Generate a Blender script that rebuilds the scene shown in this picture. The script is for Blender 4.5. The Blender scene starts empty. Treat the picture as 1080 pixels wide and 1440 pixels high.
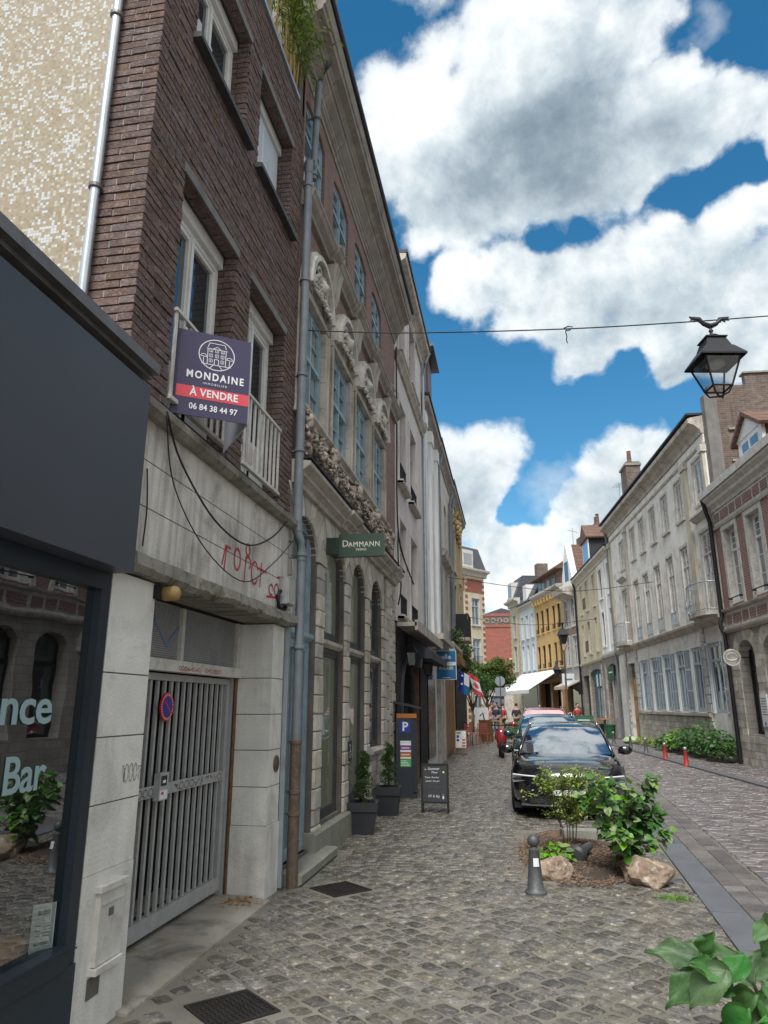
import bpy, bmesh, math, random
from math import sin, cos, pi, radians, atan, sqrt
from mathutils import Vector, Matrix, noise as MN
random.seed(7)
SC = bpy.context.scene
COL = SC.collection

# ---------------------------------------------------------------- camera, sky, sun, exposure
CAM_H = 1.65
cam_d = bpy.data.cameras.new('camera'); cam = bpy.data.objects.new('camera', cam_d); COL.objects.link(cam)
cam_d.sensor_fit = 'VERTICAL'; cam_d.sensor_height = 36.0; cam_d.lens = 36.0 * 1005 / 1440
cam_d.clip_start = 0.05; cam_d.clip_end = 3000
cam.location = (0, 0, CAM_H)
cam.rotation_euler = (Matrix.Rotation(radians(9.915), 3, 'Z') @ Matrix.Rotation(radians(90 + 15.144), 3, 'X')).to_euler()
SC.camera = cam
SC.view_settings.view_transform = 'Standard'; SC.view_settings.look = 'None'
SC.view_settings.gamma = 1; SC.view_settings.use_curve_mapping = False
SC.view_settings.exposure = 0.75
SC.cycles.max_bounces = 6; SC.cycles.diffuse_bounces = 3; SC.cycles.glossy_bounces = 3
SC.cycles.transmission_bounces = 4; SC.cycles.transparent_max_bounces = 8
SC.cycles.use_denoising = True

SUN_EL, SUN_AZ = 54.0, 184.0        # elevation; compass direction the light comes from (world +Y = 0, clockwise)
world = bpy.data.worlds.new('World'); SC.world = world; world.use_nodes = True
W = world.node_tree; W.nodes.clear()
def wn(t, **k):
    n = W.nodes.new(t)
    for a, b in k.items(): setattr(n, a, b)
    return n
def wmath(op, a, b=None, c=None, clamp=False):
    n = wn('ShaderNodeMath', operation=op, use_clamp=clamp)
    for i, v in enumerate((a, b, c)):
        if v is None: continue
        if isinstance(v, (int, float)): n.inputs[i].default_value = v
        else: W.links.new(v, n.inputs[i])
    return n.outputs[0]
def wramp(fac, pts):
    n = wn('ShaderNodeValToRGB'); W.links.new(fac, n.inputs[0])
    cr = n.color_ramp
    while len(cr.elements) < len(pts): cr.elements.new(.5)
    for e, (p, c) in zip(cr.elements, pts): e.position = p; e.color = (*c, 1) if len(c) == 3 else c
    return n.outputs[0]
sky = wn('ShaderNodeTexSky', sky_type='NISHITA', sun_disc=False)
sky.sun_elevation = radians(SUN_EL); sky.sun_rotation = radians(SUN_AZ)
sky.air_density = 1.0; sky.dust_density = 0.4; sky.ozone_density = 2.2
tc = wn('ShaderNodeTexCoord')
DIR = tc.outputs['Generated']
sep = wn('ShaderNodeSeparateXYZ'); W.links.new(DIR, sep.inputs[0])
def cam_dir(u, v):
    p = radians(15.144); y = radians(9.915)
    R = Vector((cos(y), sin(y), 0)); Fv = Vector((-sin(y) * cos(p), cos(y) * cos(p), sin(p))); U = R.cross(Fv)
    return (R * (u - 540) / 1005 - U * (v - 720) / 1005 + Fv).normalized()
# the deck of cumulus: noise on a flattened dome plus the banks of cloud in view and added ones out of frame
zc = wmath('ADD', wmath('MAXIMUM', sep.outputs['Z'], 0.0), 0.22)
px_ = wmath('DIVIDE', sep.outputs['X'], zc); py_ = wmath('DIVIDE', sep.outputs['Y'], zc)
cmb = wn('ShaderNodeCombineXYZ'); W.links.new(px_, cmb.inputs[0]); W.links.new(py_, cmb.inputs[1])
def wnoise(vec, scale, detail, rough, off=(0, 0, 0), dist=0.0):
    m = wn('ShaderNodeMapping'); m.inputs['Location'].default_value = off; W.links.new(vec, m.inputs[0])
    n = wn('ShaderNodeTexNoise', noise_dimensions='3D'); W.links.new(m.outputs[0], n.inputs['Vector'])
    n.inputs['Scale'].default_value = scale; n.inputs['Detail'].default_value = detail
    n.inputs['Roughness'].default_value = rough; n.inputs['Distortion'].default_value = dist
    return n.outputs[0]
BLOBS = [ # pixel of the photograph, radius in its pixels, weight
    (590, 150, 80), (555, 215, 70), (600, 280, 70), (720, 60, 80), (800, 45, 85), (880, 55, 75), (940, 115, 62), (680, 160, 85), (760, 170, 110), (860, 180, 110), (950, 180, 85), (1040, 150, 78), (1120, 130, 90), (700, 255, 85), (800, 255, 92), (900, 230, 72), (590, 335, 40), (655, 320, 50),
    (655, 400, 52), (720, 385, 64), (780, 395, 68), (850, 385, 78), (930, 350, 74), (1010, 325, 64), (1075, 295, 55), (900, 435, 85), (1000, 415, 95), (1100, 400, 90), (800, 440, 66), (740, 430, 52), (810, 497, 38), (860, 470, 44), (1040, 485, 66), (945, 512, 36), (1110, 500, 66), (985, 480, 54),
    (620, 680, 70), (690, 655, 55), (665, 705, 55), (885, 640, 50), (925, 640, 50), (850, 672, 50), (820, 722, 55), (885, 725, 66), (955, 705, 66), (720, 772, 66), (775, 760, 54), (690, 810, 60), (820, 790, 70), (620, 810, 70), (910, 800, 90), (-200, 300, 300), (1400, 500, 260), (650, -330, 240), (900, -300, 200), (1180, -200, 220)]  # last banks above the frame: unseen, added so the windscreen reflects white
WISPS = [(985, 45, 30), (770, 690, 44)]
wob = wn('ShaderNodeTexNoise'); W.links.new(DIR, wob.inputs['Vector']); wob.inputs['Scale'].default_value = 11; wob.inputs['Detail'].default_value = 4
wv = wn('ShaderNodeVectorMath', operation='SUBTRACT'); W.links.new(wob.outputs['Color'], wv.inputs[0]); wv.inputs[1].default_value = (.5, .5, .5)
ws = wn('ShaderNodeVectorMath', operation='SCALE'); W.links.new(wv.outputs[0], ws.inputs[0]); ws.inputs['Scale'].default_value = .085
wd_ = wn('ShaderNodeVectorMath', operation='ADD'); W.links.new(DIR, wd_.inputs[0]); W.links.new(ws.outputs[0], wd_.inputs[1]); DW = wd_.outputs[0]
def blobs(lst, smooth=0):
    acc = None
    for q in lst:
        u, v, R = q[:3]; w = q[3] if len(q) > 3 else 1.0
        c = cam_dir(u, v); r = (cam_dir(u + R, v) - cam_dir(u, v)).length
        dn = wn('ShaderNodeVectorMath', operation='DISTANCE'); W.links.new(DW, dn.inputs[0]); dn.inputs[1].default_value = c
        a = wmath('MULTIPLY_ADD', dn.outputs['Value'], -w / (r * 1.3), w)
        acc = a if acc is None else (wmath('SMOOTH_MAX', acc, a, smooth) if smooth else wmath('MAXIMUM', acc, a))
    return wmath('MAXIMUM', acc, -.35)
acc = blobs(BLOBS, .12)
wis = blobs(WISPS)
hol = wmath('MAXIMUM', blobs([(640, 112, 26, .5), (812, 322, 40, .62), (770, 334, 36, .62), (1000, 258, 40, .75), (955, 285, 36, .7), (1050, 240, 36, .7), (920, 305, 30, .35), (1020, 40, 60, .6), (1085, 60, 60, .8), (880, 500, 30), (740, 715, 26)], .45), 0.0)
n1 = wmath('ADD', wmath('MULTIPLY', wnoise(DIR, 6.5, 9, .6, (0, 0, 0), .25), .75), wmath('MULTIPLY', wnoise(DIR, 24.0, 6, .62, (0, 0, 0), .1), .25))
n2 = wmath('ADD', wmath('MULTIPLY', wnoise(DIR, 6.5, 6, .6, (-0.02, -0.012, 0.03), .25), .75), wmath('MULTIPLY', wnoise(DIR, 24.0, 4, .62, (-0.012, -.006, .016), .1), .25))
base = wmath('ADD', wmath('MULTIPLY', acc, 1.15), wmath('MULTIPLY', wmath('SUBTRACT', n1, .5), 1.7))
base = wmath('SUBTRACT', base, wmath('MULTIPLY', hol, 1.0))
far = wnoise(cmb.outputs[0], 1.1, 4, .5, (3.1, 7.7, 0))
dn = wn('ShaderNodeVectorMath', operation='DISTANCE'); W.links.new(DIR, dn.inputs[0]); dn.inputs[1].default_value = cam_dir(760, 480)
outside = wmath('MULTIPLY', wmath('SUBTRACT', dn.outputs['Value'], .62), 3.0, clamp=True)
base = wmath('ADD', base, wmath('MULTIPLY', outside, wmath('MULTIPLY', wmath('SUBTRACT', far, -.12), 2.4)))
mask = wramp(base, [(.12, (0, 0, 0)), (.22, (.18, .18, .18)), (.38, (.8, .8, .8)), (.58, (1, 1, 1))])
wm = wmath('MULTIPLY', wmath('ADD', wmath('MULTIPLY', wis, .9), wmath('MULTIPLY', wmath('SUBTRACT', n1, .52), 2.2)), .6, clamp=True)
mask = wmath('MAXIMUM', mask, wm)
l1 = wnoise(DIR, 5.2, 3, .5, (0, 0, 0), .35); l2 = wnoise(DIR, 5.2, 3, .5, (-.05, -.03, .085), .35)
sha = wmath('MAXIMUM', blobs([(786, 236, 165), (880, 255, 125, .8), (690, 262, 95, .75), (640, 255, 70, .55), (850, 440, 110, .6), (960, 460, 105, .65), (1040, 380, 80, .45), (720, 440, 60, .3), (640, 715, 75, .4), (870, 770, 100, .45), (730, 800, 70, .35), (940, 380, 60, .3)], .25), 0.0)
lit = wmath('ADD', wmath('ADD', wmath('MULTIPLY', wmath('SUBTRACT', n1, n2), 1.45), wmath('MULTIPLY', wmath('SUBTRACT', l1, l2), .7)), .86)
lit = wmath('SUBTRACT', lit, wmath('MULTIPLY', sha, .64))
thin = wramp(base, [(.2, (0, 0, 0)), (.75, (1, 1, 1))])
lit = wmath('ADD', lit, wmath('MULTIPLY', wmath('SUBTRACT', .6, thin), .10))
ccol = wramp(lit, [(0.0, (1.15, 1.55, 1.95)), (.3, (2.1, 2.6, 3.05)), (.58, (3.7, 4.3, 4.65)), (.88, (6.2, 6.45, 6.5))])
skc = wn('ShaderNodeHueSaturation'); W.links.new(sky.outputs[0], skc.inputs['Color'])
skc.inputs['Saturation'].default_value = 1.34; skc.inputs['Value'].default_value = .9; skc.inputs['Hue'].default_value = .486
mix = wn('ShaderNodeMix', data_type='RGBA'); W.links.new(mask, mix.inputs[0]); W.links.new(skc.outputs[0], mix.inputs[6]); W.links.new(ccol, mix.inputs[7])
# thin veil near the horizon
bgn = wn('ShaderNodeBackground'); W.links.new(mix.outputs[2], bgn.inputs[0]); bgn.inputs[1].default_value = 0.10
wo = wn('ShaderNodeOutputWorld'); W.links.new(bgn.outputs[0], wo.inputs[0])
world.cycles.sampling_method = 'MANUAL'; world.cycles.sample_map_resolution = 512

sun_d = bpy.data.lights.new('sun', 'SUN'); sun = bpy.data.objects.new('sun', sun_d); COL.objects.link(sun)
sun_d.energy = 2.7; sun_d.angle = radians(22); sun_d.color = (1.0, .975, .945)
az = radians(SUN_AZ); el = radians(SUN_EL)
sv = Vector((sin(az) * cos(el), cos(az) * cos(el), sin(el)))
sun.rotation_euler = sv.to_track_quat('Z', 'Y').to_euler()

# ---------------------------------------------------------------- materials
MATS = {}
def mat(name, c1, c2=None, rough=.75, scale=3.0, bump=.25, bscale=40.0, isl=0.0, metal=0.0, streak=0.0, spec=.4,
        dirt=None, coat=0.0, rvar=.12, detail=8, brick=None, sub=0, emit=None, alpha=None, c3=None, mottle=.0, objco=False):
    m = bpy.data.materials.new(name); m.use_nodes = True; N = m.node_tree; N.nodes.clear(); MATS[name] = m
    def nd(t, **k):
        n = N.nodes.new(t)
        for a, b in k.items(): setattr(n, a, b)
        return n
    def L(a, b): N.links.new(a, b)
    def mth(op, a, b=None, cl=False):
        n = nd('ShaderNodeMath', operation=op, use_clamp=cl)
        for i, v in enumerate((a, b)):
            if v is None: continue
            if isinstance(v, (int, float)): n.inputs[i].default_value = v
            else: L(v, n.inputs[i])
        return n.outputs[0]
    def mixc(f, a, b, bt='MIX'):
        n = nd('ShaderNodeMix', data_type='RGBA', blend_type=bt)
        if isinstance(f, (int, float)): n.inputs[0].default_value = f
        else: L(f, n.inputs[0])
        for i, v in ((6, a), (7, b)):
            if isinstance(v, tuple): n.inputs[i].default_value = (*v[:3], 1)
            else: L(v, n.inputs[i])
        return n.outputs[2]
    out = nd('ShaderNodeOutputMaterial'); b = nd('ShaderNodeBsdfPrincipled')
    geo = nd('ShaderNodeNewGeometry'); tcn = nd('ShaderNodeTexCoord')
    pos = tcn.outputs['Object'] if objco else geo.outputs['Position']
    def noise_(sc, det=6, ro=.55, vec=None, dist=0):
        n = nd('ShaderNodeTexNoise'); L(vec or pos, n.inputs['Vector']); n.inputs['Scale'].default_value = sc
        n.inputs['Detail'].default_value = det; n.inputs['Roughness'].default_value = ro; n.inputs['Distortion'].default_value = dist
        return n.outputs[0]
    def ramp(f, a, bb):
        n = nd('ShaderNodeMapRange'); L(f, n.inputs[0]); n.inputs[1].default_value = a; n.inputs[2].default_value = bb
        return n.outputs[0]
    c2 = c2 or tuple(x * .75 for x in c1)
    n0 = ramp(noise_(scale, detail), .32, .68)
    col = mixc(n0, tuple(c2), tuple(c1))
    height = None
    if brick:
        bw, bh, mo, mcol, cA, cB = brick
        sx = nd('ShaderNodeSeparateXYZ'); L(tcn.outputs['Object'], sx.inputs[0])
        cx = nd('ShaderNodeCombineXYZ'); L(mth('ADD', sx.outputs[0], sx.outputs[1]), cx.inputs[0]); L(sx.outputs[2], cx.inputs[1])
        bt = nd('ShaderNodeTexBrick'); L(cx.outputs[0], bt.inputs['Vector'])
        bt.inputs['Scale'].default_value = 1; bt.inputs['Brick Width'].default_value = bw; bt.inputs['Row Height'].default_value = bh
        bt.inputs['Mortar Size'].default_value = mo; bt.inputs['Mortar Smooth'].default_value = .3; bt.inputs['Bias'].default_value = 0
        bt.inputs['Color1'].default_value = (*cA, 1); bt.inputs['Color2'].default_value = (*cB, 1); bt.inputs['Mortar'].default_value = (*mcol, 1)
        col = mixc(.75, col, bt.outputs['Color'])
        col = mixc(ramp(noise_(1.2, 5), .35, .7), col, mixc(.35, col, (.12, .11, .1)))
        height = mth('MULTIPLY', bt.outputs['Fac'], -1.5)
    if c3:
        col = mixc(ramp(noise_(scale * 2.7, 8, .65), .52, .66), col, tuple(c3))
    if mottle:
        col = mixc(mth('MULTIPLY', ramp(noise_(scale * 9, 6, .7), .3, .75), mottle), col, (.02, .02, .02))
    if isl:
        oi = nd('ShaderNodeObjectInfo')
        rr = mth('FRACT', mth('ADD', mth('MULTIPLY', geo.outputs['Random Per Island'], 7.13), mth('MULTIPLY', oi.outputs['Random'], 13.7)))
        hs = nd('ShaderNodeHueSaturation'); L(col, hs.inputs['Color'])
        L(mth('ADD', mth('MULTIPLY', rr, isl * 2), 1 - isl), hs.inputs['Value'])
        r2 = mth('FRACT', mth('MULTIPLY', rr, 17.3)); L(mth('ADD', mth('MULTIPLY', r2, .6), .65), hs.inputs['Saturation'])
        L(mth('ADD', mth('MULTIPLY', r2, .035), .4825), hs.inputs['Hue'])
        col = hs.outputs[0]
    if streak:
        mp = nd('ShaderNodeMapping'); L(pos, mp.inputs[0]); mp.inputs['Scale'].default_value = (7, 7, .45)
        sN = ramp(noise_(1.6, 7, .6, mp.outputs[0]), .42, .75)
        sN = mth('MULTIPLY', sN, ramp(noise_(.9, 3), .3, .65))
        col = mixc(mth('MULTIPLY', sN, streak), col, (.035, .033, .03))
    if dirt:
        dc, amt, dsc = dirt
        col = mixc(mth('MULTIPLY', ramp(noise_(dsc, 9, .68, dist=.6), .5, .68), amt), col, tuple(dc))
    L(col, b.inputs['Base Color'])
    rn = mth('ADD', mth('MULTIPLY', noise_(scale * 4, 5), rvar * 2), rough - rvar, True)
    L(rn, b.inputs['Roughness']); b.inputs['Metallic'].default_value = metal; b.inputs['Specular IOR Level'].default_value = spec
    if coat: b.inputs['Coat Weight'].default_value = coat; b.inputs['Coat Roughness'].default_value = .03
    if emit: b.inputs['Emission Color'].default_value = (*emit[0], 1); b.inputs['Emission Strength'].default_value = emit[1]
    if bump:
        h = noise_(bscale, 8, .6)
        if height is not None: h = mth('ADD', h, height)
        bp = nd('ShaderNodeBump'); bp.inputs['Strength'].default_value = bump; bp.inputs['Distance'].default_value = .012
        L(h, bp.inputs['Height']); L(bp.outputs[0], b.inputs['Normal'])
    if sub:   # thin leaf: light passes through
        tr = nd('ShaderNodeBsdfTranslucent'); L(mixc(.5, col, (.25, .4, .05)), tr.inputs[0])
        ms = nd('ShaderNodeMixShader'); ms.inputs[0].default_value = sub; L(b.outputs[0], ms.inputs[1]); L(tr.outputs[0], ms.inputs[2])
        L(ms.outputs[0], out.inputs[0])
    else: L(b.outputs[0], out.inputs[0])
    m.diffuse_color = (*c1, 1)
    return m
def glass(name, tint, see, rough=.02, refl=.5, curtain=None):
    """window glass: mirror layer over a dim interior; see = how much passes through"""
    m = bpy.data.materials.new(name); m.use_nodes = True; N = m.node_tree; N.nodes.clear(); MATS[name] = m
    out = N.nodes.new('ShaderNodeOutputMaterial'); g = N.nodes.new('ShaderNodeBsdfGlossy'); g.inputs['Roughness'].default_value = rough
    g.inputs['Color'].default_value = (.92, .96, 1, 1)
    fr = N.nodes.new('ShaderNodeFresnel'); fr.inputs[0].default_value = 1.5
    mr = N.nodes.new('ShaderNodeMapRange'); N.links.new(fr.outputs[0], mr.inputs[0]); mr.inputs[1].default_value = 0; mr.inputs[2].default_value = 1
    mr.inputs[3].default_value = refl * .45; mr.inputs[4].default_value = min(1, refl * 2.4)
    ps = N.nodes.new('ShaderNodeNewGeometry'); nz = N.nodes.new('ShaderNodeTexNoise'); nz.inputs['Scale'].default_value = 2.2
    N.links.new(ps.outputs['Position'], nz.inputs['Vector'])
    bp = N.nodes.new('ShaderNodeBump'); bp.inputs['Strength'].default_value = .10; bp.inputs['Distance'].default_value = .012; N.links.new(nz.outputs[0], bp.inputs['Height'])
    N.links.new(bp.outputs[0], g.inputs['Normal'])
    if see:
        d = N.nodes.new('ShaderNodeBsdfTransparent'); d.inputs[0].default_value = (*[see * t for t in tint], 1)
    else:
        d = N.nodes.new('ShaderNodeBsdfDiffuse')
        if curtain:
            mp = N.nodes.new('ShaderNodeMapping'); mp.inputs['Scale'].default_value = (14, 14, .5); N.links.new(ps.outputs['Position'], mp.inputs[0])
            n2 = N.nodes.new('ShaderNodeTexNoise'); n2.inputs['Scale'].default_value = 1.3; N.links.new(mp.outputs[0], n2.inputs['Vector'])
            r = N.nodes.new('ShaderNodeValToRGB'); r.color_ramp.elements[0].position = .38; r.color_ramp.elements[1].position = .62
            r.color_ramp.elements[0].color = (*tint, 1); r.color_ramp.elements[1].color = (*curtain, 1)
            N.links.new(n2.outputs[0], r.inputs[0]); N.links.new(r.outputs[0], d.inputs[0])
        else: d.inputs[0].default_value = (*tint, 1)
    fb_ = N.nodes.new('ShaderNodeMath'); fb_.operation = 'SUBTRACT'; fb_.inputs[0].default_value = 1; N.links.new(ps.outputs['Backfacing'], fb_.inputs[1])
    fm_ = N.nodes.new('ShaderNodeMath'); fm_.operation = 'MULTIPLY'; N.links.new(mr.outputs[0], fm_.inputs[0]); N.links.new(fb_.outputs[0], fm_.inputs[1])
    ms = N.nodes.new('ShaderNodeMixShader'); N.links.new(fm_.outputs[0], ms.inputs[0]); N.links.new(d.outputs[0], ms.inputs[1]); N.links.new(g.outputs[0], ms.inputs[2])
    N.links.new(ms.outputs[0], out.inputs[0])
    return m

mat('mortar_joint', (.21, .19, .16), (.12, .113, .098), rough=.9, scale=2, bump=.6, bscale=90, dirt=((.13, .125, .08), .5, 1.3))
mat('cobble', (.17, .15, .128), (.062, .058, .052), rough=.27, scale=9, bump=.7, bscale=38, isl=.42, spec=.5, c3=(.3, .265, .215), rvar=.16, dirt=((.14, .125, .09), .3, 2.2))
mat('cobble_road', (.2, .175, .168), (.115, .1, .1), rough=.3, scale=4, bump=.45, bscale=50, isl=.32, spec=.5, rvar=.14)
mat('slab_grey', (.145, .15, .165), (.11, .115, .125), rough=.55, scale=3, bump=.3, bscale=120, mottle=.2)
mat('concrete_apron', (.36, .33, .28), (.24, .22, .19), rough=.8, scale=2, bump=.4, bscale=60, dirt=((.05, .05, .045), .7, 2.5), c3=(.3, .25, .18))
mat('step_stone', (.3, .29, .25), (.2, .2, .17), rough=.8, scale=3, bump=.5, bscale=40, dirt=((.13, .15, .07), .6, 3))
mat('iron_cover', (.055, .05, .048), (.035, .033, .03), rough=.55, scale=8, bump=.2, metal=.6)
mat('brick_brown', (.165, .115, .103), (.1, .07, .064), rough=.9, scale=14, bump=1.0, bscale=60, isl=.16, c3=(.23, .165, .15), spec=.25)
mat('mortar_light', (.3, .27, .23), (.2, .18, .155), rough=.95, bump=.5)
mat('mortar_shaded', (.07, .06, .055), (.045, .04, .036), rough=.95, bump=.5)  # darkened to stand for the shade in the raked bed joints
mat('stucco_white', (.8, .78, .73), (.66, .64, .6), rough=.85, scale=2.2, bump=.55, bscale=55, streak=.35, dirt=((.3, .285, .26), .5, 1.8))
mat('stucco_stained', (.76, .73, .68), (.55, .52, .47), rough=.9, scale=2.2, bump=.7, bscale=50, streak=.8, dirt=((.22, .2, .16), .6, 2.4))
mat('concrete_mossy', (.32, .3, .26), (.17, .165, .14), rough=.95, scale=4, bump=.9, bscale=35, dirt=((.05, .055, .025), .8, 5))
mat('concrete_lintel', (.22, .21, .2), (.15, .145, .14), rough=.85, scale=3, bump=.4, streak=.4)
mat('sill_dark', (.07, .068, .065), (.04, .04, .04), rough=.6, scale=5, bump=.3)
mat('white_paint', (.78, .78, .76), (.66, .66, .65), rough=.4, scale=2, bump=.08, dirt=((.35, .33, .3), .3, 4))
mat('white_old_paint', (.64, .63, .59), (.5, .48, .44), rough=.55, scale=5, bump=.25, dirt=((.22, .17, .12), .55, 6))
mat('shutter_slats', (.32, .33, .33), (.24, .25, .25), rough=.6, scale=3, bump=.1, dirt=((.14, .14, .13), .4, 3))
mat('zinc', (.42, .46, .5), (.33, .36, .4), rough=.38, scale=5, metal=.55, bump=.08, rvar=.1)
mat('pipe_grey', (.2, .225, .25), (.15, .17, .19), rough=.6, scale=6, metal=.15, bump=.08, dirt=((.1, .1, .1), .35, 5))
mat('pipe_silver', (.52, .56, .6), (.42, .46, .5), rough=.3, scale=3, metal=.7, bump=.05)
mat('pipe_rusty', (.13, .095, .07), (.08, .06, .05), rough=.7, scale=9, bump=.4, c3=(.2, .12, .07))
mat('coping_metal', (.2, .19, .19), (.13, .125, .12), rough=.45, metal=.5, scale=4, bump=.2, dirt=((.07, .06, .055), .5, 4))
mat('fascia_grey', (.058, .066, .082), (.052, .06, .074), rough=.42, scale=1.2, bump=.03, spec=.35, rvar=.05)
mat('frame_navy', (.022, .032, .044), (.018, .026, .036), rough=.35, scale=2, bump=.02)
mat('riser_navy', (.03, .043, .056), (.025, .036, .048), rough=.4, scale=2, bump=.03)
mat('lettering_mint', (.3, .42, .43), (.27, .38, .39), rough=.6, bump=0)
mat('black_gloss', (.012, .012, .014), rough=.25, bump=0)
mat('black_matte', (.015, .015, .016), (.01, .01, .011), rough=.7, bump=.1)
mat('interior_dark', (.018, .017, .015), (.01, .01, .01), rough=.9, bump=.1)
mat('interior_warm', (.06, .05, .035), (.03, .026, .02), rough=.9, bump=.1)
mat('gate_grey', (.46, .465, .46), (.36, .365, .365), rough=.5, scale=6, bump=.2, metal=.2, dirt=((.16, .14, .12), .35, 6))
mat('rust', (.2, .1, .05), (.1, .055, .035), rough=.85, scale=12, bump=.5)
mat('sign_red', (.55, .03, .05), rough=.4, bump=0); mat('sign_blue', (.02, .05, .33), rough=.4, bump=0)
mat('panel_plum', (.045, .038, .085), (.04, .034, .078), rough=.45, bump=.02); mat('band_red', (.66, .07, .09), rough=.45, bump=0)
mat('print_white', (.8, .8, .82), rough=.5, bump=0); mat('print_black', (.03, .03, .035), rough=.6, bump=0)
mat('panel_back', (.5, .54, .6), rough=.5, bump=.02)
mat('sign_green', (.045, .075, .055), (.038, .064, .048), rough=.4, bump=.03)
mat('print_cream', (.75, .72, .62), rough=.5, bump=0)
mat('letting_blue', (.02, .15, .33), rough=.4, bump=.02); mat('print_yellow', (.75, .7, .2), rough=.5, bump=0)
mat('graffiti_red', (.5, .05, .06), rough=.7, bump=0); mat('graffiti_grey', (.13, .13, .14), rough=.7, bump=0); mat('graffiti_blue', (.2, .25, .34), rough=.7, bump=0)
mat('lamp_amber', (.4, .27, .1), (.25, .17, .07), rough=.6, scale=8, bump=.2)
mat('plastic_grey', (.42, .43, .42), (.33, .34, .33), rough=.6, bump=.05, dirt=((.2, .2, .19), .5, 6))
mat('cable', (.02, .02, .02), rough=.6, bump=0)
mat('stone_warm', (.6, .55, .48), (.41, .375, .325), rough=.85, scale=3, bump=.75, bscale=26, isl=.22, c3=(.5, .46, .39), streak=.25, dirt=((.1, .09, .075), .45, 3.5))
mat('stone_moulding', (.56, .515, .45), (.39, .355, .305), rough=.85, scale=2.2, bump=.4, bscale=50, streak=.5, dirt=((.08, .07, .06), .55, 2.8))
mat('stone_cornice', (.38, .34, .3), (.24, .215, .19), rough=.88, scale=2.2, bump=.4, bscale=40, streak=.3, dirt=((.07, .065, .06), .5, 2.2))
mat('stone_carved', (.47, .41, .35), (.2, .165, .135), rough=.9, scale=9, bump=.8, bscale=60, dirt=((.05, .04, .033), .75, 8))
mat('stone_white', (.6, .58, .53), (.44, .42, .38), rough=.85, scale=5, bump=.4, bscale=60, dirt=((.12, .11, .1), .5, 9))
mat('stone_joint', (.17, .155, .13), (.1, .09, .08), rough=.95, bump=.6)
mat('brick_old', (.3, .16, .13), (.2, .105, .09), rough=.9, bump=.5, bscale=60, brick=(.2, .065, .009, (.3, .26, .23), (.21, .115, .095), (.31, .19, .165)), streak=.3)
mat('brick_frieze', (.35, .24, .19), (.22, .15, .12), rough=.9, bump=.6, bscale=50, brick=(.2, .065, .009, (.36, .31, .26), (.29, .19, .15), (.39, .28, .23)), streak=.5)
mat('brick_red', (.29, .155, .135), (.21, .11, .095), rough=.9, bump=.5, bscale=60, brick=(.22, .075, .012, (.36, .31, .29), (.21, .1, .085), (.29, .15, .13)))
mat('brick_red_far', (.33, .09, .065), (.25, .07, .05), rough=.9, bump=.3, brick=(.5, .16, .016, (.3, .17, .14), (.27, .075, .055), (.37, .11, .08)))
mat('brick_party', (.24, .17, .14), (.09, .07, .06), rough=.95, bump=.8, bscale=40, scale=5, brick=(.23, .075, .014, (.2, .175, .15), (.09, .06, .05), (.2, .145, .12)), streak=.6, dirt=((.3, .27, .24), .5, 2.2))
mat('blue_frame', (.29, .4, .46), (.22, .315, .37), rough=.5, scale=5, bump=.15, dirt=((.1, .11, .11), .35, 7))
mat('blue_shutter', (.42, .49, .54), (.34, .41, .46), rough=.55, scale=4, bump=.1, dirt=((.2, .24, .27), .3, 5))
mat('shutter_pale', (.62, .68, .73), (.53, .59, .64), rough=.55, scale=4, bump=.1, dirt=((.3, .33, .36), .3, 5))
mat('maroon_frame', (.13, .035, .035), (.09, .025, .025), rough=.5, bump=.05)
mat('render_pinkish', (.7, .66, .63), (.58, .545, .52), rough=.85, scale=1.5, bump=.25, bscale=60, streak=.3)
mat('render_white', (.8, .8, .79), (.7, .7, .69), rough=.85, scale=1.5, bump=.25, bscale=60, streak=.25)
mat('render_long', (.86, .845, .81), (.72, .7, .66), rough=.88, scale=1.8, bump=.45, bscale=30, streak=.38, dirt=((.3, .285, .25), .6, 1.6))
mat('stone_ochre', (.6, .56, .48), (.45, .41, .345), rough=.85, scale=2.5, bump=.4, bscale=40, isl=.15, streak=.35)
mat('render_cream', (.6, .54, .4), (.5, .45, .33), rough=.85, scale=1.5, bump=.2, streak=.35)
mat('render_yellow', (.62, .42, .18), (.52, .35, .15), rough=.85, scale=1.5, bump=.2, streak=.2)
mat('render_ochre_left', (.52, .39, .19), (.42, .31, .15), rough=.85, scale=1.5, bump=.2, streak=.35)
mat('render_blue_white', (.58, .64, .68), (.5, .56, .6), rough=.85, scale=1.5, bump=.2, streak=.2)
mat('render_grey', (.42, .41, .4), (.32, .31, .3), rough=.85, scale=1.5, bump=.2, streak=.3)
mat('grey_stone_base', (.42, .385, .345), (.3, .275, .25), rough=.9, bump=.6, brick=(.42, .2, .012, (.2, .18, .16), (.28, .25, .23), (.4, .36, .32)), dirt=((.12, .11, .1), .4, 2))
mat('slate', (.06, .065, .08), (.04, .044, .055), rough=.5, bump=.5, bscale=15, brick=(.25, .18, .012, (.02, .02, .025), (.05, .055, .068), (.085, .09, .105)))
mat('slate_vert', (.028, .03, .036), (.02, .022, .026), rough=.6, bump=.3)
mat('roof_tile', (.19, .09, .065), (.12, .062, .048), rough=.85, bump=.7, bscale=20, brick=(.22, .24, .02, (.06, .03, .02), (.15, .075, .055), (.22, .12, .09)), dirt=((.08, .07, .05), .5, 2))
mat('wood_door', (.34, .18, .07), (.22, .11, .045), rough=.6, scale=3, bump=.3, streak=.4)
mat('wood_light', (.42, .24, .1), (.3, .17, .07), rough=.6, scale=5, bump=.2)
mat('teal_paint', (.07, .19, .26), (.05, .14, .2), rough=.5, scale=3, bump=.05)
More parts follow.
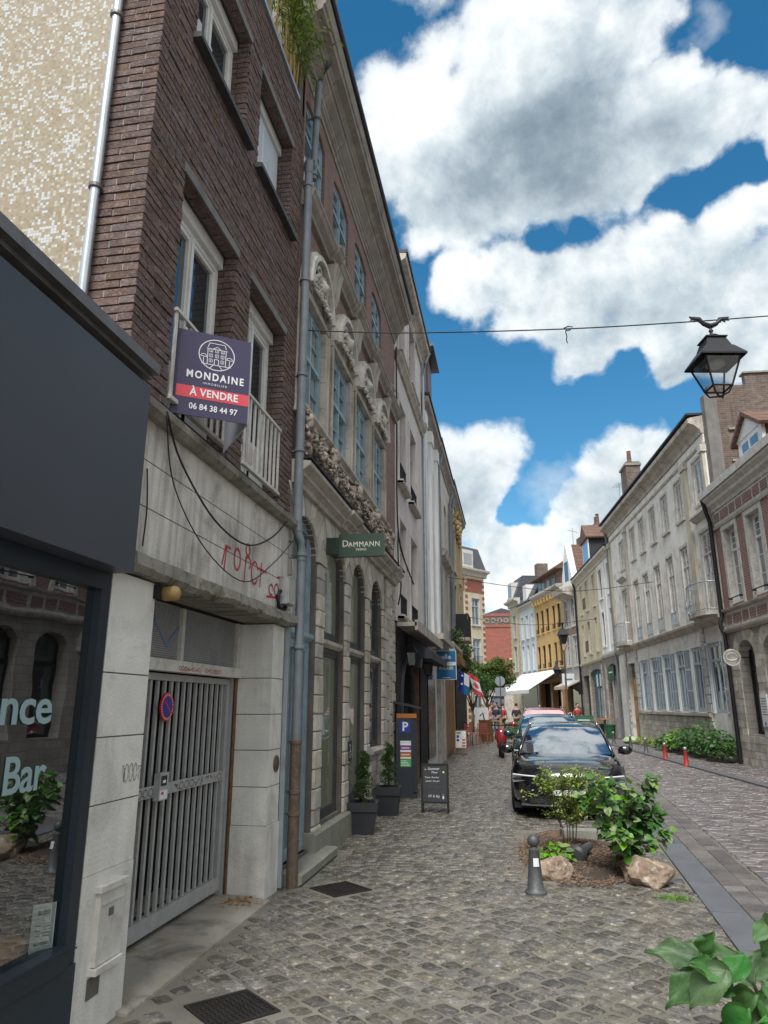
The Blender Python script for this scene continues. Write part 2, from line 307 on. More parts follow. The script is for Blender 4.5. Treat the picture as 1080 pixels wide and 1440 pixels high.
mat('awning_white', (.74, .75, .76), (.66, .67, .68), rough=.8, scale=2, bump=.05)
mat('canvas_dark', (.05, .052, .062), (.035, .037, .045), rough=.8, scale=3, bump=.1)
mat('iron_black', (.014, .014, .017), (.01, .01, .012), rough=.55, bump=.1)
mat('bollard_grey', (.1, .105, .11), (.07, .074, .078), rough=.5, bump=.15, metal=.3, dirt=((.17, .16, .15), .35, 9))
mat('bollard_red', (.34, .03, .028), (.25, .026, .024), rough=.5, bump=.1)
mat('ball_steel', (.38, .38, .38), (.3, .3, .3), rough=.4, metal=.6, bump=.05)
mat('planter_black', (.035, .038, .044), (.028, .03, .034), rough=.6, bump=.1)
mat('soil', (.06, .045, .035), rough=.95, bump=.8, bscale=40)
mat('box_green', (.06, .12, .03), (.025, .06, .015), rough=.6, isl=.5, scale=10, bump=0, sub=.15)
mat('leaf_bright', (.2, .34, .065), (.11, .23, .04), rough=.45, isl=.35, scale=8, bump=.15, sub=.3)
mat('leaf_deep', (.085, .19, .05), (.045, .12, .03), rough=.4, isl=.4, scale=8, bump=.2, bscale=60, sub=.25)
mat('leaf_fine', (.34, .42, .1), (.22, .3, .06), rough=.55, isl=.4, scale=10, bump=0, sub=.35)
mat('leaf_big', (.10, .215, .07), (.045, .125, .04), rough=.42, isl=.2, scale=12, bump=.3, bscale=50, sub=.3)
mat('leaf_tree', (.13, .17, .04), (.06, .1, .02), rough=.6, isl=.5, scale=2, bump=0, sub=.25)
mat('leaf_bamboo', (.2, .25, .05), (.1, .15, .03), rough=.5, isl=.4, scale=5, bump=0, sub=.3)
mat('bamboo_cane', (.55, .38, .12), (.4, .27, .08), rough=.45, scale=4, bump=.05)
mat('reed_screen', (.2, .12, .07), (.1, .06, .04), rough=.8, scale=14, bump=.4, isl=.4)
mat('bark', (.12, .09, .065), (.07, .055, .04), rough=.9, bump=.6)
mat('stem_green', (.12, .13, .05), (.1, .08, .05), rough=.6, bump=.1)
mat('rock', (.4, .3, .22), (.2, .14, .1), rough=.9, scale=5, bump=1.0, bscale=22, c3=(.5, .44, .37), dirt=((.1, .065, .045), .65, 6))
mat('mulch', (.19, .125, .085), (.1, .065, .045), rough=.9, isl=.55, scale=20, bump=.4)
mat('car_black', (.006, .006, .008), rough=.18, bump=0, coat=1.0, metal=.0, spec=.6, rvar=.02)
mat('car_teal', (.02, .06, .08), rough=.2, bump=0, coat=1.0, metal=.3, rvar=.02)
mat('car_red', (.3, .03, .04), rough=.2, bump=0, coat=1.0, rvar=.02)
mat('car_trim', (.02, .02, .022), rough=.5, bump=.05); mat('tyre', (.02, .02, .02), rough=.85, bump=.2)
mat('chrome', (.6, .61, .62), rough=.15, metal=1, bump=0); mat('headlamp', (.5, .53, .56), rough=.1, metal=.5, bump=0, coat=1)
mat('rear_red', (.4, .02, .02), rough=.2, bump=0, coat=1); mat('pink_tint', (.7, .42, .45), rough=.15, bump=0, coat=1)
mat('plate_white', (.7, .7, .68), rough=.4, bump=0)
mat('skin', (.5, .3, .22), (.45, .26, .19), rough=.55, bump=.05, sub=0); mat('hair', (.05, .03, .02), rough=.6, bump=.2)
for nm, c in (('cloth_navy', (.03, .045, .09)), ('cloth_jeans', (.07, .12, .2)), ('cloth_red', (.35, .05, .05)), ('cloth_orange', (.6, .3, .06)), ('cloth_white', (.6, .6, .6)), ('cloth_dark', (.03, .03, .035)), ('cloth_pink', (.5, .25, .27))):
    mat(nm, c, rough=.85, scale=8, bump=.3, bscale=60)
mat('chair_red', (.36, .1, .09), (.28, .08, .07), rough=.5, bump=.05)
mat('machine_dark', (.025, .03, .04), (.034, .04, .05), rough=.45, bump=.05); mat('orange_paint', (.5, .17, .04), rough=.45, bump=0)
mat('chalkboard', (.035, .038, .043), (.045, .048, .053), rough=.7, scale=6, bump=.05)
mat('paint_purple', (.25, .06, .3), rough=.5, bump=0); mat('paint_green', (.1, .42, .12), rough=.5, bump=0)
mat('board_green', (.02, .1, .05), rough=.6, bump=0); mat('bag_green', (.3, .45, .2), (.5, .6, .4), rough=.5, scale=6, bump=.3)
mat('leather_tan', (.42, .19, .1), (.34, .15, .075), rough=.5, scale=9, bump=.25)
glass('glass_shop', (.95, 1, .98), .85, refl=.5, rough=.01)
glass('glass_dark', (.03, .035, .04), 0, refl=.34)
glass('glass_grey', (.13, .14, .145), 0, refl=.42)
glass('glass_curtain', (.10, .105, .11), 0, refl=.36, curtain=(.36, .36, .35))
glass('glass_green', (.19, .2, .15), 0, refl=.2)
glass('glass_clear', (1, 1, 1), .85, refl=.3)
glass('glass_car', (.02, .025, .03), 0, refl=1.0, rough=.01)
# mosaic: small square tiles in sand and white
def mosaic():
    m = mat('mosaic_tiles', (.42, .33, .22), rough=.35, bump=0); N = m.node_tree
    b = [n for n in N.nodes if n.type == 'BSDF_PRINCIPLED'][0]
    tcn = N.nodes.new('ShaderNodeTexCoord')
    sn = N.nodes.new('ShaderNodeVectorMath'); sn.operation = 'SCALE'; sn.inputs['Scale'].default_value = 1 / .0215; N.links.new(tcn.outputs['Object'], sn.inputs[0])
    fl = N.nodes.new('ShaderNodeVectorMath'); fl.operation = 'FLOOR'; N.links.new(sn.outputs[0], fl.inputs[0])
    wn_ = N.nodes.new('ShaderNodeTexWhiteNoise'); N.links.new(fl.outputs[0], wn_.inputs['Vector'])
    lo = N.nodes.new('ShaderNodeTexNoise'); lo.inputs['Scale'].default_value = .14; lo.inputs['Detail'].default_value = 3; N.links.new(fl.outputs[0], lo.inputs['Vector'])
    ad = N.nodes.new('ShaderNodeMath'); ad.operation = 'ADD'; N.links.new(wn_.outputs['Value'], ad.inputs[0]); N.links.new(lo.outputs[0], ad.inputs[1])
    r = N.nodes.new('ShaderNodeValToRGB'); cr = r.color_ramp; cr.interpolation = 'CONSTANT'
    pts = [(0, (.27, .22, .145)), (.30, (.33, .27, .185)), (.48, (.3, .255, .19)), (.56, (.36, .32, .25)), (.615, (.46, .44, .38)), (.67, (.5, .54, .56))]
    while len(cr.elements) < len(pts): cr.elements.new(.5)
    for e, (p, c) in zip(cr.elements, pts): e.position = p; e.color = (*c, 1)
    hv = N.nodes.new('ShaderNodeMath'); hv.operation = 'MULTIPLY'; hv.inputs[1].default_value = .5; N.links.new(ad.outputs[0], hv.inputs[0])
    N.links.new(hv.outputs[0], r.inputs[0])
    # grout
    fr = N.nodes.new('ShaderNodeVectorMath'); fr.operation = 'FRACTION'; N.links.new(sn.outputs[0], fr.inputs[0])
    sp = N.nodes.new('ShaderNodeSeparateXYZ'); N.links.new(fr.outputs[0], sp.inputs[0])
    def mm(op, a, c):
        n = N.nodes.new('ShaderNodeMath'); n.operation = op
        N.links.new(a, n.inputs[0])
        if isinstance(c, float): n.inputs[1].default_value = c
        else: N.links.new(c, n.inputs[1])
        return n.outputs[0]
    g = mm('MAXIMUM', mm('LESS_THAN', sp.outputs[0], .1), mm('LESS_THAN', sp.outputs[2], .1))
    mx = N.nodes.new('ShaderNodeMix'); mx.data_type = 'RGBA'; N.links.new(g, mx.inputs[0]); N.links.new(r.outputs[0], mx.inputs[6]); mx.inputs[7].default_value = (.3, .255, .19, 1)
    N.links.new(mx.outputs[2], b.inputs['Base Color'])
mosaic()

# ---------------------------------------------------------------- builders
def link(o, parent=None):
    COL.objects.link(o)
    if parent is not None: o.parent = parent
    return o
def tag(o, label=None, cat=None, group=None, kind=None):
    if label: o['label'] = label
    if cat: o['category'] = cat
    if group: o['group'] = group
    if kind: o['kind'] = kind
    return o
def empty(name, loc=(0, 0, 0), rz=0, label=None, cat=None, group=None, parent=None):
    o = bpy.data.objects.new(name, None); o.location = loc; o.rotation_euler = (0, 0, rz); o.empty_display_size = .2
    link(o, parent); tag(o, label, cat, group); return o
def copy_tree(o, parent=None):
    c = o.copy(); COL.objects.link(c)
    if parent is not None: c.parent = parent
    for ch in list(o.children): copy_tree(ch, c)
    return c
class MB:
    """collects shapes; s = sign of the along-facade axis"""
    def __init__(self, s=1): self.v = []; self.f = []; self.m = []; self.s = s; self.mi = 0
    def add(self, vs, fs):
        b = len(self.v); self.v += [(p[0], self.s * p[1], p[2]) for p in vs]
        self.f += [tuple(b + i for i in f) for f in fs]; self.m += [self.mi] * len(fs)
    def box(self, n0, n1, u0, u1, z0, z1, j=0):
        if n0 > n1: n0, n1 = n1, n0
        if u0 > u1: u0, u1 = u1, u0
        r = (lambda: random.uniform(-j, j)) if j else (lambda: 0)
        self.add([(n + r(), u + r(), z + r()) for n in (n0, n1) for u in (u0, u1) for z in (z0, z1)],
                 [(0, 1, 3, 2), (4, 6, 7, 5), (0, 4, 5, 1), (2, 3, 7, 6), (0, 2, 6, 4), (1, 5, 7, 3)])
    def cbox(self, c, d, j=0): self.box(c[0] - d[0] / 2, c[0] + d[0] / 2, c[1] - d[1] / 2, c[1] + d[1] / 2, c[2] - d[2] / 2, c[2] + d[2] / 2, j)
    def bev(self, n0, n1, u0, u1, z0, z1, b):
        """block whose front edges (n1 side) are chamfered by b"""
        self.add([(n0, u0, z0), (n0, u1, z0), (n0, u1, z1), (n0, u0, z1), (n1 - b, u0, z0), (n1 - b, u1, z0), (n1 - b, u1, z1), (n1 - b, u0, z1),
                  (n1, u0 + b, z0 + b), (n1, u1 - b, z0 + b), (n1, u1 - b, z1 - b), (n1, u0 + b, z1 - b)],
                 [(0, 3, 2, 1), (0, 1, 5, 4), (1, 2, 6, 5), (2, 3, 7, 6), (3, 0, 4, 7), (4, 5, 9, 8), (5, 6, 10, 9), (6, 7, 11, 10), (7, 4, 8, 11), (8, 9, 10, 11)])
    def prism(self, poly, u0, u1, axis='u'):
        """poly swept: axis u: points (n,z); axis n: points (u,z); axis z: points (n,u)"""
        k = len(poly)
        if axis == 'u': vs = [(a, u0, b) for a, b in poly] + [(a, u1, b) for a, b in poly]
        elif axis == 'n': vs = [(u0, a, b) for a, b in poly] + [(u1, a, b) for a, b in poly]
        else: vs = [(a, b, u0) for a, b in poly] + [(a, b, u1) for a, b in poly]
        self.add(vs, [tuple(range(k)), tuple(range(2 * k - 1, k - 1, -1))] + [(i, (i + 1) % k, k + (i + 1) % k, k + i) for i in range(k)])
    def quad(self, a, b, c, d): self.add([a, b, c, d], [(0, 1, 2, 3)])
    def tube(self, pts, r, seg=8, cap=True, r2=None):
        pts = [Vector(p) for p in pts]; n = len(pts); rings = []
        up = Vector((0, 0, 1))
        for i, p in enumerate(pts):
            t = (pts[min(i + 1, n - 1)] - pts[max(i - 1, 0)]).normalized()
            a = t.cross(up if abs(t.z) < .95 else Vector((1, 0, 0))).normalized(); b = t.cross(a)
            rr = r if r2 is None else r + (r2 - r) * i / max(1, n - 1)
            if callable(r): rr = r(i / max(1, n - 1))
            rings += [p + a * rr * cos(2 * pi * k / seg) + b * rr * sin(2 * pi * k / seg) for k in range(seg)]
        fs = [(i * seg + k, i * seg + (k + 1) % seg, (i + 1) * seg + (k + 1) % seg, (i + 1) * seg + k) for i in range(n - 1) for k in range(seg)]
        if cap: fs += [tuple(range(seg)), tuple(range(n * seg - 1, (n - 1) * seg - 1, -1))]
        self.add([tuple(p) for p in rings], fs)
    def lathe(self, prof, c=(0, 0, 0), seg=16, axis='z', sq=None):
        """prof (r, h)"""
        vs = []
        for r, h in prof:
            for k in range(seg):
                a = 2 * pi * k / seg + (pi / seg if sq else 0)
                p = (r * cos(a), r * sin(a), h)
                if axis == 'x': p = (h, r * cos(a), r * sin(a))
                if axis == 'y': p = (r * cos(a), h, r * sin(a))
                vs.append((c[0] + p[0], c[1] + p[1], c[2] + p[2]))
        n = len(prof)
        fs = [(i * seg + k, i * seg + (k + 1) % seg, (i + 1) * seg + (k + 1) % seg, (i + 1) * seg + k) for i in range(n - 1) for k in range(seg)]
        fs += [tuple(range(seg - 1, -1, -1)), tuple(range((n - 1) * seg, n * seg))]
        self.add(vs, fs)
    def blob(self, c, r, sub=1, nz=.25, sc=(1, 1, 1)):
        V, Fc = ICO[sub]; sd = random.random() * 50
        self.add([(c[0] + x * r * sc[0] * k, c[1] + y * r * sc[1] * k, c[2] + z * r * sc[2] * k)
                  for (x, y, z) in V for k in (1 + nz * MN.noise(Vector((x * 1.7 + sd, y * 1.7, z * 1.7))) * 2,)], Fc)
    def ribbon(self, pts, w, n, th=.002):
        """flat painted stroke on a facade: pts (u,z) at distance n"""
        for i in range(len(pts) - 1):
            a = Vector((pts[i][0], pts[i][1])); b = Vector((pts[i + 1][0], pts[i + 1][1])); d = b - a
            if d.length < 1e-5: continue
            t = d.normalized(); q = Vector((-t.y, t.x)) * w / 2; e = t * w * .4; nn = n + th * (1 + (i % 2) * .3)
            P = [a - q - e, b - q + e, b + q + e, a + q - e]
            self.add([(nn, p.x, p.y) for p in P], [(0, 1, 2, 3)])
    def build(self, name, mats, parent=None, smooth=False, loc=None, recalc=True, angle=None):
        me = self.mesh(name, mats, smooth, recalc, angle)
        o = bpy.data.objects.new(name, me)
        if loc: o.location = (loc[0], self.s * loc[1], loc[2])
        return link(o, parent)
    def mesh(self, name, mats, smooth=False, recalc=True, angle=None):
        me = bpy.data.meshes.new(name); me.from_pydata(self.v, [], self.f)
        if isinstance(mats, str): mats = [mats]
        for k in mats: me.materials.append(MATS[k])
        if any(self.m): me.polygons.foreach_set('material_index', self.m)
        if recalc:
            bm = bmesh.new(); bm.from_mesh(me); bmesh.ops.recalc_face_normals(bm, faces=bm.faces); bm.to_mesh(me); bm.free()
        if smooth:
            me.polygons.foreach_set('use_smooth', [True] * len(me.polygons))
            if angle: 
                bm = bmesh.new(); bm.from_mesh(me)
                for e in bm.edges:
                    if len(e.link_faces) == 2 and e.calc_face_angle(0) > angle: e.smooth = False
                bm.to_mesh(me); bm.free()
        me.update(); return me
def _ico(sub):
    bm = bmesh.new(); bmesh.ops.create_icosphere(bm, subdivisions=sub, radius=1)
    bm.verts.ensure_lookup_table(); V = [tuple(v.co) for v in bm.verts]; Fc = [tuple(v.index for v in f.verts) for f in bm.faces]; bm.free(); return V, Fc
ICO = {k: _ico(k) for k in (1, 2, 3, 4)}
def inst(me, name, parent, loc, rot=(0, 0, 0), sc=(1, 1, 1)):
    o = bpy.data.objects.new(name, me); o.location = loc; o.rotation_euler = rot; o.scale = sc
    return link(o, parent)
TXT = {}
def text_obj(body, size, mat_, parent, loc, rot, name='lettering', ext=.0015, align='CENTER', sx=1.0, shear=0.0, space=1.0, bold=0.0):
    cu = bpy.data.curves.new(name, 'FONT'); cu.body = body; cu.size = size; cu.extrude = ext; cu.align_x = align; cu.align_y = 'CENTER'
    cu.shear = shear; cu.space_character = space; cu.offset = bold; cu.resolution_u = 3
    t = bpy.data.objects.new('t', cu); COL.objects.link(t); bpy.context.view_layer.update()
    me = bpy.data.meshes.new_from_object(t.evaluated_get(bpy.context.evaluated_depsgraph_get()))
    bpy.data.objects.remove(t); bpy.data.curves.remove(cu)
    me.name = name; me.materials.clear(); me.materials.append(MATS[mat_])
    o = bpy.data.objects.new(name, me); o.location = loc; o.rotation_euler = rot; o.scale = (sx, 1, 1)
    return link(o, parent)

class Fac:
    """one building front. Local axes of its root: +X out into the street, u along the front away from the camera"""
    def __init__(f, name, label, origin, ang, side, cat='building', z=0, group=None):
        f.s = side; f.root = empty(name, (origin[0], origin[1], z), radians(ang) + (0 if side > 0 else pi), label, cat, group); f.cache = {}
    def mb(f): return MB(f.s)
    def wall(f, name, u0, u1, z0, z1, holes, mt, t=.45, front=0.0):
        """holes: (u0,u1,z0,z1[,arch rise]). Solid wall with real openings"""
        m = f.mb(); zs = sorted({z0, z1} | {h[2] for h in holes if h[2] > z0} | {h[3] for h in holes if h[3] < z1})
        for a, b in zip(zs[:-1], zs[1:]):
            zc_ = (a + b) / 2; cur = u0
            for h in sorted(h for h in holes if h[2] < zc_ < h[3]):
                if h[0] > cur + 1e-4: m.box(front - t, front, cur, h[0], a, b)
                cur = max(cur, h[1])
            if u1 > cur + 1e-4: m.box(front - t, front, cur, u1, a, b)
        for h in holes:
            if len(h) > 4 and h[4]:
                f.archfill(m, h[0], h[1], h[3] - h[4], h[3], front - t + .002, front - .002)
        return m.build(name, mt, f.root)
    def archfill(f, m, a, b, zs, zt, n0, n1, k=8):
        c = (a + b) / 2; w = (b - a) / 2; r = zt - zs
        for sg in (-1, 1):
            for i in range(k):
                x0 = w * sin(pi / 2 * i / k); x1 = w * sin(pi / 2 * (i + 1) / k)
                y0 = zs + r * sqrt(max(0, 1 - (x0 / w) ** 2)); y1 = zs + r * sqrt(max(0, 1 - (x1 / w) ** 2))
                if zt - min(y0, y1) < 1e-4: continue
                P = [(c + sg * x0, y0), (c + sg * x1, y1), (c + sg * x1, zt)] + ([(c + sg * x0, zt)] if zt - y0 > 1e-4 else [])
                m.prism(P, n0, n1, 'n')
    def window(f, u, z, w, h, n=-.22, frame='white_paint', pane='glass_grey', cols=2, rows=(.7, .3), fw=.055, bars=0, depth=.06, split=True, gw=None, barw=.022, lower=None):
        """u = start along the front, z = bottom. frame mesh + one pane object per light. bars = thin glazing bars per light"""
        key = (round(w, 3), round(h, 3), frame, cols, tuple(rows), fw, bars, depth, barw, lower)
        if key not in f.cache:
            m = f.mb(); m.box(-depth, 0, 0, fw, 0, h); m.box(-depth, 0, w - fw, w, 0, h); m.box(-depth, 0, fw, w - fw, 0, fw); m.box(-depth, 0, fw, w - fw, h - fw, h)
            lights = []; iw = w - 2 * fw; ih = h - 2 * fw; zz = fw; tot = sum(rows)
            for ri, r in enumerate(rows):
                rh = ih * r / tot
                if ri: m.box(-depth + .004, .018, fw, w - fw, zz - fw * .45, zz + fw * .45)
                for c in range(cols):
                    a = fw + iw * c / cols; b_ = fw + iw * (c + 1) / cols
                    if c and not ri: m.box(-depth + .006, .012, a - fw * .4, a + fw * .4, fw, h - fw)
                    lights.append((a, b_, zz, zz + rh))
                    e = .022
                    m.box(-depth * .8, -.008, a, a + fw * .4 + e, zz, zz + rh); m.box(-depth * .8, -.008, b_ - fw * .4 - e, b_, zz, zz + rh)
                    m.box(-depth * .8, -.008, a + fw * .4 + e, b_ - fw * .4 - e, zz, zz + e + fw * .4); m.box(-depth * .8, -.008, a + fw * .4 + e, b_ - fw * .4 - e, zz + rh - e - fw * .4, zz + rh)
                    if bars:
                        nb = bars if isinstance(bars, tuple) else (0, bars)
                        for k in range(nb[1]):
                            zb = zz + rh * (k + 1) / (nb[1] + 1); m.box(-depth * .7, -.012, a, b_, zb - barw / 2, zb + barw / 2)
                        for k in range(nb[0]):
                            ub = a + (b_ - a) * (k + 1) / (nb[0] + 1); m.box(-depth * .7, -.014, ub - barw / 2, ub + barw / 2, zz, zz + rh)
                zz += rh
            f.cache[key] = (m.mesh('window', frame), lights, {})
        me, lights, pc = f.cache[key]
        o = inst(me, 'window', f.root, (n, f.s * u, z))
        if split:
            for (a, b_, c, d) in lights:
                k2 = (round(b_ - a, 3), round(d - c, 3), pane)
                if k2 not in pc:
                    g = f.mb(); g.box(-.004, .004, -(b_ - a) / 2, (b_ - a) / 2, -(d - c) / 2, (d - c) / 2); pc[k2] = g.mesh('pane', pane)
                inst(pc[k2], 'pane', o, (-depth / 2, f.s * (a + b_) / 2, (c + d) / 2), (0, random.uniform(-.012, .012), random.uniform(-.012, .012)))
        else:
            k2 = ('all', pane)
            if k2 not in pc:
                g = f.mb(); g.box(-.004, .004, fw * .5, w - fw * .5, fw * .5, h - fw * .5); pc[k2] = g.mesh('pane', pane)
            inst(pc[k2], 'pane', o, (-depth / 2, 0, 0), (0, random.uniform(-.01, .01), random.uniform(-.01, .01)))
        return o
    def surround(f, u0, u1, z0, z1, w=.12, n=.04, mt='stone_moulding', sill=.06, name='window_surround'):
        m = f.mb(); m.box(0, n, u0 - w, u0 - .001, z0, z1); m.box(0, n, u1 + .001, u1 + w, z0, z1); m.box(0, n + .004, u0 - w - .004, u1 + w + .004, z1 + .001, z1 + w)
        if sill: m.box(-.15, n + sill, u0 - w - .03, u1 + w + .03, z0 - .09, z0 - .002)
        return m.build(name, mt, f.root)
    def cornice(f, prof, u0, u1, mt, name='cornice'):
        m = f.mb(); m.prism(prof, u0, u1); return m.build(name, mt, f.root)
    def grille(f, u0, u1, z0, h, n=.12, k=9, name='balcony_railing', mt='iron_black'):
        m = f.mb(); m.box(n - .015, n + .015, u0, u1, z0 + h - .025, z0 + h); m.box(n - .01, n + .01, u0, u1, z0 + .03, z0 + .05)
        for i in range(k):
            u = u0 + .02 + (u1 - u0 - .04) * i / (k - 1); m.box(n - .008, n + .008, u - .008, u + .008, z0 + .051, z0 + h - .026)
        return m.build(name, mt, f.root)
def steps(pts):
    """moulding profile: (n,z) list closed back at n=0"""
    return [(0, pts[0][1])] + pts + [(0, pts[-1][1])]

# ---------------------------------------------------------------- ground, pavement, road
m = MB(); m.quad((-400, -300, -.05), (400, -300, -.05), (400, 900, -.05), (-400, 900, -.05)); tag(m.build('ground', 'mortar_joint'), kind='structure')
def strip_x(y): return 1.46 + .054 * (min(y, 16) - 5.9)
def kerb_x(y): return 4.95 - .062 * (y - 19)
def wall_x(y): return 6.58 - .0734 * (y - 23.37)
def sheet(name, fa, fb, y0, y1, z, mt, n=24):
    m = MB(); ys = [y0 + (y1 - y0) * i / n for i in range(n + 1)]
    m.add([(f(y), y, z) for y in ys for f in (fa, fb)], [(2 * i, 2 * i + 1, 2 * i + 3, 2 * i + 2) for i in range(n)])
    o = m.build(name, mt); tag(o, kind='structure'); return o
pavement = sheet('pavement', lambda y: -3.0, lambda y: strip_x(y) + .0, -6, 150, -.003, 'mortar_joint')
road = sheet('road', lambda y: strip_x(y), lambda y: kerb_x(y) if y < 60 else 14, -6, 150, -.0125, 'mortar_joint')
far_pavement = sheet('far_pavement', lambda y: kerb_x(y) if y < 60 else 14, lambda y: (wall_x(y) if y < 60 else 14) + .3, -6, 150, -.012, 'mortar_joint')
def stone_v(cx, cy, a, b, ang, h=0.0, crown=.004):
    """rounded setts: 8-sided, domed"""
    ca, sa = cos(ang), sin(ang); V = []
    c = min(a, b) * .15; R_ = random.uniform
    pts = [(-a / 2 + c, -b / 2), (a / 2 - c, -b / 2), (a / 2, -b / 2 + c), (a / 2, b / 2 - c), (a / 2 - c, b / 2), (-a / 2 + c, b / 2), (-a / 2, b / 2 - c), (-a / 2, -b / 2 + c)]
    pts = [(x + R_(-.006, .006), y + R_(-.008, .008)) for x, y in pts]
    tx, ty = R_(-.035, .035), R_(-.035, .035)
    for k, z in ((1.0, -.02), (.985, -.0015), (.88, crown * .7)):
        for x, y in pts:
            x2, y2 = x * k, y * k; V.append((cx + x2 * ca - y2 * sa, cy + x2 * sa + y2 * ca, z + h + (x2 * tx + y2 * ty if z > -.02 else 0)))
    V.append((cx, cy, crown * R_(.2, 1.1) + h))
    F_ = [(r * 8 + i, r * 8 + (i + 1) % 8, r * 8 + 8 + (i + 1) % 8, r * 8 + 8 + i) for r in (0, 1) for i in range(8)] + [(16 + i, 16 + (i + 1) % 8, 24) for i in range(8)]
    return V, F_
COVERS = [(-1.64, 4.40, .31), (-1.66, 7.16, .33)]
def blocked(x, y):
    if x < -2.13 and 4.1 < y < 6.62: return True
    if x < -2.22 and y < 7.0: return True
    if x < -1.98 and 7.05 < y < 8.9: return x < -2.0 and y < 8.7
    if x < -2.17: return True
    if -.02 < x < 1.25 and 7.75 < y < 10.7: return True
    for cx, cy, r in COVERS:
        if abs(x - cx) + abs(y - cy) < r * 1.28: return True
    return False
def rows_across(f0, f1, y0, y1, L, Wd, jit=.18, block=None):
    out = []; y = y0; r = 0
    while y < y1:
        w = Wd * random.uniform(.9, 1.1); x = f0(y) + (0 if r % 2 else L / 2) * random.uniform(.8, 1.2) - L * .5
        while x < f1(y):
            l = L * random.uniform(1 - jit, 1 + jit)
            a0 = max(x, f0(y)); a1 = min(x + l, f1(y))
            if a1 - a0 > L * .35 and not (block and block((a0 + a1) / 2, y + w / 2)): out.append(((a0 + a1) / 2, y + w / 2, a1 - a0 - .012, w - .014, random.uniform(-.03, .03)))
            x += l
        y += w; r += 1
    return out
def rows_diag(x0, x1, y0, y1, L, Wd, ang, block):
    out = []; ca, sa = cos(ang), sin(ang); R_ = 9; v = -R_; r = 0
    while v < R_:
        w = Wd * random.uniform(.92, 1.08); u = -R_ + (L / 2 if r % 2 else 0) + random.uniform(-.03, .03)
        while u < R_:
            l = L * random.uniform(.85, 1.15); cx = (u + l / 2) * ca - (v + w / 2) * sa - .4; cy = (u + l / 2) * sa + (v + w / 2) * ca + 5
            if x0 < cx < (x1 if not callable(x1) else x1(cy)) and y0 < cy < y1 and not block(cx, cy): out.append((cx, cy, l - .022, w - .022, ang + random.uniform(-.06, .06)))
            u += l
        v += w; r += 1
    return out
def lay(stones, parent, mt, nmax=300, crown=.004, name='cobblestone', mind=0):
    def key(s):
        d = sqrt(s[0] ** 2 + s[1] ** 2 + CAM_H ** 2); v = Vector((s[0], s[1], -CAM_H)); fwd = Vector((-sin(radians(9.9)), cos(radians(9.9)), 0))
        rgt = Vector((fwd.y, -fwd.x, 0)); f_ = v.dot(fwd)
        if s[1] < 3.2 or f_ < 3.45 or abs(v.dot(rgt)) > f_ * .55: return 1e6 + d
        return d
    st = sorted(stones, key=key); m = MB()
    protos = []
    for i in range(10):
        q = MB(); V, F_ = stone_v(0, 0, .18, .135, 0, 0, crown); q.add(V, F_); protos.append(q.mesh(name, mt, smooth=True, recalc=False))
    for s in st[:nmax]:
        inst(random.choice(protos), name, parent, (s[0], s[1], random.uniform(-.004, .004)), (0, 0, s[4]), (s[2] / .18, s[3] / .135, 1))
    for s in st[nmax:]:
        V, F_ = stone_v(s[0], s[1], s[2], s[3], s[4], random.uniform(-.004, .004), crown); m.add(V, F_)
    o = m.build(name + '_rest' if False else 'cobblestones', mt, parent, smooth=True, recalc=False); o['kind'] = 'stuff'
DA = radians(-42)
diag = rows_diag(-2.3, lambda y: strip_x(y) + .02, 2.0, 7.75, .168, .132, DA, blocked)
acr = rows_across(lambda y: -2.22, lambda y: strip_x(y) - .01, 7.75, 62, .168, .125, block=blocked)
lay(diag + acr, pavement, 'cobble')
rd = rows_across(lambda y: strip_x(y) + .74, lambda y: kerb_x(y) - .02, 2.5, 62, .27, .135)
lay(rd, road, 'cobble_road', crown=.005)
rp = rows_across(lambda y: kerb_x(y) + .3, lambda y: wall_x(y), 10, 62, .2, .14)
lay(rp, far_pavement, 'cobble_road', nmax=120, crown=.005)
# granite strip and gutter courses between parking bay and road
def slabs(name, fx, w, y0, y1, L, mt, parent, z=.002, gap=.008):
    y = y0; me = []
    while y < y1:
        l = L * random.uniform(.92, 1.08); m = MB(); a = fx(y); b = fx(y + l)
        m.add([(a, y + gap, -.05), (a + w, y + gap, -.05), (b + w, y + l, -.05), (b, y + l, -.05)] + [(p[0] + q[0], p[1] + q[1], z + random.uniform(-.002, .002)) for p, q in zip([(a, y + gap), (a + w, y + gap), (b + w, y + l), (b, y + l)], [(.005, .005), (-.005, .005), (-.005, -.005), (.005, -.005)])],
              [(0, 1, 2, 3), (4, 5, 6, 7), (0, 1, 5, 4), (1, 2, 6, 5), (2, 3, 7, 6), (3, 0, 4, 7)])
        m.build(name, mt, parent); y += l
slabs('kerb_slab', lambda y: strip_x(y), .29, 3, 30, 1.0, 'slab_grey', road, .014)
slabs('gutter_stone', lambda y: strip_x(y) + .305, .2, 4, 22, .22, 'cobble_road', road, 0)
slabs('gutter_stone', lambda y: strip_x(y) + .515, .2, 4, 22, .25, 'cobble_road', road, -.004)
slabs('kerb_slab', lambda y: kerb_x(y), .28, 12, 50, .9, 'slab_grey', far_pavement, .03)
# gate apron
m = MB(); m.prism([(-3.2, -.03), (-2.16, -.03), (-2.17, .012), (-2.3, .03), (-3.2, .07)], 4.2, 6.62); tag(m.build('gate_apron', 'concrete_apron'), kind='structure')
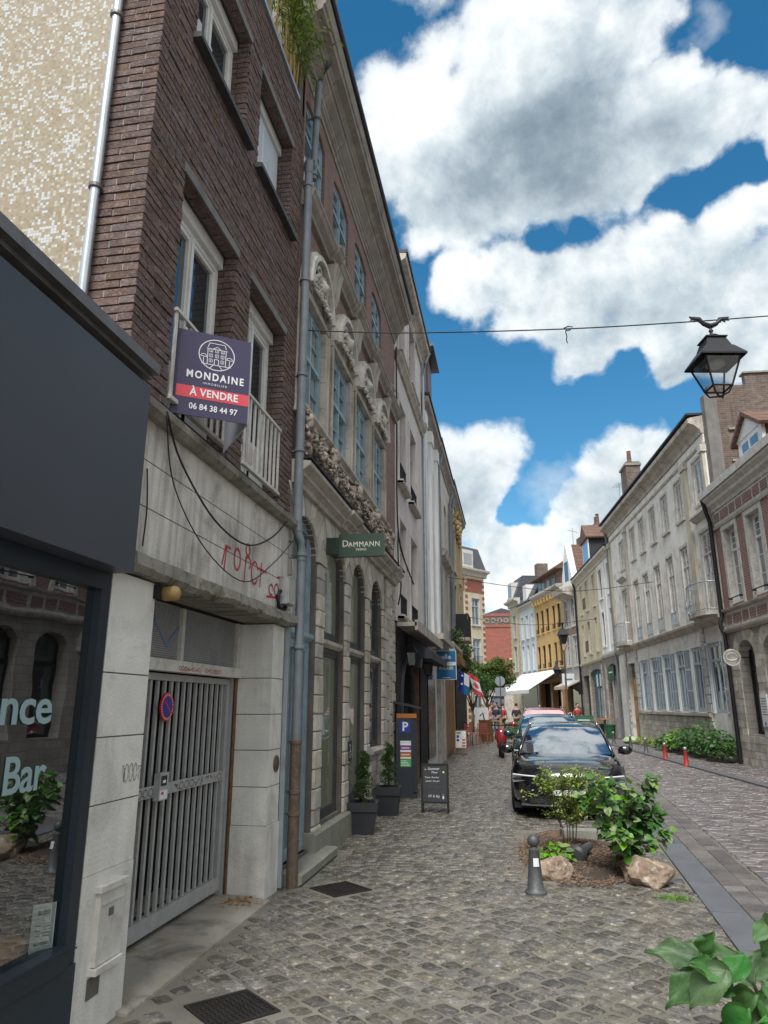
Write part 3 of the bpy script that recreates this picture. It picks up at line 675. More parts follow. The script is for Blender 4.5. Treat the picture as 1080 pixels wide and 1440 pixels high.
# iron covers with raised tread
def cover(x, y, s, ang, label):
    r = empty('manhole_cover', (x, y, 0), ang, label, 'manhole cover', 'iron covers in the cobbled pavement')
    m = MB(); m.box(-s / 2, s / 2, -s / 2, s / 2, -.03, -.002); h = s / 2
    m.build('plate', 'iron_cover', r)
    m = MB(); 
    for a in ((-h, h, -h, -h + .018), (-h, h, h - .018, h), (-h, -h + .018, -h + .018, h - .018), (h - .018, h, -h + .018, h - .018)): m.box(a[0], a[1], a[2], a[3], -.02, .006)
    m.build('rim', 'iron_cover', r)
    m = MB(); k = int(s / .035)
    for i in range(k):
        for j in range(k):
            cx = -h + .03 + (s - .06) * i / (k - 1); cy = -h + .03 + (s - .06) * j / (k - 1); q = .012
            if (i + j) % 2: m.box(cx - q, cx + q, cy - .004, cy + .004, -.002, .004)
            else: m.box(cx - .004, cx + .004, cy - q, cy + q, -.002, .004)
    o = m.build('tread', 'iron_cover', r); o['kind'] = 'stuff'
cover(-1.64, 4.40, .40, DA, 'square iron cover with tread pattern nearest the camera at the bottom edge')
cover(-1.66, 7.16, .42, DA, 'square iron cover by the stone step of the arched shop')

# ---------------------------------------------------------------- left side, near: shop with dark fascia
XL = -2.24
LX = lambda n: XL + n
S = Fac('shopfront', 'dark grey shopfront with large reflecting window and blank fascia at left edge', (XL, 0), 0, 1, 'shop')
m = S.mb(); m.box(-.5, .14, -1.5, 3.72, 2.38, 3.53); m.build('fascia', 'fascia_grey', S.root)
m = S.mb(); m.box(-.6, .05, -1.5, 3.74, 3.53, 3.60); m.build('roof_edge', 'concrete_mossy', S.root)
m = S.mb(); m.box(-3.0, .12, -1.5, 3.76, 3.60, 3.63); m.prism([(.10, 3.632), (.165, 3.632), (.165, 3.70), (.15, 3.71), (.10, 3.70)], -1.5, 3.77); m.build('coping', 'coping_metal', S.root)
m = S.mb(); m.box(-.06, .01, -1.5, 3.74, .02, .40); m.build('stall_riser', 'riser_navy', S.root)
m = S.mb(); m.box(-.09, .0, 3.645, 3.735, .402, 2.378); m.box(-.09, .0, -1.5, 3.645, 2.28, 2.378); m.box(-.09, .03, -1.5, 3.645, .402, .50); m.box(.031, .034, -1.5, 3.70, .478, .485); m.box(-.09, 0, .6, .69, .5, 2.28); m.build('window_frame', 'frame_navy', S.root)
for a, b in ((-1.5, .6), (.69, 3.645)):
    m = S.mb(); m.box(-.052, -.046, a, b, .50, 2.28); m.build('window_pane', 'glass_shop', S.root)
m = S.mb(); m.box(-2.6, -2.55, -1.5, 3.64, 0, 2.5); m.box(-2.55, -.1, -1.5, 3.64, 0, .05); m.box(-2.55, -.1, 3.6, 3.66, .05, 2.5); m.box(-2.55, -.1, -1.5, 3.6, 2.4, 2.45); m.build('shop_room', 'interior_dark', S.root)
m = S.mb(); m.box(-.4, -.09, -1.4, 3.6, .38, .485); m.build('display_shelf', 'wood_light', S.root)
RY = (pi / 2, 0, pi / 2)     # text facing +X, reading along +Y
text_obj('nce', .24, 'lettering_mint', S.root, (-.040, 3.38, 1.64), RY, align='RIGHT', bold=.004, space=.97, sx=1.18)
text_obj('Bar', .235, 'lettering_mint', S.root, (-.040, 3.38, 1.33), RY, align='RIGHT', bold=.003, space=.95)
def on(o, label, cat, group=None): tag(o, label, cat, group); return o
for i, (u, n, t_) in enumerate(((3.55, -.172, 0), (3.557, -.143, 0), (3.564, -.114, 0), (3.571, -.085, 1))):
    r = empty('menu_card', (LX(n), u, .49), radians(-38), ('printed white card standing in the dark shop window, in front of its stack' if t_ else ('clear sheet of the window card stack, %s' % ('directly behind the printed card', 'farthest from the printed card', 'in the middle of the stack')[(1, 2, 0)[i]])), 'card', 'cards standing in the shop window')
    m = MB(); m.box(-.0015, .0015, -.055, .055, 0, .215); m.build('sheet', 'print_white' if t_ else 'glass_clear', r)
    if t_:
        m = MB(); m.box(.0016, .0022, -.03, .03, .165, .185)
        for k in range(4): m.box(.0016, .0022, .0, .035, .11 - k * .014, .115 - k * .014)
        for k in range(3): m.box(.0016, .0022, -.035, -.01, .115 - k * .022, .12 - k * .022)
        m.box(.0016, .0022, -.035, .03, .03, .045); m.build('print', 'graffiti_grey', r)
# rounded tan leather cushion resting inside the shop window
r = MB(); r.blob((0, 0, 0), .13, 3, .12, (.6, 1.2, .5)); o = r.build('cushion', 'leather_tan', smooth=True); o.location = (LX(-.14), 3.335, .55); tag(o, 'tan leather cushion on the shelf inside the dark shop window', 'cushion')

# mosaic gable building behind the shop
G = Fac('mosaic_building', 'tall gable wall of sand and white mosaic tiles above the dark shop', (XL, 0), 0, 1, 'building')
m = G.mb(); m.box(-7, -.335, 3.675, 4.2, 3.2, 12); m.build('tiled_wall', 'mosaic_tiles', G.root)
P = Fac('drainpipe', 'silver round drainpipe between the mosaic wall and the brown brick corner', (XL, 0), 0, 1, 'drainpipe')
m = P.mb(); m.tube([(-.335, 3.62, 3.6), (-.335, 3.62, 12)], .031, 12); m.build('pipe', 'pipe_silver', P.root, smooth=True, angle=.8)
for z in (4.95, 6.4, 9.2):
    m = P.mb(); m.lathe([(.037, z), (.044, z + .004), (.044, z + .03), (.037, z + .034)], (-.335, 3.62, 0), 14); m.box(-.36, -.30, 3.65, 3.68, z, z + .02); m.build('clip', 'coping_metal', P.root)

# ---------------------------------------------------------------- brown brick building with garage gate
B = Fac('brick_house', 'narrow brown brick house over a white garage front with barred gate', (XL, 0), 0, 1, 'building')
B0, B1 = 3.67, 7.02
holesB = [(4.18, 5.24, 3.64, 5.50), (5.59, 6.63, 3.64, 5.50), (4.17, 5.24, 6.80, 7.92), (5.59, 6.63, 6.80, 7.92)]
core = B.wall('mortar_wall', B0 + .012, B1, 3.56, 8.68, holesB, 'mortar_shaded', t=.35, front=-.02)
m = B.mb(); m.box(-.75, -.365, B0 + .02, B1, 3.6, 8.6); m.build('inner_wall', 'interior_dark', B.root)
bricks = []    # (n0,n1,u0,u1,z0,z1)
def brick_run(face, a, b, z, off, cut=()):
    L_, J = .215, .011; x = a - off
    while x < b:
        x0, x1 = max(x, a), min(x + L_, b)
        segs = [(x0, x1)]
        for (c, d) in cut:
            segs = [s for q in segs for s in ([(q[0], min(q[1], c))] if q[0] < c else []) + ([(max(q[0], d), q[1])] if q[1] > d else []) if s[1] - s[0] > .03]
        for s in segs:
            if s[1] - s[0] > .03: bricks.append((face, s[0], s[1], z))
        x += L_ + J
CH = .0605
k = 0; z = 3.62
while z < 8.66:
    off = (0, .113)[k % 2]
    cuts = [(h[0], h[1]) for h in holesB if h[2] - .02 < z + .02 < h[3] + .0]
    brick_run('F', B0 + .0, B1, z, off, cuts)
    brick_run('G', 0.0, .335, z, .113 - off + .0, ())
    for hi, h in enumerate(holesB):
        if h[2] - .02 < z + .02 < h[3]:
            brick_run('J%d' % hi, .013, .25, z, .113 - off); brick_run('K%d' % hi, .013, .25, z, off)
    z += CH; k += 1
def brick_box(b):
    face, a, c, z = b; j = random.uniform(-.004, .005); h = .049
    z0, z1 = z + random.uniform(-.001, .001), z + h + random.uniform(-.001, .001)
    if face == 'F': return (-.10 if c - a > .2 else -.05, j, a + .001, c - .001, z0, z1)
    if face == 'G': return (-c, -a, B0 - .001 + j, B0 + .06, z0, z1)
    h_ = holesB[int(face[1])]
    if face[0] == 'J': return (-c, -a, h_[1] - .006 + j * .6, h_[1] + .05, z0, z1)
    return (-c, -a, h_[0] - .05, h_[0] + .006 + j * .6, z0, z1)
def bkey(b):
    face, a, c, z = b; y = a if face == 'F' else B0; x = XL - (0 if face == 'F' else a)
    if face[0] in 'JK': y = holesB[int(face[1])][1 if face[0] == 'J' else 0]
    d = sqrt(x * x + y * y + (z - CAM_H) ** 2); full = c - a > .2
    if z - CAM_H > y * 1.16 or not full or face[0] == 'K': return 1e3 + d
    if face[0] == 'G' and a > .3: return 1e3
    return d * (1 if face != 'F' else 1.25)
bricks.sort(key=bkey); random_b = []
protoB = {}
for i, b in enumerate(bricks[:300]):
    n0, n1, u0, u1, z0, z1 = brick_box(b); key = ('F' if b[0] == 'F' else 'G', i % 8)
    if key not in protoB:
        q = MB(); dn, du, dz = n1 - n0, u1 - u0, z1 - z0
        if key[0] == 'F': q.box(-.10, 0, -.1065, .1065, 0, .049, .0018)
        else: q.box(-.1065, .1065, 0, .06, 0, .049, .0018)
        protoB[key] = q.mesh('brick', 'brick_brown')
    if b[0] == 'F': inst(protoB[key], 'brick', B.root, (n1, (u0 + u1) / 2, z0))
    else: inst(protoB[key], 'brick', B.root, ((n0 + n1) / 2, u0, z0))
m = B.mb()
for face, a, c_, z_ in bricks:
    if face == 'F': m.box(-.06, -.004, c_ + .0005, c_ + .0105, z_ + .001, z_ + .048) if c_ < B1 - .02 and not any(h[0] - .02 < c_ < h[1] and h[2] - .02 < z_ < h[3] for h in holesB) else None
    elif face == 'G': m.box(-c_ - .0105, -c_ - .0005, B0 + .003, B0 + .05, z_ + .001, z_ + .048) if c_ < .32 else None
m.build('mortar_fill', 'mortar_light', B.root, recalc=False)['kind'] = 'stuff'
m = B.mb()
for b in bricks[300:]: m.box(*brick_box(b), .0015)
o = m.build('bricks', 'brick_brown', B.root, recalc=False); o['kind'] = 'stuff'
for (u0, u1, z0, z1) in holesB:
    m = B.mb(); m.box(-.33, .012, u0 - .02, u1 + .03, z1 + .002, z1 + .085); m.build('lintel', 'concrete_lintel', B.root)
for (u0, u1) in ((4.17, 5.24), (5.59, 6.63)):
    m = B.mb(); m.prism([(-.3, 6.72), (.075, 6.705), (.075, 6.75), (.02, 6.765), (-.3, 6.80)], u0 - .06, u1 + .08); m.build('window_sill', 'sill_dark', B.root)
B.window(4.19, 3.64, 1.04, 1.74, -.17, 'white_paint', 'glass_dark', 2, (1,), .05, depth=.07)
B.window(5.60, 3.64, 1.02, 1.74, -.17, 'white_paint', 'glass_dark', 2, (1,), .05, depth=.07)
B.window(4.19, 6.80, 1.04, 1.0, -.17, 'white_paint', 'glass_dark', 2, (1,), .05, depth=.07)
B.window(5.60, 6.80, 1.02, 1.0, -.17, 'white_paint', 'glass_dark', 2, (1,), .05, depth=.07)
for (u0, u1, z0, zt) in ((4.18, 5.24, 5.38, 5.50), (5.59, 6.63, 5.38, 5.50), (4.18, 5.24, 7.80, 7.92), (5.59, 6.63, 7.80, 7.92)):
    m = B.mb(); m.box(-.30, -.13, u0 + .005, u1 - .005, z0, zt); m.build('shutter_box', 'white_paint', B.root)
m = B.mb()
for i in range(16): m.box(-.175, -.160, 5.66, 6.58, 7.76 - i * .038, 7.795 - i * .038)
m.build('roller_shutter', 'shutter_pale', B.root)
m = B.mb()
for (u0, u1) in ((4.19, 5.23), (5.60, 6.62)):
    for uu in (u0, (u0 + u1) / 2 + .02): m.box(-.162, -.156, uu + .06, uu + (u1 - u0) / 2 - .07, 3.72, 4.12)
m.build('door_panel', 'white_paint', B.root)
def railing(u0, u1, label):
    r = Fac('balcony_railing', label, (XL, 0), 0, 1, 'railing', group='white railings of the brick house')
    m = r.mb(); m.box(-.02, .02, u0, u1, 4.36, 4.385); m.build('rail', 'white_old_paint', r.root); m = r.mb(); m.box(-.02, .02, u0, u1, 3.685, 3.715); m.build('rail', 'white_old_paint', r.root)
    k = 9
    q = r.mb(); q.box(-.008, .008, -.016, .016, 0, .643); me = q.mesh('baluster', 'white_old_paint')
    for i in range(k): inst(me, 'baluster', r.root, (0, u0 + .03 + (u1 - u0 - .06) * i / (k - 1), 3.716))
railing(4.20, 5.20, 'white metal railing behind the purple estate agent board')
railing(5.60, 6.60, 'white metal railing in the window right of the purple board')
# terrace on top: coping, reed screen and bamboo
m = B.mb(); m.box(-.3, .03, B0 - .03, 6.76, 8.70, 8.76); m.box(-.38, -.3, B0, B1, 8.68, 8.70); m.build('coping', 'zinc', B.root)
m = B.mb(); m.box(-.34, -.30, 6.80, 7.04, 3.6, 9.6); m.box(-.3, -.02, 6.86, 7.02, 8.68, 9.9); m.build('party_wall', 'brick_party', B.root)
r = empty('reed_screen', (LX(-.16), 5.0, 8.76), 0, 'brown reed screen along the roof terrace behind the bamboo', 'screen')
m = MB()
for i in range(150): u = -1.3 + i * .0135; m.tube([(random.uniform(-.01, .01), u, 0), (random.uniform(-.02, .02), u + random.uniform(-.01, .01), random.uniform(.8, 1.1))], .006, 4)
m.build('reeds', 'reed_screen', r)['kind'] = 'stuff'
def bamboo(x, y, z, n, label, canes=9):
    r = empty('bamboo_plant', (x, y, z), 0, label, 'plant', 'bamboo on the roof terrace')
    m = MB(); tips = []
    for i in range(canes):
        a = random.uniform(0, 6.28); b = (random.uniform(-.06, .12), random.uniform(-.35, .35)); h = random.uniform(.9, 1.9)
        p = [(b[0] + .25 * t * t * cos(a) * .5 + .13 * t * t, b[1] + .3 * t * t * sin(a), h * t) for t in (0, .33, .66, 1)]; m.tube(p, .013, 6, r2=.005); tips.append(p)
    m.build('cane', 'bamboo_cane', r, smooth=True)
    m = MB()
    for i in range(n):
        p = random.choice(tips); t = random.uniform(.25, 1) ** .7 * 3; k_ = min(2, int(t)); f_ = t - k_
        c = Vector(p[k_]).lerp(Vector(p[k_ + 1]), f_) + Vector((random.gauss(.05, .09), random.gauss(0, .14), random.gauss(0, .09)))
        leaf(m, c, Vector((random.uniform(-.4, 1), random.uniform(-1, 1), random.uniform(-1.2, .4))), .10, .012, 0)
    m.build('foliage', 'leaf_bamboo', r, recalc=False)['kind'] = 'stuff'
def leaf(m, c, d, L_, w, curl=.2, nrm=None):
    d = Vector(d).normalized(); s = d.cross(nrm if nrm is not None else Vector((random.uniform(-.5, .5), random.uniform(-.5, .5), 1))).normalized(); n = s.cross(d)
    P = [c, c + d * L_ * .35 + s * w, c + d * L_ * .35 - s * w, c + d * L_ * .72 + s * w * .7 - n * curl * L_ * .3, c + d * L_ * .72 - s * w * .7 - n * curl * L_ * .3, c + d * L_ - n * curl * L_ * .6]
    m.add([tuple(p) for p in P], [(0, 1, 2), (1, 3, 4, 2), (3, 5, 4)])
bamboo(LX(-.08), 6.35, 8.72, 1500, 'bushy green bamboo overhanging the drainpipe at the terrace corner', 14)
bamboo(LX(-.10), 5.55, 8.72, 700, 'thinner bamboo in front of the reed screen above the shuttered window', 9)
# ledge, stained lintel panels, mossy lower ledge
m = B.mb(); m.prism([(-.3, 3.44), (.05, 3.44), (.095, 3.47), (.10, 3.52), (.02, 3.56), (-.3, 3.565)], B0, 7.04); m.build('ledge', 'concrete_mossy', B.root)
z = 2.56
for a, b in ((2.56, 2.86), (2.868, 3.16), (3.168, 3.44)):
    m = B.mb(); m.box(-.35, 0, B0 + .01, 7.02, a, b); m.build('lintel_panel', 'stucco_stained', B.root)
m = B.mb(); m.box(-.34, -.006, B0 + .02, 7.01, 2.5, 3.5); m.build('backing', 'stone_joint', B.root)
m = B.mb(); N_ = 28
for i in range(N_):
    a = B0 + .02 + (7.1 - B0) * i / N_; b = B0 + .02 + (7.1 - B0) * (i + 1) / N_; j = random.uniform(-.014, .012); q = random.uniform(-.012, .012)
    m.prism([(-.3, 2.42), (.06 + j, 2.415 + q), (.10 + j, 2.45 + q), (.09 + j, 2.53), (.02, 2.558), (-.3, 2.559)], a, b - .001)
m.build('lower_ledge', 'concrete_mossy', B.root)
# piers of panels
def pier(u0, u1, n0, n1, zs, mt='stucco_white'):
    for a, b in zip(zs[:-1], zs[1:]):
        m = B.mb(); m.box(n0, n1, u0, u1, a + .004, b - .004); m.build('pier_panel', mt, B.root)
pier(3.745, 4.26, -.5, 0, [.78, 1.13, 1.48, 1.83, 2.41])
pier(3.745, 4.26, -.5, .004, [-.02, .785])
m = B.mb(); m.box(-.48, -.006, 3.75, 4.25, 0, 2.41); m.build('pier_core', 'stone_joint', B.root); m = B.mb(); m.box(-.32, -.006, 6.66, 6.98, 0, 2.41); m.build('pier_core', 'stone_joint', B.root)
pier(6.65, 6.99, -.335, 0, [.60, .93, 1.25, 1.57, 1.90, 2.41])
pier(6.64, 7.0, -.345, .012, [-.02, .603])
# gate recess: garage interior
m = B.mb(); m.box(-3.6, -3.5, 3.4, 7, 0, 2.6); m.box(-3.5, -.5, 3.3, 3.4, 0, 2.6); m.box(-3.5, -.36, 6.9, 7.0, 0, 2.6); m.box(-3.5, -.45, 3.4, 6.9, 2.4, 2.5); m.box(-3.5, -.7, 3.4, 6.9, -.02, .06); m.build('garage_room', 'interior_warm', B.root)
m = B.mb(); m.box(-.42, -.30, 4.262, 6.64, 1.90, 1.985); m.box(-.40, -.33, 5.38, 5.43, 1.986, 2.40); m.box(-.40, -.33, 6.58, 6.64, 1.986, 2.41); m.build('transom', 'white_old_paint', B.root)
m = B.mb()
for i in range(26): m.box(-.375 + (i % 2) * .0, -.362, 4.262, 6.58, 1.987 + i * .0164, 1.987 + i * .0164 + .0135)
m.build('shutter_slats', 'shutter_slats', B.root)['kind'] = 'stuff'
m = B.mb(); m.box(-.42, -.38, 4.262, 6.58, 1.985, 2.42); m.build('shutter_back', 'interior_dark', B.root)
m = B.mb(); m.box(-.46, -.36, 6.585, 6.645, .03, 1.9); m.build('gate_post', 'gate_grey', B.root); m = B.mb(); m.box(-.345, -.336, 6.60, 6.649, .03, 1.90); m.build('rust_strip', 'rust', B.root)
GT = Fac('garage_gate', 'grey barred metal garage gate with round no parking sign', (XL, 0), 0, 1, 'gate')
m = GT.mb(); m.box(-.43, -.38, 4.1, 6.57, .09, .20); m.box(-.43, -.38, 4.1, 6.57, 1.835, 1.885); m.box(-.43, -.38, 6.50, 6.57, .2, 1.835); m.box(-.376, -.366, 4.1, 6.45, 1.005, 1.085); m.build('gate_frame', 'gate_grey', GT.root)
q = GT.mb(); q.box(-.011, .011, -.015, .015, 0, 1.63); me = q.mesh('bar', 'gate_grey')
for i in range(21): inst(me, 'bar', GT.root, (-.405, 4.16 + i * .1135, .203))
ns = empty('no_parking_sign', (LX(-.355), 5.27, 1.64), 0, 'round blue and red no parking sign fixed on the grey gate', 'sign')
m = MB(); m.lathe([(.105, -.012), (.105, 0)], seg=32, axis='x'); m.build('rim', 'sign_red', ns)
m = MB(); m.lathe([(.074, .001), (.074, .003)], seg=32, axis='x'); m.build('face', 'sign_blue', ns)
m = MB(); m.add([(.005, -.060, .044), (.005, -.046, .058), (.005, .060, -.044), (.005, .046, -.058)], [(0, 1, 2, 3)]); m.build('slash', 'sign_red', ns)
m = MB()
for i in range(30):
    a = 2 * pi * i / 30
    if abs((a % pi) - 0) < .15: continue
    q = Vector((0, cos(a), sin(a))); t = Vector((0, -sin(a), cos(a)))
    m.add([tuple(Vector((.0015, 0, 0)) + q * r_ + t * w_) for r_, w_ in ((.084, -.005), (.084, .003), (.095, .003), (.095, -.005))], [(0, 1, 2, 3)])
m.build('print', 'print_white', ns)
lb = empty('lock_box', (LX(-.34), 5.24, 1.0), 0, 'small grey box with stickers at the middle of the gate rail', 'box')
m = MB(); m.box(-.025, .02, -.07, .07, -.02, .17); m.build('box', 'plastic_grey', lb); m = MB(); m.box(.021, .022, -.05, .04, .08, .15); m.build('sticker', 'print_black', lb)
m = MB(); m.box(.021, .022, -.06, .06, -.012, .05); m.build('sticker', 'print_white', lb); m = MB(); m.box(.0225, .0235, -.04, .0, .02, .04); m.build('sticker', 'band_red', lb)
m = MB(); m.box(.0225, .0235, -.025, .02, .1, .12); m.build('print', 'print_white', lb)
# scribbles
def scribble(m, u0, z0, w, h, n, k, th, seed):
    R_ = random.Random(seed); x = u0
    while x < u0 + w:
        c = R_.random(); dx = w / k
        if c < .5: pts = [(x + dx * .5 * (1 + cos(t)) * .8, z0 + h * .5 + h * .5 * sin(t * 1.0)) for t in [i * .6 for i in range(11)]]
        else: pts = [(x + dx * R_.random(), z0 + h * R_.random()) for _ in range(5)]
        m.ribbon(pts, th, n); x += dx
def graffiti(label, mt, args, strokes=None):
    r = Fac('graffiti', label, (XL, 0), 0, 1, 'graffiti'); m = r.mb()
    for a in args: scribble(m, *a)
    for s_ in (strokes or []): m.ribbon(*s_)
    o = m.build('paint', mt, r.root, recalc=False)
graffiti('black tags scrawled along the middle rail of the gate', 'graffiti_grey', [(4.35, 1.015, .75, .055, -.366, 9, .007, 1), (5.5, 1.015, .85, .055, -.366, 9, .007, 2)])
graffiti('small grey tag scratched on the white pier left of the gate', 'graffiti_grey', [(4.02, 1.22, .2, .1, .001, 4, .004, 5)])
def arc(cu, cz, ru, rz, a0, a1, k=12): return [(cu + ru * cos(radians(a0 + (a1 - a0) * i / k)), cz + rz * sin(radians(a0 + (a1 - a0) * i / k))) for i in range(k + 1)]
g = 5.30; st = []
for P_ in ([(g, 2.74), (g + .06, 2.90), (g + .16, 2.90)], [(g + .08, 2.90), (g + .05, 2.70)], arc(g + .32, 2.84, .07, .09, 0, 360), [(g + .52, 2.90), (g + .5, 2.68)], arc(g + .58, 2.86, .06, .05, 200, -60), arc(g + .56, 2.97, .05, .05, 0, 360), arc(g + .75, 2.8, .08, .10, 30, 330), [(g + .92, 2.92), (g + .9, 2.70)], [(g + .84, 2.86), (g + 1.06, 2.86)],
           arc(g + 1.22, 2.72, .06, .05, 0, 300), arc(g + 1.38, 2.74, .06, .06, 0, 330), arc(g + 1.52, 2.78, .05, .03, 0, 200), arc(g + 1.52, 2.72, .05, .03, 180, -20), arc(g + 1.66, 2.78, .05, .03, 0, 200), arc(g + 1.66, 2.72, .05, .03, 180, -20), [(g + 1.1, 2.64), (g + 1.4, 2.67), (g + 1.75, 2.63)], [(g + 1.4, 2.87), (g + 1.6, 2.9)]): st.append((P_, .021, .001))
graffiti('large red graffiti tag on the stained white lintel above the shutter', 'graffiti_red', [], st)
graffiti('blue sprayed triangle on the roller shutter above the gate', 'graffiti_blue', [], [([(4.98, 2.27), (5.2, 2.10), (5.42, 2.27)], .04, -.359)])
graffiti('tiny red writing on the white transom of the gate', 'graffiti_red', [(5.3, 1.915, .35, .03, -.299, 7, .005, 9), (5.8, 1.915, .3, .035, -.299, 6, .005, 11)])
# meter hatch on left pier
h = Fac('meter_hatch', 'white metal utility hatch set in the pier beside the gate', (XL, 0), 0, 1, 'hatch')
m = h.mb(); m.box(0, .03, 3.89, 4.14, .33, .68); m.build('door', 'white_old_paint', h.root)
m = h.mb(); m.box(0.004, .045, 3.87, 4.16, .685, .715); m.box(.031, .04, 3.91, 4.12, .62, .64); m.build('frame', 'white_old_paint', h.root); m = h.mb(); m.box(.004, .05, 3.87, 4.15, .295, .325); m.build('lip', 'white_old_paint', h.root)
m = h.mb(); m.box(.031, .033, 3.98, 4.03, .55, .59); m.build('print', 'graffiti_grey', h.root)
m = h.mb(); m.box(-.0, .008, 3.87, 3.99, .18, .28); m.build('broken_plaster', 'stone_joint', h.root)
# lamp, junction box, cables
l = Fac('wall_lamp', 'small round amber wall lamp under the mossy ledge left of the gate', (XL, 0), 0, 1, 'lamp')
m = l.mb(); m.lathe([(.03, 0), (.045, .02), (.05, .04), (.05, .09), (.042, .12), (.02, .135)], (.0, 4.33, 2.355), 16, 'x'); m.build('lens', 'lamp_amber', l.root, smooth=True)
m = l.mb(); m.box(-.02, .03, 4.23, 4.29, 2.31, 2.40); m.build('bracket', 'black_matte', l.root)
j = Fac('junction_box', 'grey electric junction box on the wall right of the red graffiti', (XL, 0), 0, 1, 'box')
m = j.mb(); m.box(.0, .09, 6.76, 6.98, 2.62, 2.88); m.box(.091, .10, 6.77, 6.97, 2.63, 2.87); m.build('housing', 'plastic_grey', j.root)
m = j.mb(); m.tube([(.03, 6.72, 2.74), (.03, 6.66, 2.68), (.03, 6.68, 2.58), (.03, 6.8, 2.55), (.03, 6.9, 2.60)], .022, 6); m.build('cable_loop', 'cable', j.root, smooth=True)
def cable(label, pts, r_=.008, name='cable', sag=None):
    m = MB(); P_ = [Vector(p) for p in pts]; out = []
    for i in range(len(P_) - 1):
        p0 = P_[max(0, i - 1)]; p1 = P_[i]; p2 = P_[i + 1]; p3 = P_[min(len(P_) - 1, i + 2)]
        for k in range(6):
            t = k / 6; out.append(.5 * ((2 * p1) + (-p0 + p2) * t + (2 * p0 - 5 * p1 + 4 * p2 - p3) * t * t + (-p0 + 3 * p1 - 3 * p2 + p3) * t ** 3))
    out.append(P_[-1]); c0 = out[0].copy(); m.tube([tuple(p - c0) for p in out], r_, 6)
    o = m.build(name, 'cable', smooth=True); o.location = c0; tag(o, label, 'cable'); return o
cable('thick black cable drooping across the stained lintel below the balcony', [(LX(.10), 4.02, 3.50), (LX(.06), 4.35, 3.27), (LX(.05), 5.0, 3.02), (LX(.05), 5.7, 2.98), (LX(.06), 6.3, 3.18), (LX(.06), 6.75, 3.45)], .008)
cable('thin black cable looping lowest across the stained lintel', [(LX(.10), 4.02, 3.48), (LX(.05), 4.3, 3.08), (LX(.045), 4.9, 2.76), (LX(.045), 5.7, 2.66), (LX(.05), 6.4, 2.95), (LX(.06), 6.98, 3.30)], .005)
cable('short thin cable hanging by the dark fascia corner', [(LX(.02), 3.98, 3.1), (LX(.02), 4.02, 2.85), (LX(.03), 3.99, 2.6)], .005)

# estate agent board (flat panel folded to a V)
e = empty('estate_board', (-1.97, 4.80, 4.12), 0, 'purple estate agent board with house emblem reading A VENDRE', 'sign')
A_ = Vector((-2.225, 4.32)); Bp = Vector((-1.815, 4.60)); Cp = Vector((-2.22, 5.15))
def board_panel(p, q, z0, z1, name, mt):
    d = (q - p); a = math.atan2(d.y, d.x); m = MB(); m.box(0, d.length, -.004, .004, z0, z1); o = m.build(name, mt, e); o.location = (p.x + 1.97, p.y - 4.80, -4.12); o.rotation_euler = (0, 0, a); return o, a, d.length
z0b, z1b = 3.62, 4.275
f1, ang1, wid = board_panel(A_, Bp, z0b, z1b, 'panel', 'panel_plum'); board_panel(Vector((-1.815, 4.612)), Cp, z0b, z1b, 'side_panel', 'panel_back')
m = MB(); m.box(-.02, wid, -.0055, -.0041, 3.755, 3.843); o = m.build('red_band', 'band_red', f1)
m = MB(); m.box(-.05, 0, -.004, .012, z0b, z1b); m.build('edge_panel', 'panel_plum', f1)
TR = (pi / 2, 0, 0); cx = wid / 2
text_obj('MONDAINE', .08, 'print_white', f1, (cx, -.006, 3.935), TR, bold=.002, space=1.32, sx=.80)
text_obj('IMMOBILIER', .023, 'print_white', f1, (cx, -.006, 3.878), TR, space=1.5)
text_obj('\u00c0 VENDRE', .08, 'print_white', f1, (cx, -.0065, 3.799), TR, bold=.002, space=1.1, sx=.85)
text_obj('06 84 38 44 97', .064, 'print_white', f1, (cx, -.006, 3.69), TR, bold=.001, sx=.88)
m = MB()
def stroke(m, pts, w=.006, y=-.006):
    for i in range(len(pts) - 1):
        a = Vector(pts[i]); b = Vector(pts[i + 1]); d = b - a
        if d.length < 1e-6: continue
        t = d.normalized(); q = Vector((-t.y, t.x)) * w / 2
        m.add([(a.x - q.x, y, a.y - q.y), (b.x - q.x, y, b.y - q.y), (b.x + q.x, y, b.y + q.y), (a.x + q.x, y, a.y + q.y)], [(0, 1, 2, 3)])
C0 = (cx, 4.115)
stroke(m, [(C0[0] + .128 * cos(2 * pi * i / 40), C0[1] + .120 * sin(2 * pi * i / 40)) for i in range(41)], .006)
x0, x1, zb, zt = cx - .066, cx + .066, 4.035, 4.160
for P_ in ([(x0, zb), (x0, zt)], [(x1, zb), (x1, zt)], [(x0 - .01, zt), (x1 + .01, zt)], [(x0, zt + .012), (x0 + .01, zt + .045), (x1 - .01, zt + .045), (x1, zt + .012)], [(x0 - .04, zb), (x1 + .04, zb)], [(cx - .015, zb), (cx - .015, zb + .045), (cx + .015, zb + .045), (cx + .015, zb)], [(cx - .02, zb), (cx - .05, zb - .035)], [(cx + .02, zb), (cx + .05, zb - .035)], [(cx - .03, zt), (cx, zt + .02), (cx + .03, zt)]): stroke(m, P_, .0045)
for i in (-1, 0, 1):
    for k_ in (0, 1, 2):
        if i == 0 and k_ == 0: continue
        a = cx + i * .042; b = zb + .02 + k_ * .040; stroke(m, [(a - .011, b), (a + .011, b), (a + .011, b + .024), (a - .011, b + .024), (a - .011, b)], .003); stroke(m, [(a, b), (a, b + .024)], .003)
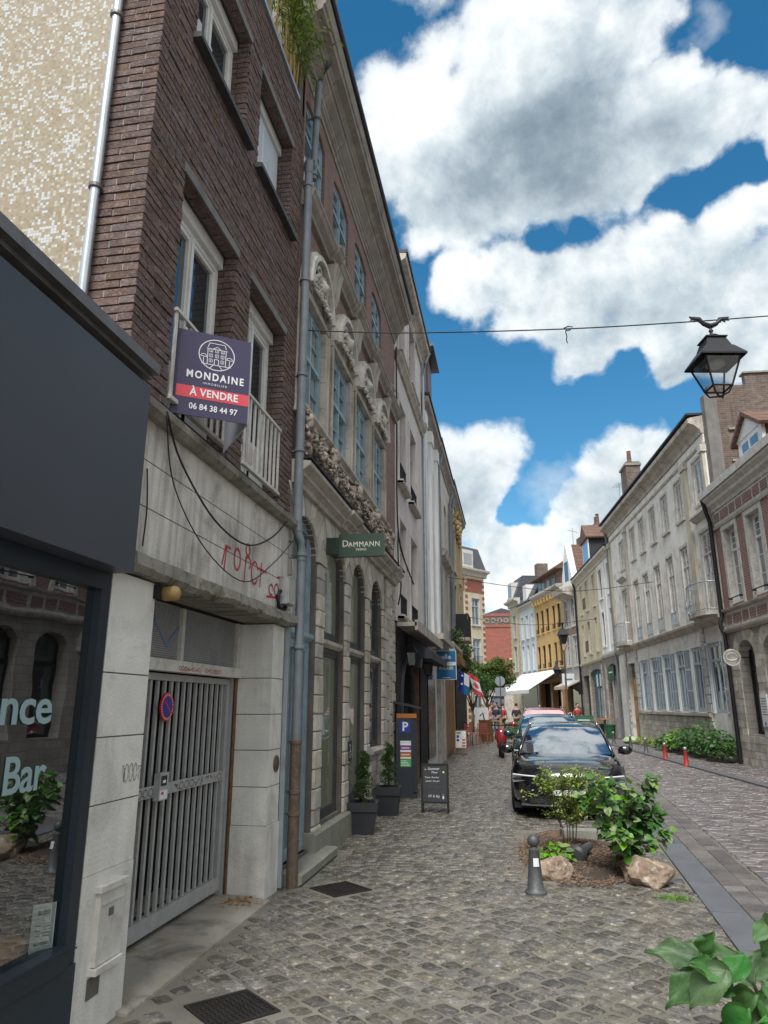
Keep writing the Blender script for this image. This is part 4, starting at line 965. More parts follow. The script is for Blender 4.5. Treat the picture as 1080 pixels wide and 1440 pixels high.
for sx_ in (-.094, .094): stroke(m, [(cx + sx_, zb), (cx + sx_, zb + .05)], .004); stroke(m, [(cx + sx_ + .022 * cos(t_ * .6), zb + .055 + .022 * sin(t_ * .6)) for t_ in range(6)] + [(cx + sx_ + .022, zb + .055)], .004)
m.build('emblem', 'print_white', f1, recalc=False)
# drainpipe in front of the joint
D = Fac('drainpipe', 'tall grey drainpipe with rusty cast iron foot right of the gate', (XL, 0), 0, 1, 'drainpipe')
def pipe(F_, pts, r, mt, name='pipe', seg=14):
    m = F_.mb(); m.tube(pts, r, seg); return m.build(name, mt, F_.root, smooth=True, angle=.8)
pipe(D, [(.075, 7.06, 3.42), (.075, 7.06, 7.95)], .05, 'pipe_grey'); pipe(D, [(.075, 7.06, 3.52), (.076, 7.07, 3.42), (.10, 7.10, 3.32), (.11, 7.14, 3.22), (.11, 7.14, 3.12)], .052, 'pipe_grey', 'elbow')
pipe(D, [(.11, 7.14, 1.32), (.11, 7.14, 3.13)], .047, 'pipe_grey'); pipe(D, [(.11, 7.14, -.01), (.11, 7.14, 1.3)], .055, 'pipe_rusty', 'foot_pipe')
pipe(D, [(.075, 7.06, 7.90), (.075, 7.06, 8.06), (.09, 7.10, 8.10), (.10, 7.17, 8.04), (.105, 7.17, 7.95)], .053, 'pipe_grey', 'elbow')
pipe(D, [(.10, 7.17, 7.9), (.105, 7.17, 8.2), (.13, 7.20, 9.4), (.26, 7.24, 9.75)], .042, 'pipe_grey')
for (u, n, z) in ((7.06, .075, 4.3), (7.06, .075, 5.2), (7.06, .075, 6.4), (7.06, .075, 7.7), (7.14, .11, 3.16), (7.14, .11, 1.28), (7.14, .11, .82), (7.14, .11, .62), (7.14, .11, 2.2), (7.17, .115, 8.8)):
    m = D.mb(); m.lathe([(.05, z), (.062, z + .008), (.062, z + .035), (.05, z + .043)], (n, u, 0), 14); m.box(-.02, n - .04, u - .012, u + .012, z + .01, z + .03); m.build('collar', 'pipe_rusty' if z < 1.5 else 'pipe_grey', D.root)
D2 = Fac('cable_conduit', 'flat pale conduit running up the wall just left of the drainpipe', (XL, 0), 0, 1, 'conduit'); m = D2.mb(); m.box(.0, .05, 7.005, 7.04, 0.02, 2.42); m.build('conduit', 'zinc', D2.root)
D3 = Fac('plaque', 'small round bronze plaque on the white pier right of the gate', (XL, 0), 0, 1, 'plaque'); m = D3.mb(); m.lathe([(.075, 0), (.075, .012), (.06, .018), (.06, .012), (.03, .02)], (.0, 6.86, 1.12), 20, 'x'); m.build('disc', 'pipe_rusty', D3.root)

# ---------------------------------------------------------------- old stone and brick house with carved garlands
C = Fac('carved_stone_house', 'old brick and carved stone house with garlands above arched ground floor', (XL, 0), 0, 1, 'building')
U0, U1 = 7.05, 14.12
UO = [7.18, 8.66, 10.13, 11.61]      # opening starts, all floors
gh = [(UO[0], UO[0] + 1.03, .14, 3.74, .42), (UO[1], UO[1] + 1.03, .34, 3.74, .42), (UO[2], UO[2] + 1.03, .34, 3.74, .42), (UO[3], UO[3] + 1.03, .98, 3.74, .42)]
C.wall('ground_wall', U0, U1, 0, 3.98, gh, 'stone_joint', t=.5, front=-.03)
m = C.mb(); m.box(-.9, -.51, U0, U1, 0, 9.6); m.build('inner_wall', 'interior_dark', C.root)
# pier blocks: chamfered ashlar, two faces
def blocks(u0, u1, z0, z1, chl, chr_, first=.0, seed=0):
    R_ = random.Random(seed); z = z0
    while z < z1 - .05:
        h = min(R_.uniform(.17, .23), z1 - z); j = R_.uniform(-.008, .010)
        a, b = u0 + .003, u1 - .003; c = .09; m = C.mb(); zt = z + h - .010
        # plan: reveal corner chamfered on both sides
        poly = [(-.45, a), (-.45, b), (-c if chr_ else j, b), (j, b - (c if chr_ else 0)), (j, a + (c if chl else 0)), (-c if chl else j, a)]
        if not chr_: poly = [(-.45, a), (-.45, b), (j, b), (j, a + (c if chl else 0)), (-c, a)]
        if not chl: poly = [(-.45, a), (-.45, b), (-c, b), (j, b - c), (j, a)]
        if not chl and not chr_: poly = [(-.2, a), (-.2, b), (j, b), (j, a)]
        k = len(poly); q = [(p[0], p[1]) for p in poly]; cn = sum(p[0] for p in poly) / k, sum(p[1] for p in poly) / k
        ins = [(p[0] - (.006 if p[0] > -.3 else 0), p[1] + (.006 if p[1] < cn[1] else -.006)) for p in poly]
        vs = [(p[0], p[1], z) for p in ins] + [(p[0], p[1], z + .012) for p in q] + [(p[0], p[1], zt - .012) for p in q] + [(p[0], p[1], zt) for p in ins]
        m.add(vs, [tuple(range(k)), tuple(range(3 * k, 4 * k))] + [(r * k + i, r * k + (i + 1) % k, r * k + k + (i + 1) % k, r * k + k + i) for r in range(3) for i in range(k)])
        m.build('stone_block', 'stone_warm', C.root); z += h
blocks(U0 + .0, UO[0] + .0, .0, 3.32, 0, 0, seed=1)
blocks(UO[0] + 1.03, UO[1], .12, 3.32, 1, 1, seed=2); blocks(UO[1] + 1.03, UO[2], .3, 3.32, 1, 1, seed=3); blocks(UO[2] + 1.03, UO[3], .3, 3.32, 1, 1, seed=4)
blocks(UO[3] + 1.03, UO[3] + 1.46, .98, 3.32, 1, 0, seed=5)
for i in range(3):   # far quoin wall in three columns
    a = UO[3] + 1.46 + i * .345; blocks(a, a + .345, .0 if i else .0, 3.96, 0, 0, seed=6 + i)
blocks(UO[3] + .0, UO[3] + .5, .0, .96, 0, 0, seed=11); blocks(UO[3] + .5, UO[3] + 1.46, .0, .97, 0, 0, seed=12)
# voussoirs over the arches
for i, u in enumerate(UO):
    c = u + .515; w = .515; r = .42
    for k in range(11):
        t0 = pi * k / 11; t1 = pi * (k + 1) / 11; m = C.mb()
        pin = [(c + w * cos(t), 3.32 + r * sin(t)) for t in (t0 + .012, (t0 + t1) / 2, t1 - .012)]
        def outp(t):
            x = c + (w + .5) * cos(t); y = 3.32 + (r + .6) * sin(t) * 1.1; x = min(max(x, u - .22), u + 1.25); y = min(y, 3.965); return (x, max(y, 3.325 + .02 * k % .02))
        po = [outp(t) for t in (t1 - .012, (t0 + t1) / 2, t0 + .012)]
        m.prism(pin + po, -.44, random.uniform(-.004, .006), 'n'); m.build('arch_stone', 'stone_warm', C.root)
# ground floor joinery
for i, u in enumerate(UO):
    zb = gh[i][2]; fr, pa = (('blue_frame', 'glass_grey'), ('sill_dark', 'glass_green'), ('sill_dark', 'glass_green'), ('sill_dark', 'glass_dark'))[i]
    C.window(u + .01, zb, 1.01, 2.36 - zb, -.085, fr, pa, 2 if i == 0 else 1, (1,), .06)
    C.window(u + .01, 2.46, 1.01, 1.26, -.085, fr, pa, 1, (1,), .055)
    m = C.mb(); m.prism([(-.2, 2.36), (-.07, 2.36), (-.03, 2.40), (-.03, 2.44), (-.07, 2.46), (-.2, 2.46)], u + .005, u + 1.025); m.build('transom', 'blue_frame' if i == 0 else 'stone_moulding', C.root)
m = C.mb(); m.prism([(-.4, .90), (.05, .90), (.06, .95), (.03, .985), (-.4, .99)], UO[3] - .05, UO[3] + 1.12); m.build('window_sill', 'stone_moulding', C.root)
# ground cornice
prof = [(.0, 3.96), (.05, 3.97), (.06, 4.02), (.10, 4.05), (.12, 4.06), (.12, 4.10), (.20, 4.16), (.205, 4.20), (0, 4.235)]
for a, b, k in ((U0, 9.1, 0), (9.12, 9.75, .035), (9.77, 13.2, 0), (13.22, 13.6, .03), (13.62, U1, 0)):
    C.cornice([(n + (k if n else 0) if z < 4.22 else n, z) for n, z in [(-.3, 3.96)] + prof[1:] + [(-.3, 4.24)]], a, b, 'stone_moulding', 'lower_cornice')
m = C.mb(); m.box(-.28, .215, U0, U1, 4.236, 4.246); m.build('lead_flashing', 'slate_vert', C.root)
# frieze, upper walls
wh = [(u + .0, u + 1.02, 4.94, 6.42) for u in UO]
uh = [(UO[0] - .08, UO[0] + .87, 7.86, 9.16, .12)] + [(u - .1, u + .87, 7.86, 9.16, .12) for u in UO[1:]]
C.wall('frieze', U0, U1, 4.24, 4.86, [], 'brick_frieze', t=.4, front=-.02)
C.wall('first_floor_wall', U0, U1, 4.86, 7.50, wh, 'brick_old', t=.4, front=0)
C.wall('second_floor_wall', U0, U1, 7.70, 9.42, uh, 'brick_old', t=.4, front=0)
m = C.mb(); m.prism([(-.3, 4.80), (.05, 4.81), (.055, 4.86), (.10, 4.90), (.10, 4.935), (-.3, 4.94)], U0, 12.95); m.build('sill_course', 'stone_moulding', C.root)
for i, u in enumerate(UO):
    # jambs and mouldings
    for (a, b, n) in ((u - .11, u + .004, .035), (u - .205, u - .115, .012), (u + 1.016, u + 1.13, .035), (u + 1.135, u + 1.225, .012)):
        if a < U0: a = U0 + .01
        zz = 4.945
        while zz < 6.36:
            h = min(.36, 6.37 - zz); m = C.mb(); m.box(-.02 if n < .02 else -.24, n, a, b, zz + .003, zz + h - .003); m.build('jamb_stone', 'stone_moulding', C.root); zz += h
    for a in (u - .125, u + 1.12):
        m = C.mb(); m.box(.036, .055, a, a + .03, 4.95, 6.36); m.build('moulding', 'stone_moulding', C.root)
    m = C.mb(); m.box(-.26, .05, u - .12, u + 1.14, 6.38, 6.47); m.build('window_head', 'stone_moulding', C.root)
    C.window(u + .01, 4.95, 1.0, 1.42, -.03, 'blue_frame', 'glass_curtain' if i % 2 == 0 else 'glass_grey', 2, (.52, .48), .065, bars=(0, 1), depth=.08)
    # arched tympanum, carved
    c = u + .51; pd = empty('pediment', (0, 0, 0), parent=C.root); m = C.mb(); K = 14
    W_, H_ = .60, .66
    for k in range(K):
        t0 = pi * k / K; t1 = pi * (k + 1) / K
        for (wi, wo, n) in ((0, .05, .10), (.05, .115, .15)):
            m.prism([(c + (W_ - wi) * cos(t0), 6.47 + (H_ - wi) * sin(t0)), (c + (W_ - wi) * cos(t1), 6.47 + (H_ - wi) * sin(t1)), (c + (W_ - wo) * cos(t1), 6.47 + (H_ - wo) * sin(t1)), (c + (W_ - wo) * cos(t0), 6.47 + (H_ - wo) * sin(t0))], 0, n, 'n')
    m.build('hood', 'stone_white', pd)
    m = C.mb()
    for k in range(9):
        m.prism([(c - W_ + .1, 6.472)] + [(c + (W_ - .1) * cos(pi - pi * q / 9), 6.472 + (H_ - .1) * sin(pi * q / 9)) for q in range(1, 9)] + [(c + W_ - .1, 6.472)], .0, .03, 'n'); break
    m.build('tympanum', 'stone_carved', pd)
    m = C.mb(); R_ = random.Random(i + 40)
    for k in range(170):
        a = R_.uniform(-1, 1); q = R_.random(); zz = 6.50 + q * (H_ - .16) * sqrt(max(.05, 1 - a * a)) * .95; r_ = R_.uniform(.012, .034)
        m.blob((.05 + r_ * .6 + .05 * (1 - q), c + a * (W_ - .14), zz), r_, 1, .35)
    for sg in (-1, 1):
        m.tube([(.10, c + sg * (.12 + .11 * cos(t * .7) * (1 - t / 14)), 6.82 + .11 * sin(t * .7) * (1 - t / 14)) for t in range(11)], .022, 6)
        m.tube([(.09, c + sg * (.33 + .08 * cos(t * .7) * (1 - t / 14)), 6.60 + .08 * sin(t * .7) * (1 - t / 14)) for t in range(11)], .018, 6)
        m.tube([(.07 + .04 * sin(t), c + sg * (.02 + .09 * t), 6.9 - .07 * t) for t in range(6)], .03, 6)
    m.blob((.10, c, 6.72), .09, 2, .3, (1, .8, 1.2)); m.build('carving', 'stone_white', pd, smooth=True)
    # keystone cartouche rising to the string course
    m = C.mb()
    for a in (u - .22, u + 1.06):
        if a > U0: m.prism([(-.1, 6.95), (.05, 6.97), (.10, 7.10), (.12, 7.3), (.16, 7.44), (-.1, 7.44)], a + .0, a + .18)
    m.build('console', 'stone_moulding', C.root)
# string course with breaks forward
prof2 = [(-.3, 7.46), (.06, 7.47), (.07, 7.52), (.13, 7.58), (.155, 7.64), (.17, 7.655), (.17, 7.69), (.10, 7.715), (-.3, 7.74)]
a = U0
for i, u in enumerate(UO + [99]):
    b = min(u + 1.02, U1) if i < 4 else U1
    if b > a + .01: C.cornice(prof2, a, b - .004, 'stone_cornice', 'string_course')
    if i < 4: C.cornice([(n + (.05 if n > 0 else 0), z) for n, z in prof2], b, b + .26, 'stone_cornice', 'string_break'); a = b + .264
for i, (a, b, c_, d, r_) in enumerate(uh):
    C.window(a + .01, 7.87, b - a - .02, 1.29, -.04, 'blue_frame', 'glass_grey', 2, (.6, .4), .06, bars=(0, 1), depth=.08)
    m = C.mb(); m.box(-.2, .04, b - .02, b + .12, 7.76, 7.92); m.build('sill_block', 'stone_cornice', C.root)
# garlands in the frieze
for i in range(5):
    u = UO[0] - .2 + i * 1.475 + (.24 if i == 0 else 0)
    R_ = random.Random(i + 3); g_ = empty('garland', (0, 0, 0), parent=C.root)
    m = C.mb()
    for k in range(90):      # vertical drop
        z = 4.27 + .56 * R_.random(); r_ = R_.uniform(.016, .038); m.blob((.03 + R_.uniform(.0, .09) + .04 * sin((z - 4.27) * 5), u + R_.gauss(0, .045), z), r_, 1, .35, (1, 1, R_.uniform(.8, 1.5)))
    m.blob((.11, u, 4.70), .085, 2, .3, (1, .85, 1.25)); m.blob((.10, u, 4.40), .07, 2, .3, (1, .8, 1.3))
    m.build('drop', 'stone_carved', g_, smooth=True)
    if i < 4:
        m = C.mb()
        for k in range(230):
            t = R_.random(); sag = sin(pi * t); uu = u + .06 + t * 1.35; z = 4.74 - .30 * sag; rr = .035 + .055 * sag; a_ = R_.uniform(0, 6.28)
            m.blob((.05 + .05 * sag + rr * (.5 + .5 * cos(a_)), uu, z + rr * sin(a_) * 1.1), R_.uniform(.014, .034), 1, .5, (R_.uniform(.7, 1.2), R_.uniform(.6, 1.8), R_.uniform(.6, 1.6)))
        m.build('swag', 'stone_carved', g_, smooth=True)
        m = C.mb()
        for k in range(50): m.blob((.05 + R_.uniform(0, .06), u + .74 + R_.gauss(0, .09), 4.62 + R_.gauss(0, .07)), R_.uniform(.016, .036), 1, .5, (1, R_.uniform(.6, 1.7), R_.uniform(.6, 1.6)))
        m.build('rosette', 'stone_carved', g_, smooth=True)
# great cornice
pc = [(-.3, 9.36), (.02, 9.38), (.03, 9.44), (.055, 9.46), (.055, 9.50), (.08, 9.52), (.08, 9.56), (.10, 9.58), (.17, 9.66), (.18, 9.70), (.205, 9.71), (.205, 9.75), (.25, 9.80), (.34, 9.84), (.35, 9.90), (.37, 9.91), (.39, 9.99), (.40, 10.06), (-.3, 10.10)]
a = U0 - .5
while a < 15.0:
    b = min(a + random.uniform(.85, 1.05), 15.0 if a < 14 else 14.4); b = min(b, 14.16)
    if b - a < .1: break
    C.cornice([(n + (random.uniform(-.004, .004) if n > 0 else 0), z) for n, z in pc], a + .003, b - .003, 'stone_cornice', 'cornice_stone'); a = b
m = C.mb(); m.prism([(-.3, 10.10), (.43, 10.065), (.45, 10.09), (.45, 10.15), (.42, 10.16), (-.3, 10.4)], U0 - .5, 14.16); m.build('gutter', 'slate_vert', C.root)
m = C.mb(); m.box(-.35, -.01, U0 - .0, U0 + .05, 8.7, 10.1); m.build('party_edge', 'brick_party', C.root)
# steps
stp = Fac('stone_step', 'low worn stone step at the foot of the drainpipe', (XL, 0), 0, 1, 'step'); m = stp.mb(); m.prism([(-.3, -.02), (.12, -.02), (.20, .02), (.20, .09), (.17, .105), (-.3, .11)], 7.16, 8.62); m.build('tread', 'step_stone', stp.root)
stp = Fac('stone_plinth', 'long stone threshold running under the arched doors', (XL, 0), 0, 1, 'step')
for (a, b) in ((8.15, 9.3), (9.31, 10.4), (10.41, 11.55)):
    m = stp.mb(); m.prism([(-.45, .1), (-.45, -.02), (.06, -.02), (.06, .28), (.04, .30), (-.45, .31)], a, b); m.build('plinth_stone', 'step_stone', stp.root)
m = C.mb(); m.box(-.45, -.05, U0, U1, 0, .14); m.build('footing', 'step_stone', C.root)
# hanging green shop sign
sg = empty('hanging_sign', (LX(0), 8.62, 3.60), 0, 'dark green projecting sign with the words DAMMANN FRERES', 'sign')
m = MB(); m.box(.16, .74, -.035, .035, -.15, .14); m.build('board', 'sign_green', sg)
m = MB(); m.box(0, .159, -.04, .04, -.11, .10); m.build('bracket_box', 'sign_green', sg)
text_obj('D', .115, 'print_cream', sg, (.245, -.037, .015), TR); text_obj('AMMANN', .088, 'print_cream', sg, (.485, -.037, .003), TR, space=1.12, sx=.97)
text_obj('FRERES', .04, 'print_cream', sg, (.45, -.037, -.065), TR, space=1.1)
m = MB()
for x in [.215, .222] + [.30 + i * .063 for i in range(7)]: m.box(x - .004, x + .014, -.0385, -.037, -.032, -.028)
m.build('serif', 'print_cream', sg)
ak = empty('access_sticker', (LX(.01), 10.05, 1.05), 0, 'small black sticker with white wheelchair symbol on the stone pier', 'sticker')
m = MB(); m.box(0, .004, -.09, .09, -.13, .13); m.build('plate', 'print_black', ak); m = MB(); m.lathe([(.02, .0045), (.02, .006)], (0, -.01, .07), 10, 'x'); m.ribbon([(-.01, .05), (-.005, 0), (.04, -.01), (.05, -.06)], .018, .004)
m.ribbon([(-.02, .01), (-.05, -.03), (-.03, -.08), (.01, -.085), (.035, -.05)], .014, .004); m.build('symbol', 'print_white', ak, recalc=False)

# ---------------------------------------------------------------- pinkish rendered house over the black bar
DX = XL
Dh = Fac('rendered_house', 'pale rendered house with two maroon window bays above the black bar', (DX, 0), 0, 1, 'building')
d0, d1 = 14.16, 19.0
hD = [(14.62, 15.55, 3.45, 5.50), (16.35, 17.45, 3.45, 5.50), (14.62, 15.55, 6.35, 8.25), (16.35, 17.45, 6.35, 8.25), (14.62, 15.55, 9.45, 11.2), (16.35, 17.45, 9.45, 11.2)]
Dh.wall('wall', d0, d1, 3.3, 11.4, hD, 'render_pinkish')
m = Dh.mb(); m.box(-.9, -.46, d0, d1, 0, 11.4); m.build('inner_wall', 'interior_dark', Dh.root)
for (a, b, c_, d) in hD:
    Dh.window(a + .01, c_ + .01, b - a - .02, d - c_ - .02, -.10, 'maroon_frame', 'glass_grey', 2, (.72, .28), .06, bars=(0, 1))
    Dh.surround(a, b, c_, d, .13, .035, 'render_pinkish', .10)
    m = Dh.mb(); m.prism([(-.01, c_ - .10), (.14, c_ - .09), (.15, c_ - .04), (-.01, c_ - .03)], a - .16, b + .16); m.build('window_sill', 'stone_moulding', Dh.root)
    if c_ < 9: Dh.grille(a + .02, b - .02, c_ + .02, .42, .03, 9)
Dh.cornice([(-.2, 9.02), (.05, 9.03), (.08, 9.1), (.14, 9.18), (.15, 9.24), (-.2, 9.28)], d0, d1 + .02, 'stone_moulding', 'string_course')
Dh.cornice([(-.2, 11.25), (.05, 11.27), (.07, 11.4), (.16, 11.5), (.26, 11.56), (.28, 11.68), (-.2, 11.72)], d0, d1 + .05, 'stone_moulding')
m = Dh.mb(); m.box(-.2, .31, d0, d1 + .05, 11.7, 11.78); m.build('gutter', 'slate_vert', Dh.root)
for n_, r_ in (('w', 0),):
    dp = Fac('drainpipe', 'thin grey drainpipe between the pinkish and white rendered houses', (XL, 0), 0, 1, 'drainpipe'); pipe(dp, [(.28, 18.9, 11.6), (.15, 18.95, 11.3), (.06, 19.02, 10.9), (.06, 19.02, 3.4)], .045, 'zinc')
cable('black cable running down the joint between carved house and rendered house', [(LX(.04), 14.14, 9.3), (LX(.05), 14.12, 7.5), (LX(.04), 14.15, 6.0), (LX(.06), 14.2, 5.1), (LX(.05), 14.9, 4.75), (LX(.06), 16.5, 4.4)], .018)
cable('black cable hanging in loops beside the bar entrance', [(LX(.05), 14.2, 5.1), (LX(.06), 14.16, 4.5), (LX(.10), 14.25, 4.0), (LX(.06), 14.15, 3.6)], .016)
# black bar front
K_ = Fac('bar_front', 'black painted bar front with arched dark doorway and lanterns', (XL, 0), 0, 1, 'bar')
hK = [(14.75, 16.35, 0, 2.55, .8), (16.75, 17.9, 0, 2.5)]
K_.wall('front_wall', 14.16, 19.3, 0, 3.28, hK, 'black_matte', t=.3, front=.02)
m = K_.mb(); m.box(-2.2, -2.1, 14.16, 19.3, 0, 3.2); m.build('room', 'interior_dark', K_.root)
m = K_.mb()
for k in range(14):
    t0 = pi * k / 14; t1 = pi * (k + 1) / 14; c = 15.55
    m.prism([(c + .8 * cos(t0), 1.75 + .8 * sin(t0)), (c + .8 * cos(t1), 1.75 + .8 * sin(t1)), (c + .93 * cos(t1), 1.75 + .93 * sin(t1)), (c + .93 * cos(t0), 1.75 + .93 * sin(t0))], .0, .07, 'n')
m.box(0, .07, 14.62, 14.75, 0, 1.75); m.box(0, .07, 16.35, 16.48, 0, 1.75); m.build('arch_moulding', 'canvas_dark', K_.root)
m = K_.mb(); m.box(.02, .14, 16.5, 16.62, 0, 2.6); m.build('door_post', 'rust', K_.root)
m = K_.mb(); m.box(.0, .42, 14.2, 19.6, 3.18, 3.26); m.box(.38, .44, 14.2, 19.6, 3.1, 3.30); m.build('canopy', 'stone_moulding', K_.root)
m = K_.mb(); m.prism([(.03, 3.16), (.55, 2.78), (.55, 2.62), (.03, 2.68)], 15.6, 19.4); m.build('folded_awning', 'canvas_dark', K_.root)
def lantern(x, y, z, s, label, group=None):
    r = empty('wall_lantern', (x, y, z), 0, label, 'lantern', group); m = MB()
    for a, b in ((-1, -1), (-1, 1), (1, -1), (1, 1)): m.tube([(a * .06 * s, b * .06 * s, -.16 * s), (a * .1 * s, b * .1 * s, .08 * s)], .008 * s, 4)
    m.lathe([(.15 * s, .08 * s), (.12 * s, .12 * s), (.05 * s, .2 * s), (.02 * s, .26 * s)], seg=4, sq=1); m.lathe([(.03 * s, -.2 * s), (.09 * s, -.16 * s)], seg=4, sq=1); m.tube([(-.12 * s, 0, .22 * s), (0, 0, .28 * s), (0, 0, .2 * s)], .012, 5)
    m.build('frame', 'iron_black', r); m = MB(); m.lathe([(.075 * s, -.155 * s), (.125 * s, .075 * s)], seg=4, sq=1); m.build('glass', 'glass_grey', r); return r
lantern(LX(.22), 14.95, 2.62, 1.1, 'left one of the three black lanterns over the bar entrance', 'lanterns of the black bar'); lantern(LX(.22), 16.15, 2.62, 1.1, 'middle one of the three black lanterns over the bar entrance', 'lanterns of the black bar'); lantern(LX(.22), 17.8, 2.55, 1.1, 'black bar lantern farthest from the arched doorway', 'lanterns of the black bar')
dm = Fac('dormer', 'dark dormer window on the roof beyond the pinkish house', (XL, 0), 0, 1, 'dormer')
m = dm.mb(); m.box(-1.2, .02, 20.3, 21.9, 10.3, 12.5); m.build('box', 'slate_vert', dm.root); m = dm.mb(); m.prism([(-1.3, 12.5), (.28, 12.5), (.26, 12.6), (-.5, 12.95), (-1.3, 12.95)], 20.15, 22.1); m.build('roof', 'slate', dm.root)
m = dm.mb(); m.box(.021, .05, 20.55, 21.6, 10.7, 12.35); m.build('window', 'maroon_frame', dm.root)

# ---------------------------------------------------------------- further left row
def simple_front(name, label, u0, u1, ztop, wallm, bays, floors, cornice, frame, origin=(XL, 0), ang=0, side=1, surround=None, base=None, gl='glass_grey', sill=True, arch=0, n=-.07, prot=.2, grp=None, split=False, roof=None, bars=1):
    F_ = Fac(name, label, origin, ang, side, 'building', group=grp)
    hs = [(a, b, c_, d, arch) if arch else (a, b, c_, d) for (c_, d) in floors for (a, b) in bays]
    F_.wall('wall', u0, u1, base[1] if base else 0, ztop, hs, wallm)
    m = F_.mb(); m.box(-8, -.46, u0, u1, 0, ztop); m.build('body', 'render_grey', F_.root)
    if base: m = F_.mb(); m.box(-.4, .0, u0, u1, 0, base[1]); m.build('base_wall', base[0], F_.root)
    for h_ in hs:
        F_.window(h_[0] + .01, h_[2] + .01, h_[1] - h_[0] - .02, h_[3] - h_[2] - .02, n, frame, gl, 2, (.72, .28), .055, bars=(0, bars) if bars else 0, split=split)
        if surround: F_.surround(h_[0], h_[1], h_[2], h_[3], .10, .03, surround, .05 if sill else 0)
    p = prot; F_.cornice([(-.2, ztop - .02), (.04, ztop), (.05, ztop + .12), (p * .6, ztop + .22), (p, ztop + .28), (p + .02, ztop + .42), (-.2, ztop + .46)], u0, u1, cornice)
    m = F_.mb(); m.box(-.2, p + .05, u0, u1, ztop + .462, ztop + .54); m.build('gutter', 'slate_vert', F_.root)
    if roof: m = F_.mb(); m.prism([(p, ztop + .545), (-4, ztop + 2.6 + .3), (-8, ztop + .6)], u0, u1); m.build('roof', roof, F_.root)
    return F_
E1 = simple_front('pilaster_house', 'white house front with tall flat pilasters left of the street', 19.05, 23.0, 9.9, 'render_white', [(19.7, 20.6), (21.4, 22.3)], [(4.2, 6.3), (6.9, 9.0)], 'stone_cornice', 'white_old_paint', arch=.25)
for u in (19.12, 20.75, 22.45):
    m = E1.mb(); m.box(0, .09, u, u + .45, 3.6, 9.85); m.box(0, .13, u - .05, u + .5, 9.5, 9.88); m.build('pilaster', 'render_white', E1.root)
m = E1.mb(); m.box(.0, .5, 19.1, 23.0, 3.35, 3.5); m.build('shop_canopy', 'stone_moulding', E1.root)
m = E1.mb(); m.box(.001, .04, 19.4, 21.2, .3, 3.0); m.build('shop_window', 'black_gloss', E1.root)
m = E1.mb(); m.box(.0, .12, 22.0, 22.6, 0, 3.3); m.build('stone_pier', 'stone_warm', E1.root)
F1 = simple_front('weathered_house', 'weathered beige house front with drainpipes beyond the pilaster house', 23.02, 28.4, 10.0, 'stone_ochre', [(23.8, 24.8), (25.8, 26.8)], [(4.3, 6.4), (7.0, 9.0)], 'stone_cornice', 'white_old_paint', arch=.3)
m = F1.mb(); m.box(.0, .45, 23.1, 26.9, 3.5, 3.62); m.build('canopy', 'stone_moulding', F1.root)
m = F1.mb(); m.prism([(0, 6.5), (.2, 6.55), (.25, 6.75), (0, 6.8)], 23.5, 27.2); m.build('balcony_ledge', 'stone_moulding', F1.root)
m = F1.mb(); m.box(.001, .05, 24.0, 27.8, .1, 3.1); m.build('shopfront', 'wood_door', F1.root)
m = F1.mb(); m.box(.0, .12, 23.1, 23.55, 0, 3.3); m.build('stone_pier', 'stone_warm', F1.root)
for u in (23.1, 27.6, 28.5):
    dp = Fac('drainpipe', {23.1: 'grey drainpipe before the weathered beige house', 27.6: 'grey drainpipe on the far end of the weathered beige house', 28.5: 'grey drainpipe beside the ochre house'}[u], (XL, 0), 0, 1, 'drainpipe'); pipe(dp, [(.2, u, 9.9), (.08, u, 9.4), (.08, u, 3.6)], .06, 'pipe_grey')
G1 = simple_front('ochre_house', 'ochre yellow house with carved upper front and an iron balcony', 28.45, 36.0, 10.2, 'render_ochre_left', [(30.0, 31.0), (33.2, 34.2)], [(4.4, 6.6), (7.2, 9.1)], 'stone_cornice', 'white_old_paint', surround='stone_ochre')
m = G1.mb(); m.box(0, .6, 29.6, 31.4, 4.2, 4.34); m.build('balcony_slab', 'stone_moulding', G1.root); G1.grille(29.6, 31.4, 4.34, .95, .57, 12)
m = G1.mb(); [m.box(0, .55, u, u + .02, 4.34, 5.29) for u in (29.61, 31.37)]; m.build('balcony_side', 'iron_black', G1.root)
m = G1.mb()
for k in range(60): m.blob((.05 + random.uniform(0, .1), 32 + random.gauss(0, .7), 9.4 + random.gauss(0, .3)), random.uniform(.06, .14), 1, .3)
m.build('carving', 'render_ochre_left', G1.root, smooth=True)
m = G1.mb(); m.box(.001, .05, 28.9, 35.5, .2, 3.2); m.build('shopfront', 'black_matte', G1.root); m = G1.mb(); m.box(.052, .3, 28.6, 35.8, 3.2, 3.5); m.build('sign_band', 'wood_door', G1.root)

# ---------------------------------------------------------------- right side
PR = (6.58, 23.37); AR = 4.2
def RP(s, n=0, z=0):
    a = radians(AR); return (PR[0] - sin(a) * s - cos(a) * n, PR[1] + cos(a) * s - sin(a) * n, z)
A = Fac('brick_and_stone_house', 'red brick and white stone house at the right edge with arched ground floor windows', PR, AR, -1, 'building')
a0, a1 = -19.5, .22
WA = [(-1.40 - 1.79 * i, -.45 - 1.79 * i) for i in range(10)]
up = [(a, b, 4.58, 6.86) for a, b in WA]; lo = [(a - .25, b - .02, .86, 3.48, .45) for i, (a, b) in enumerate(WA) if i not in (5, 6)]
lo.append((WA[6][0] - .1, WA[5][1] - .1, .0, 3.3, 1.2))
A.wall('upper_wall', a0, a1, 3.84, 7.75, up, 'brick_red', t=.4); A.wall('ground_wall', a0, a1, 0, 3.83, lo, 'grey_stone_base', t=.4, front=.0)
m = A.mb(); m.box(-7, -.5, a0, a1, 0, 7.7); m.build('body', 'interior_dark', A.root)
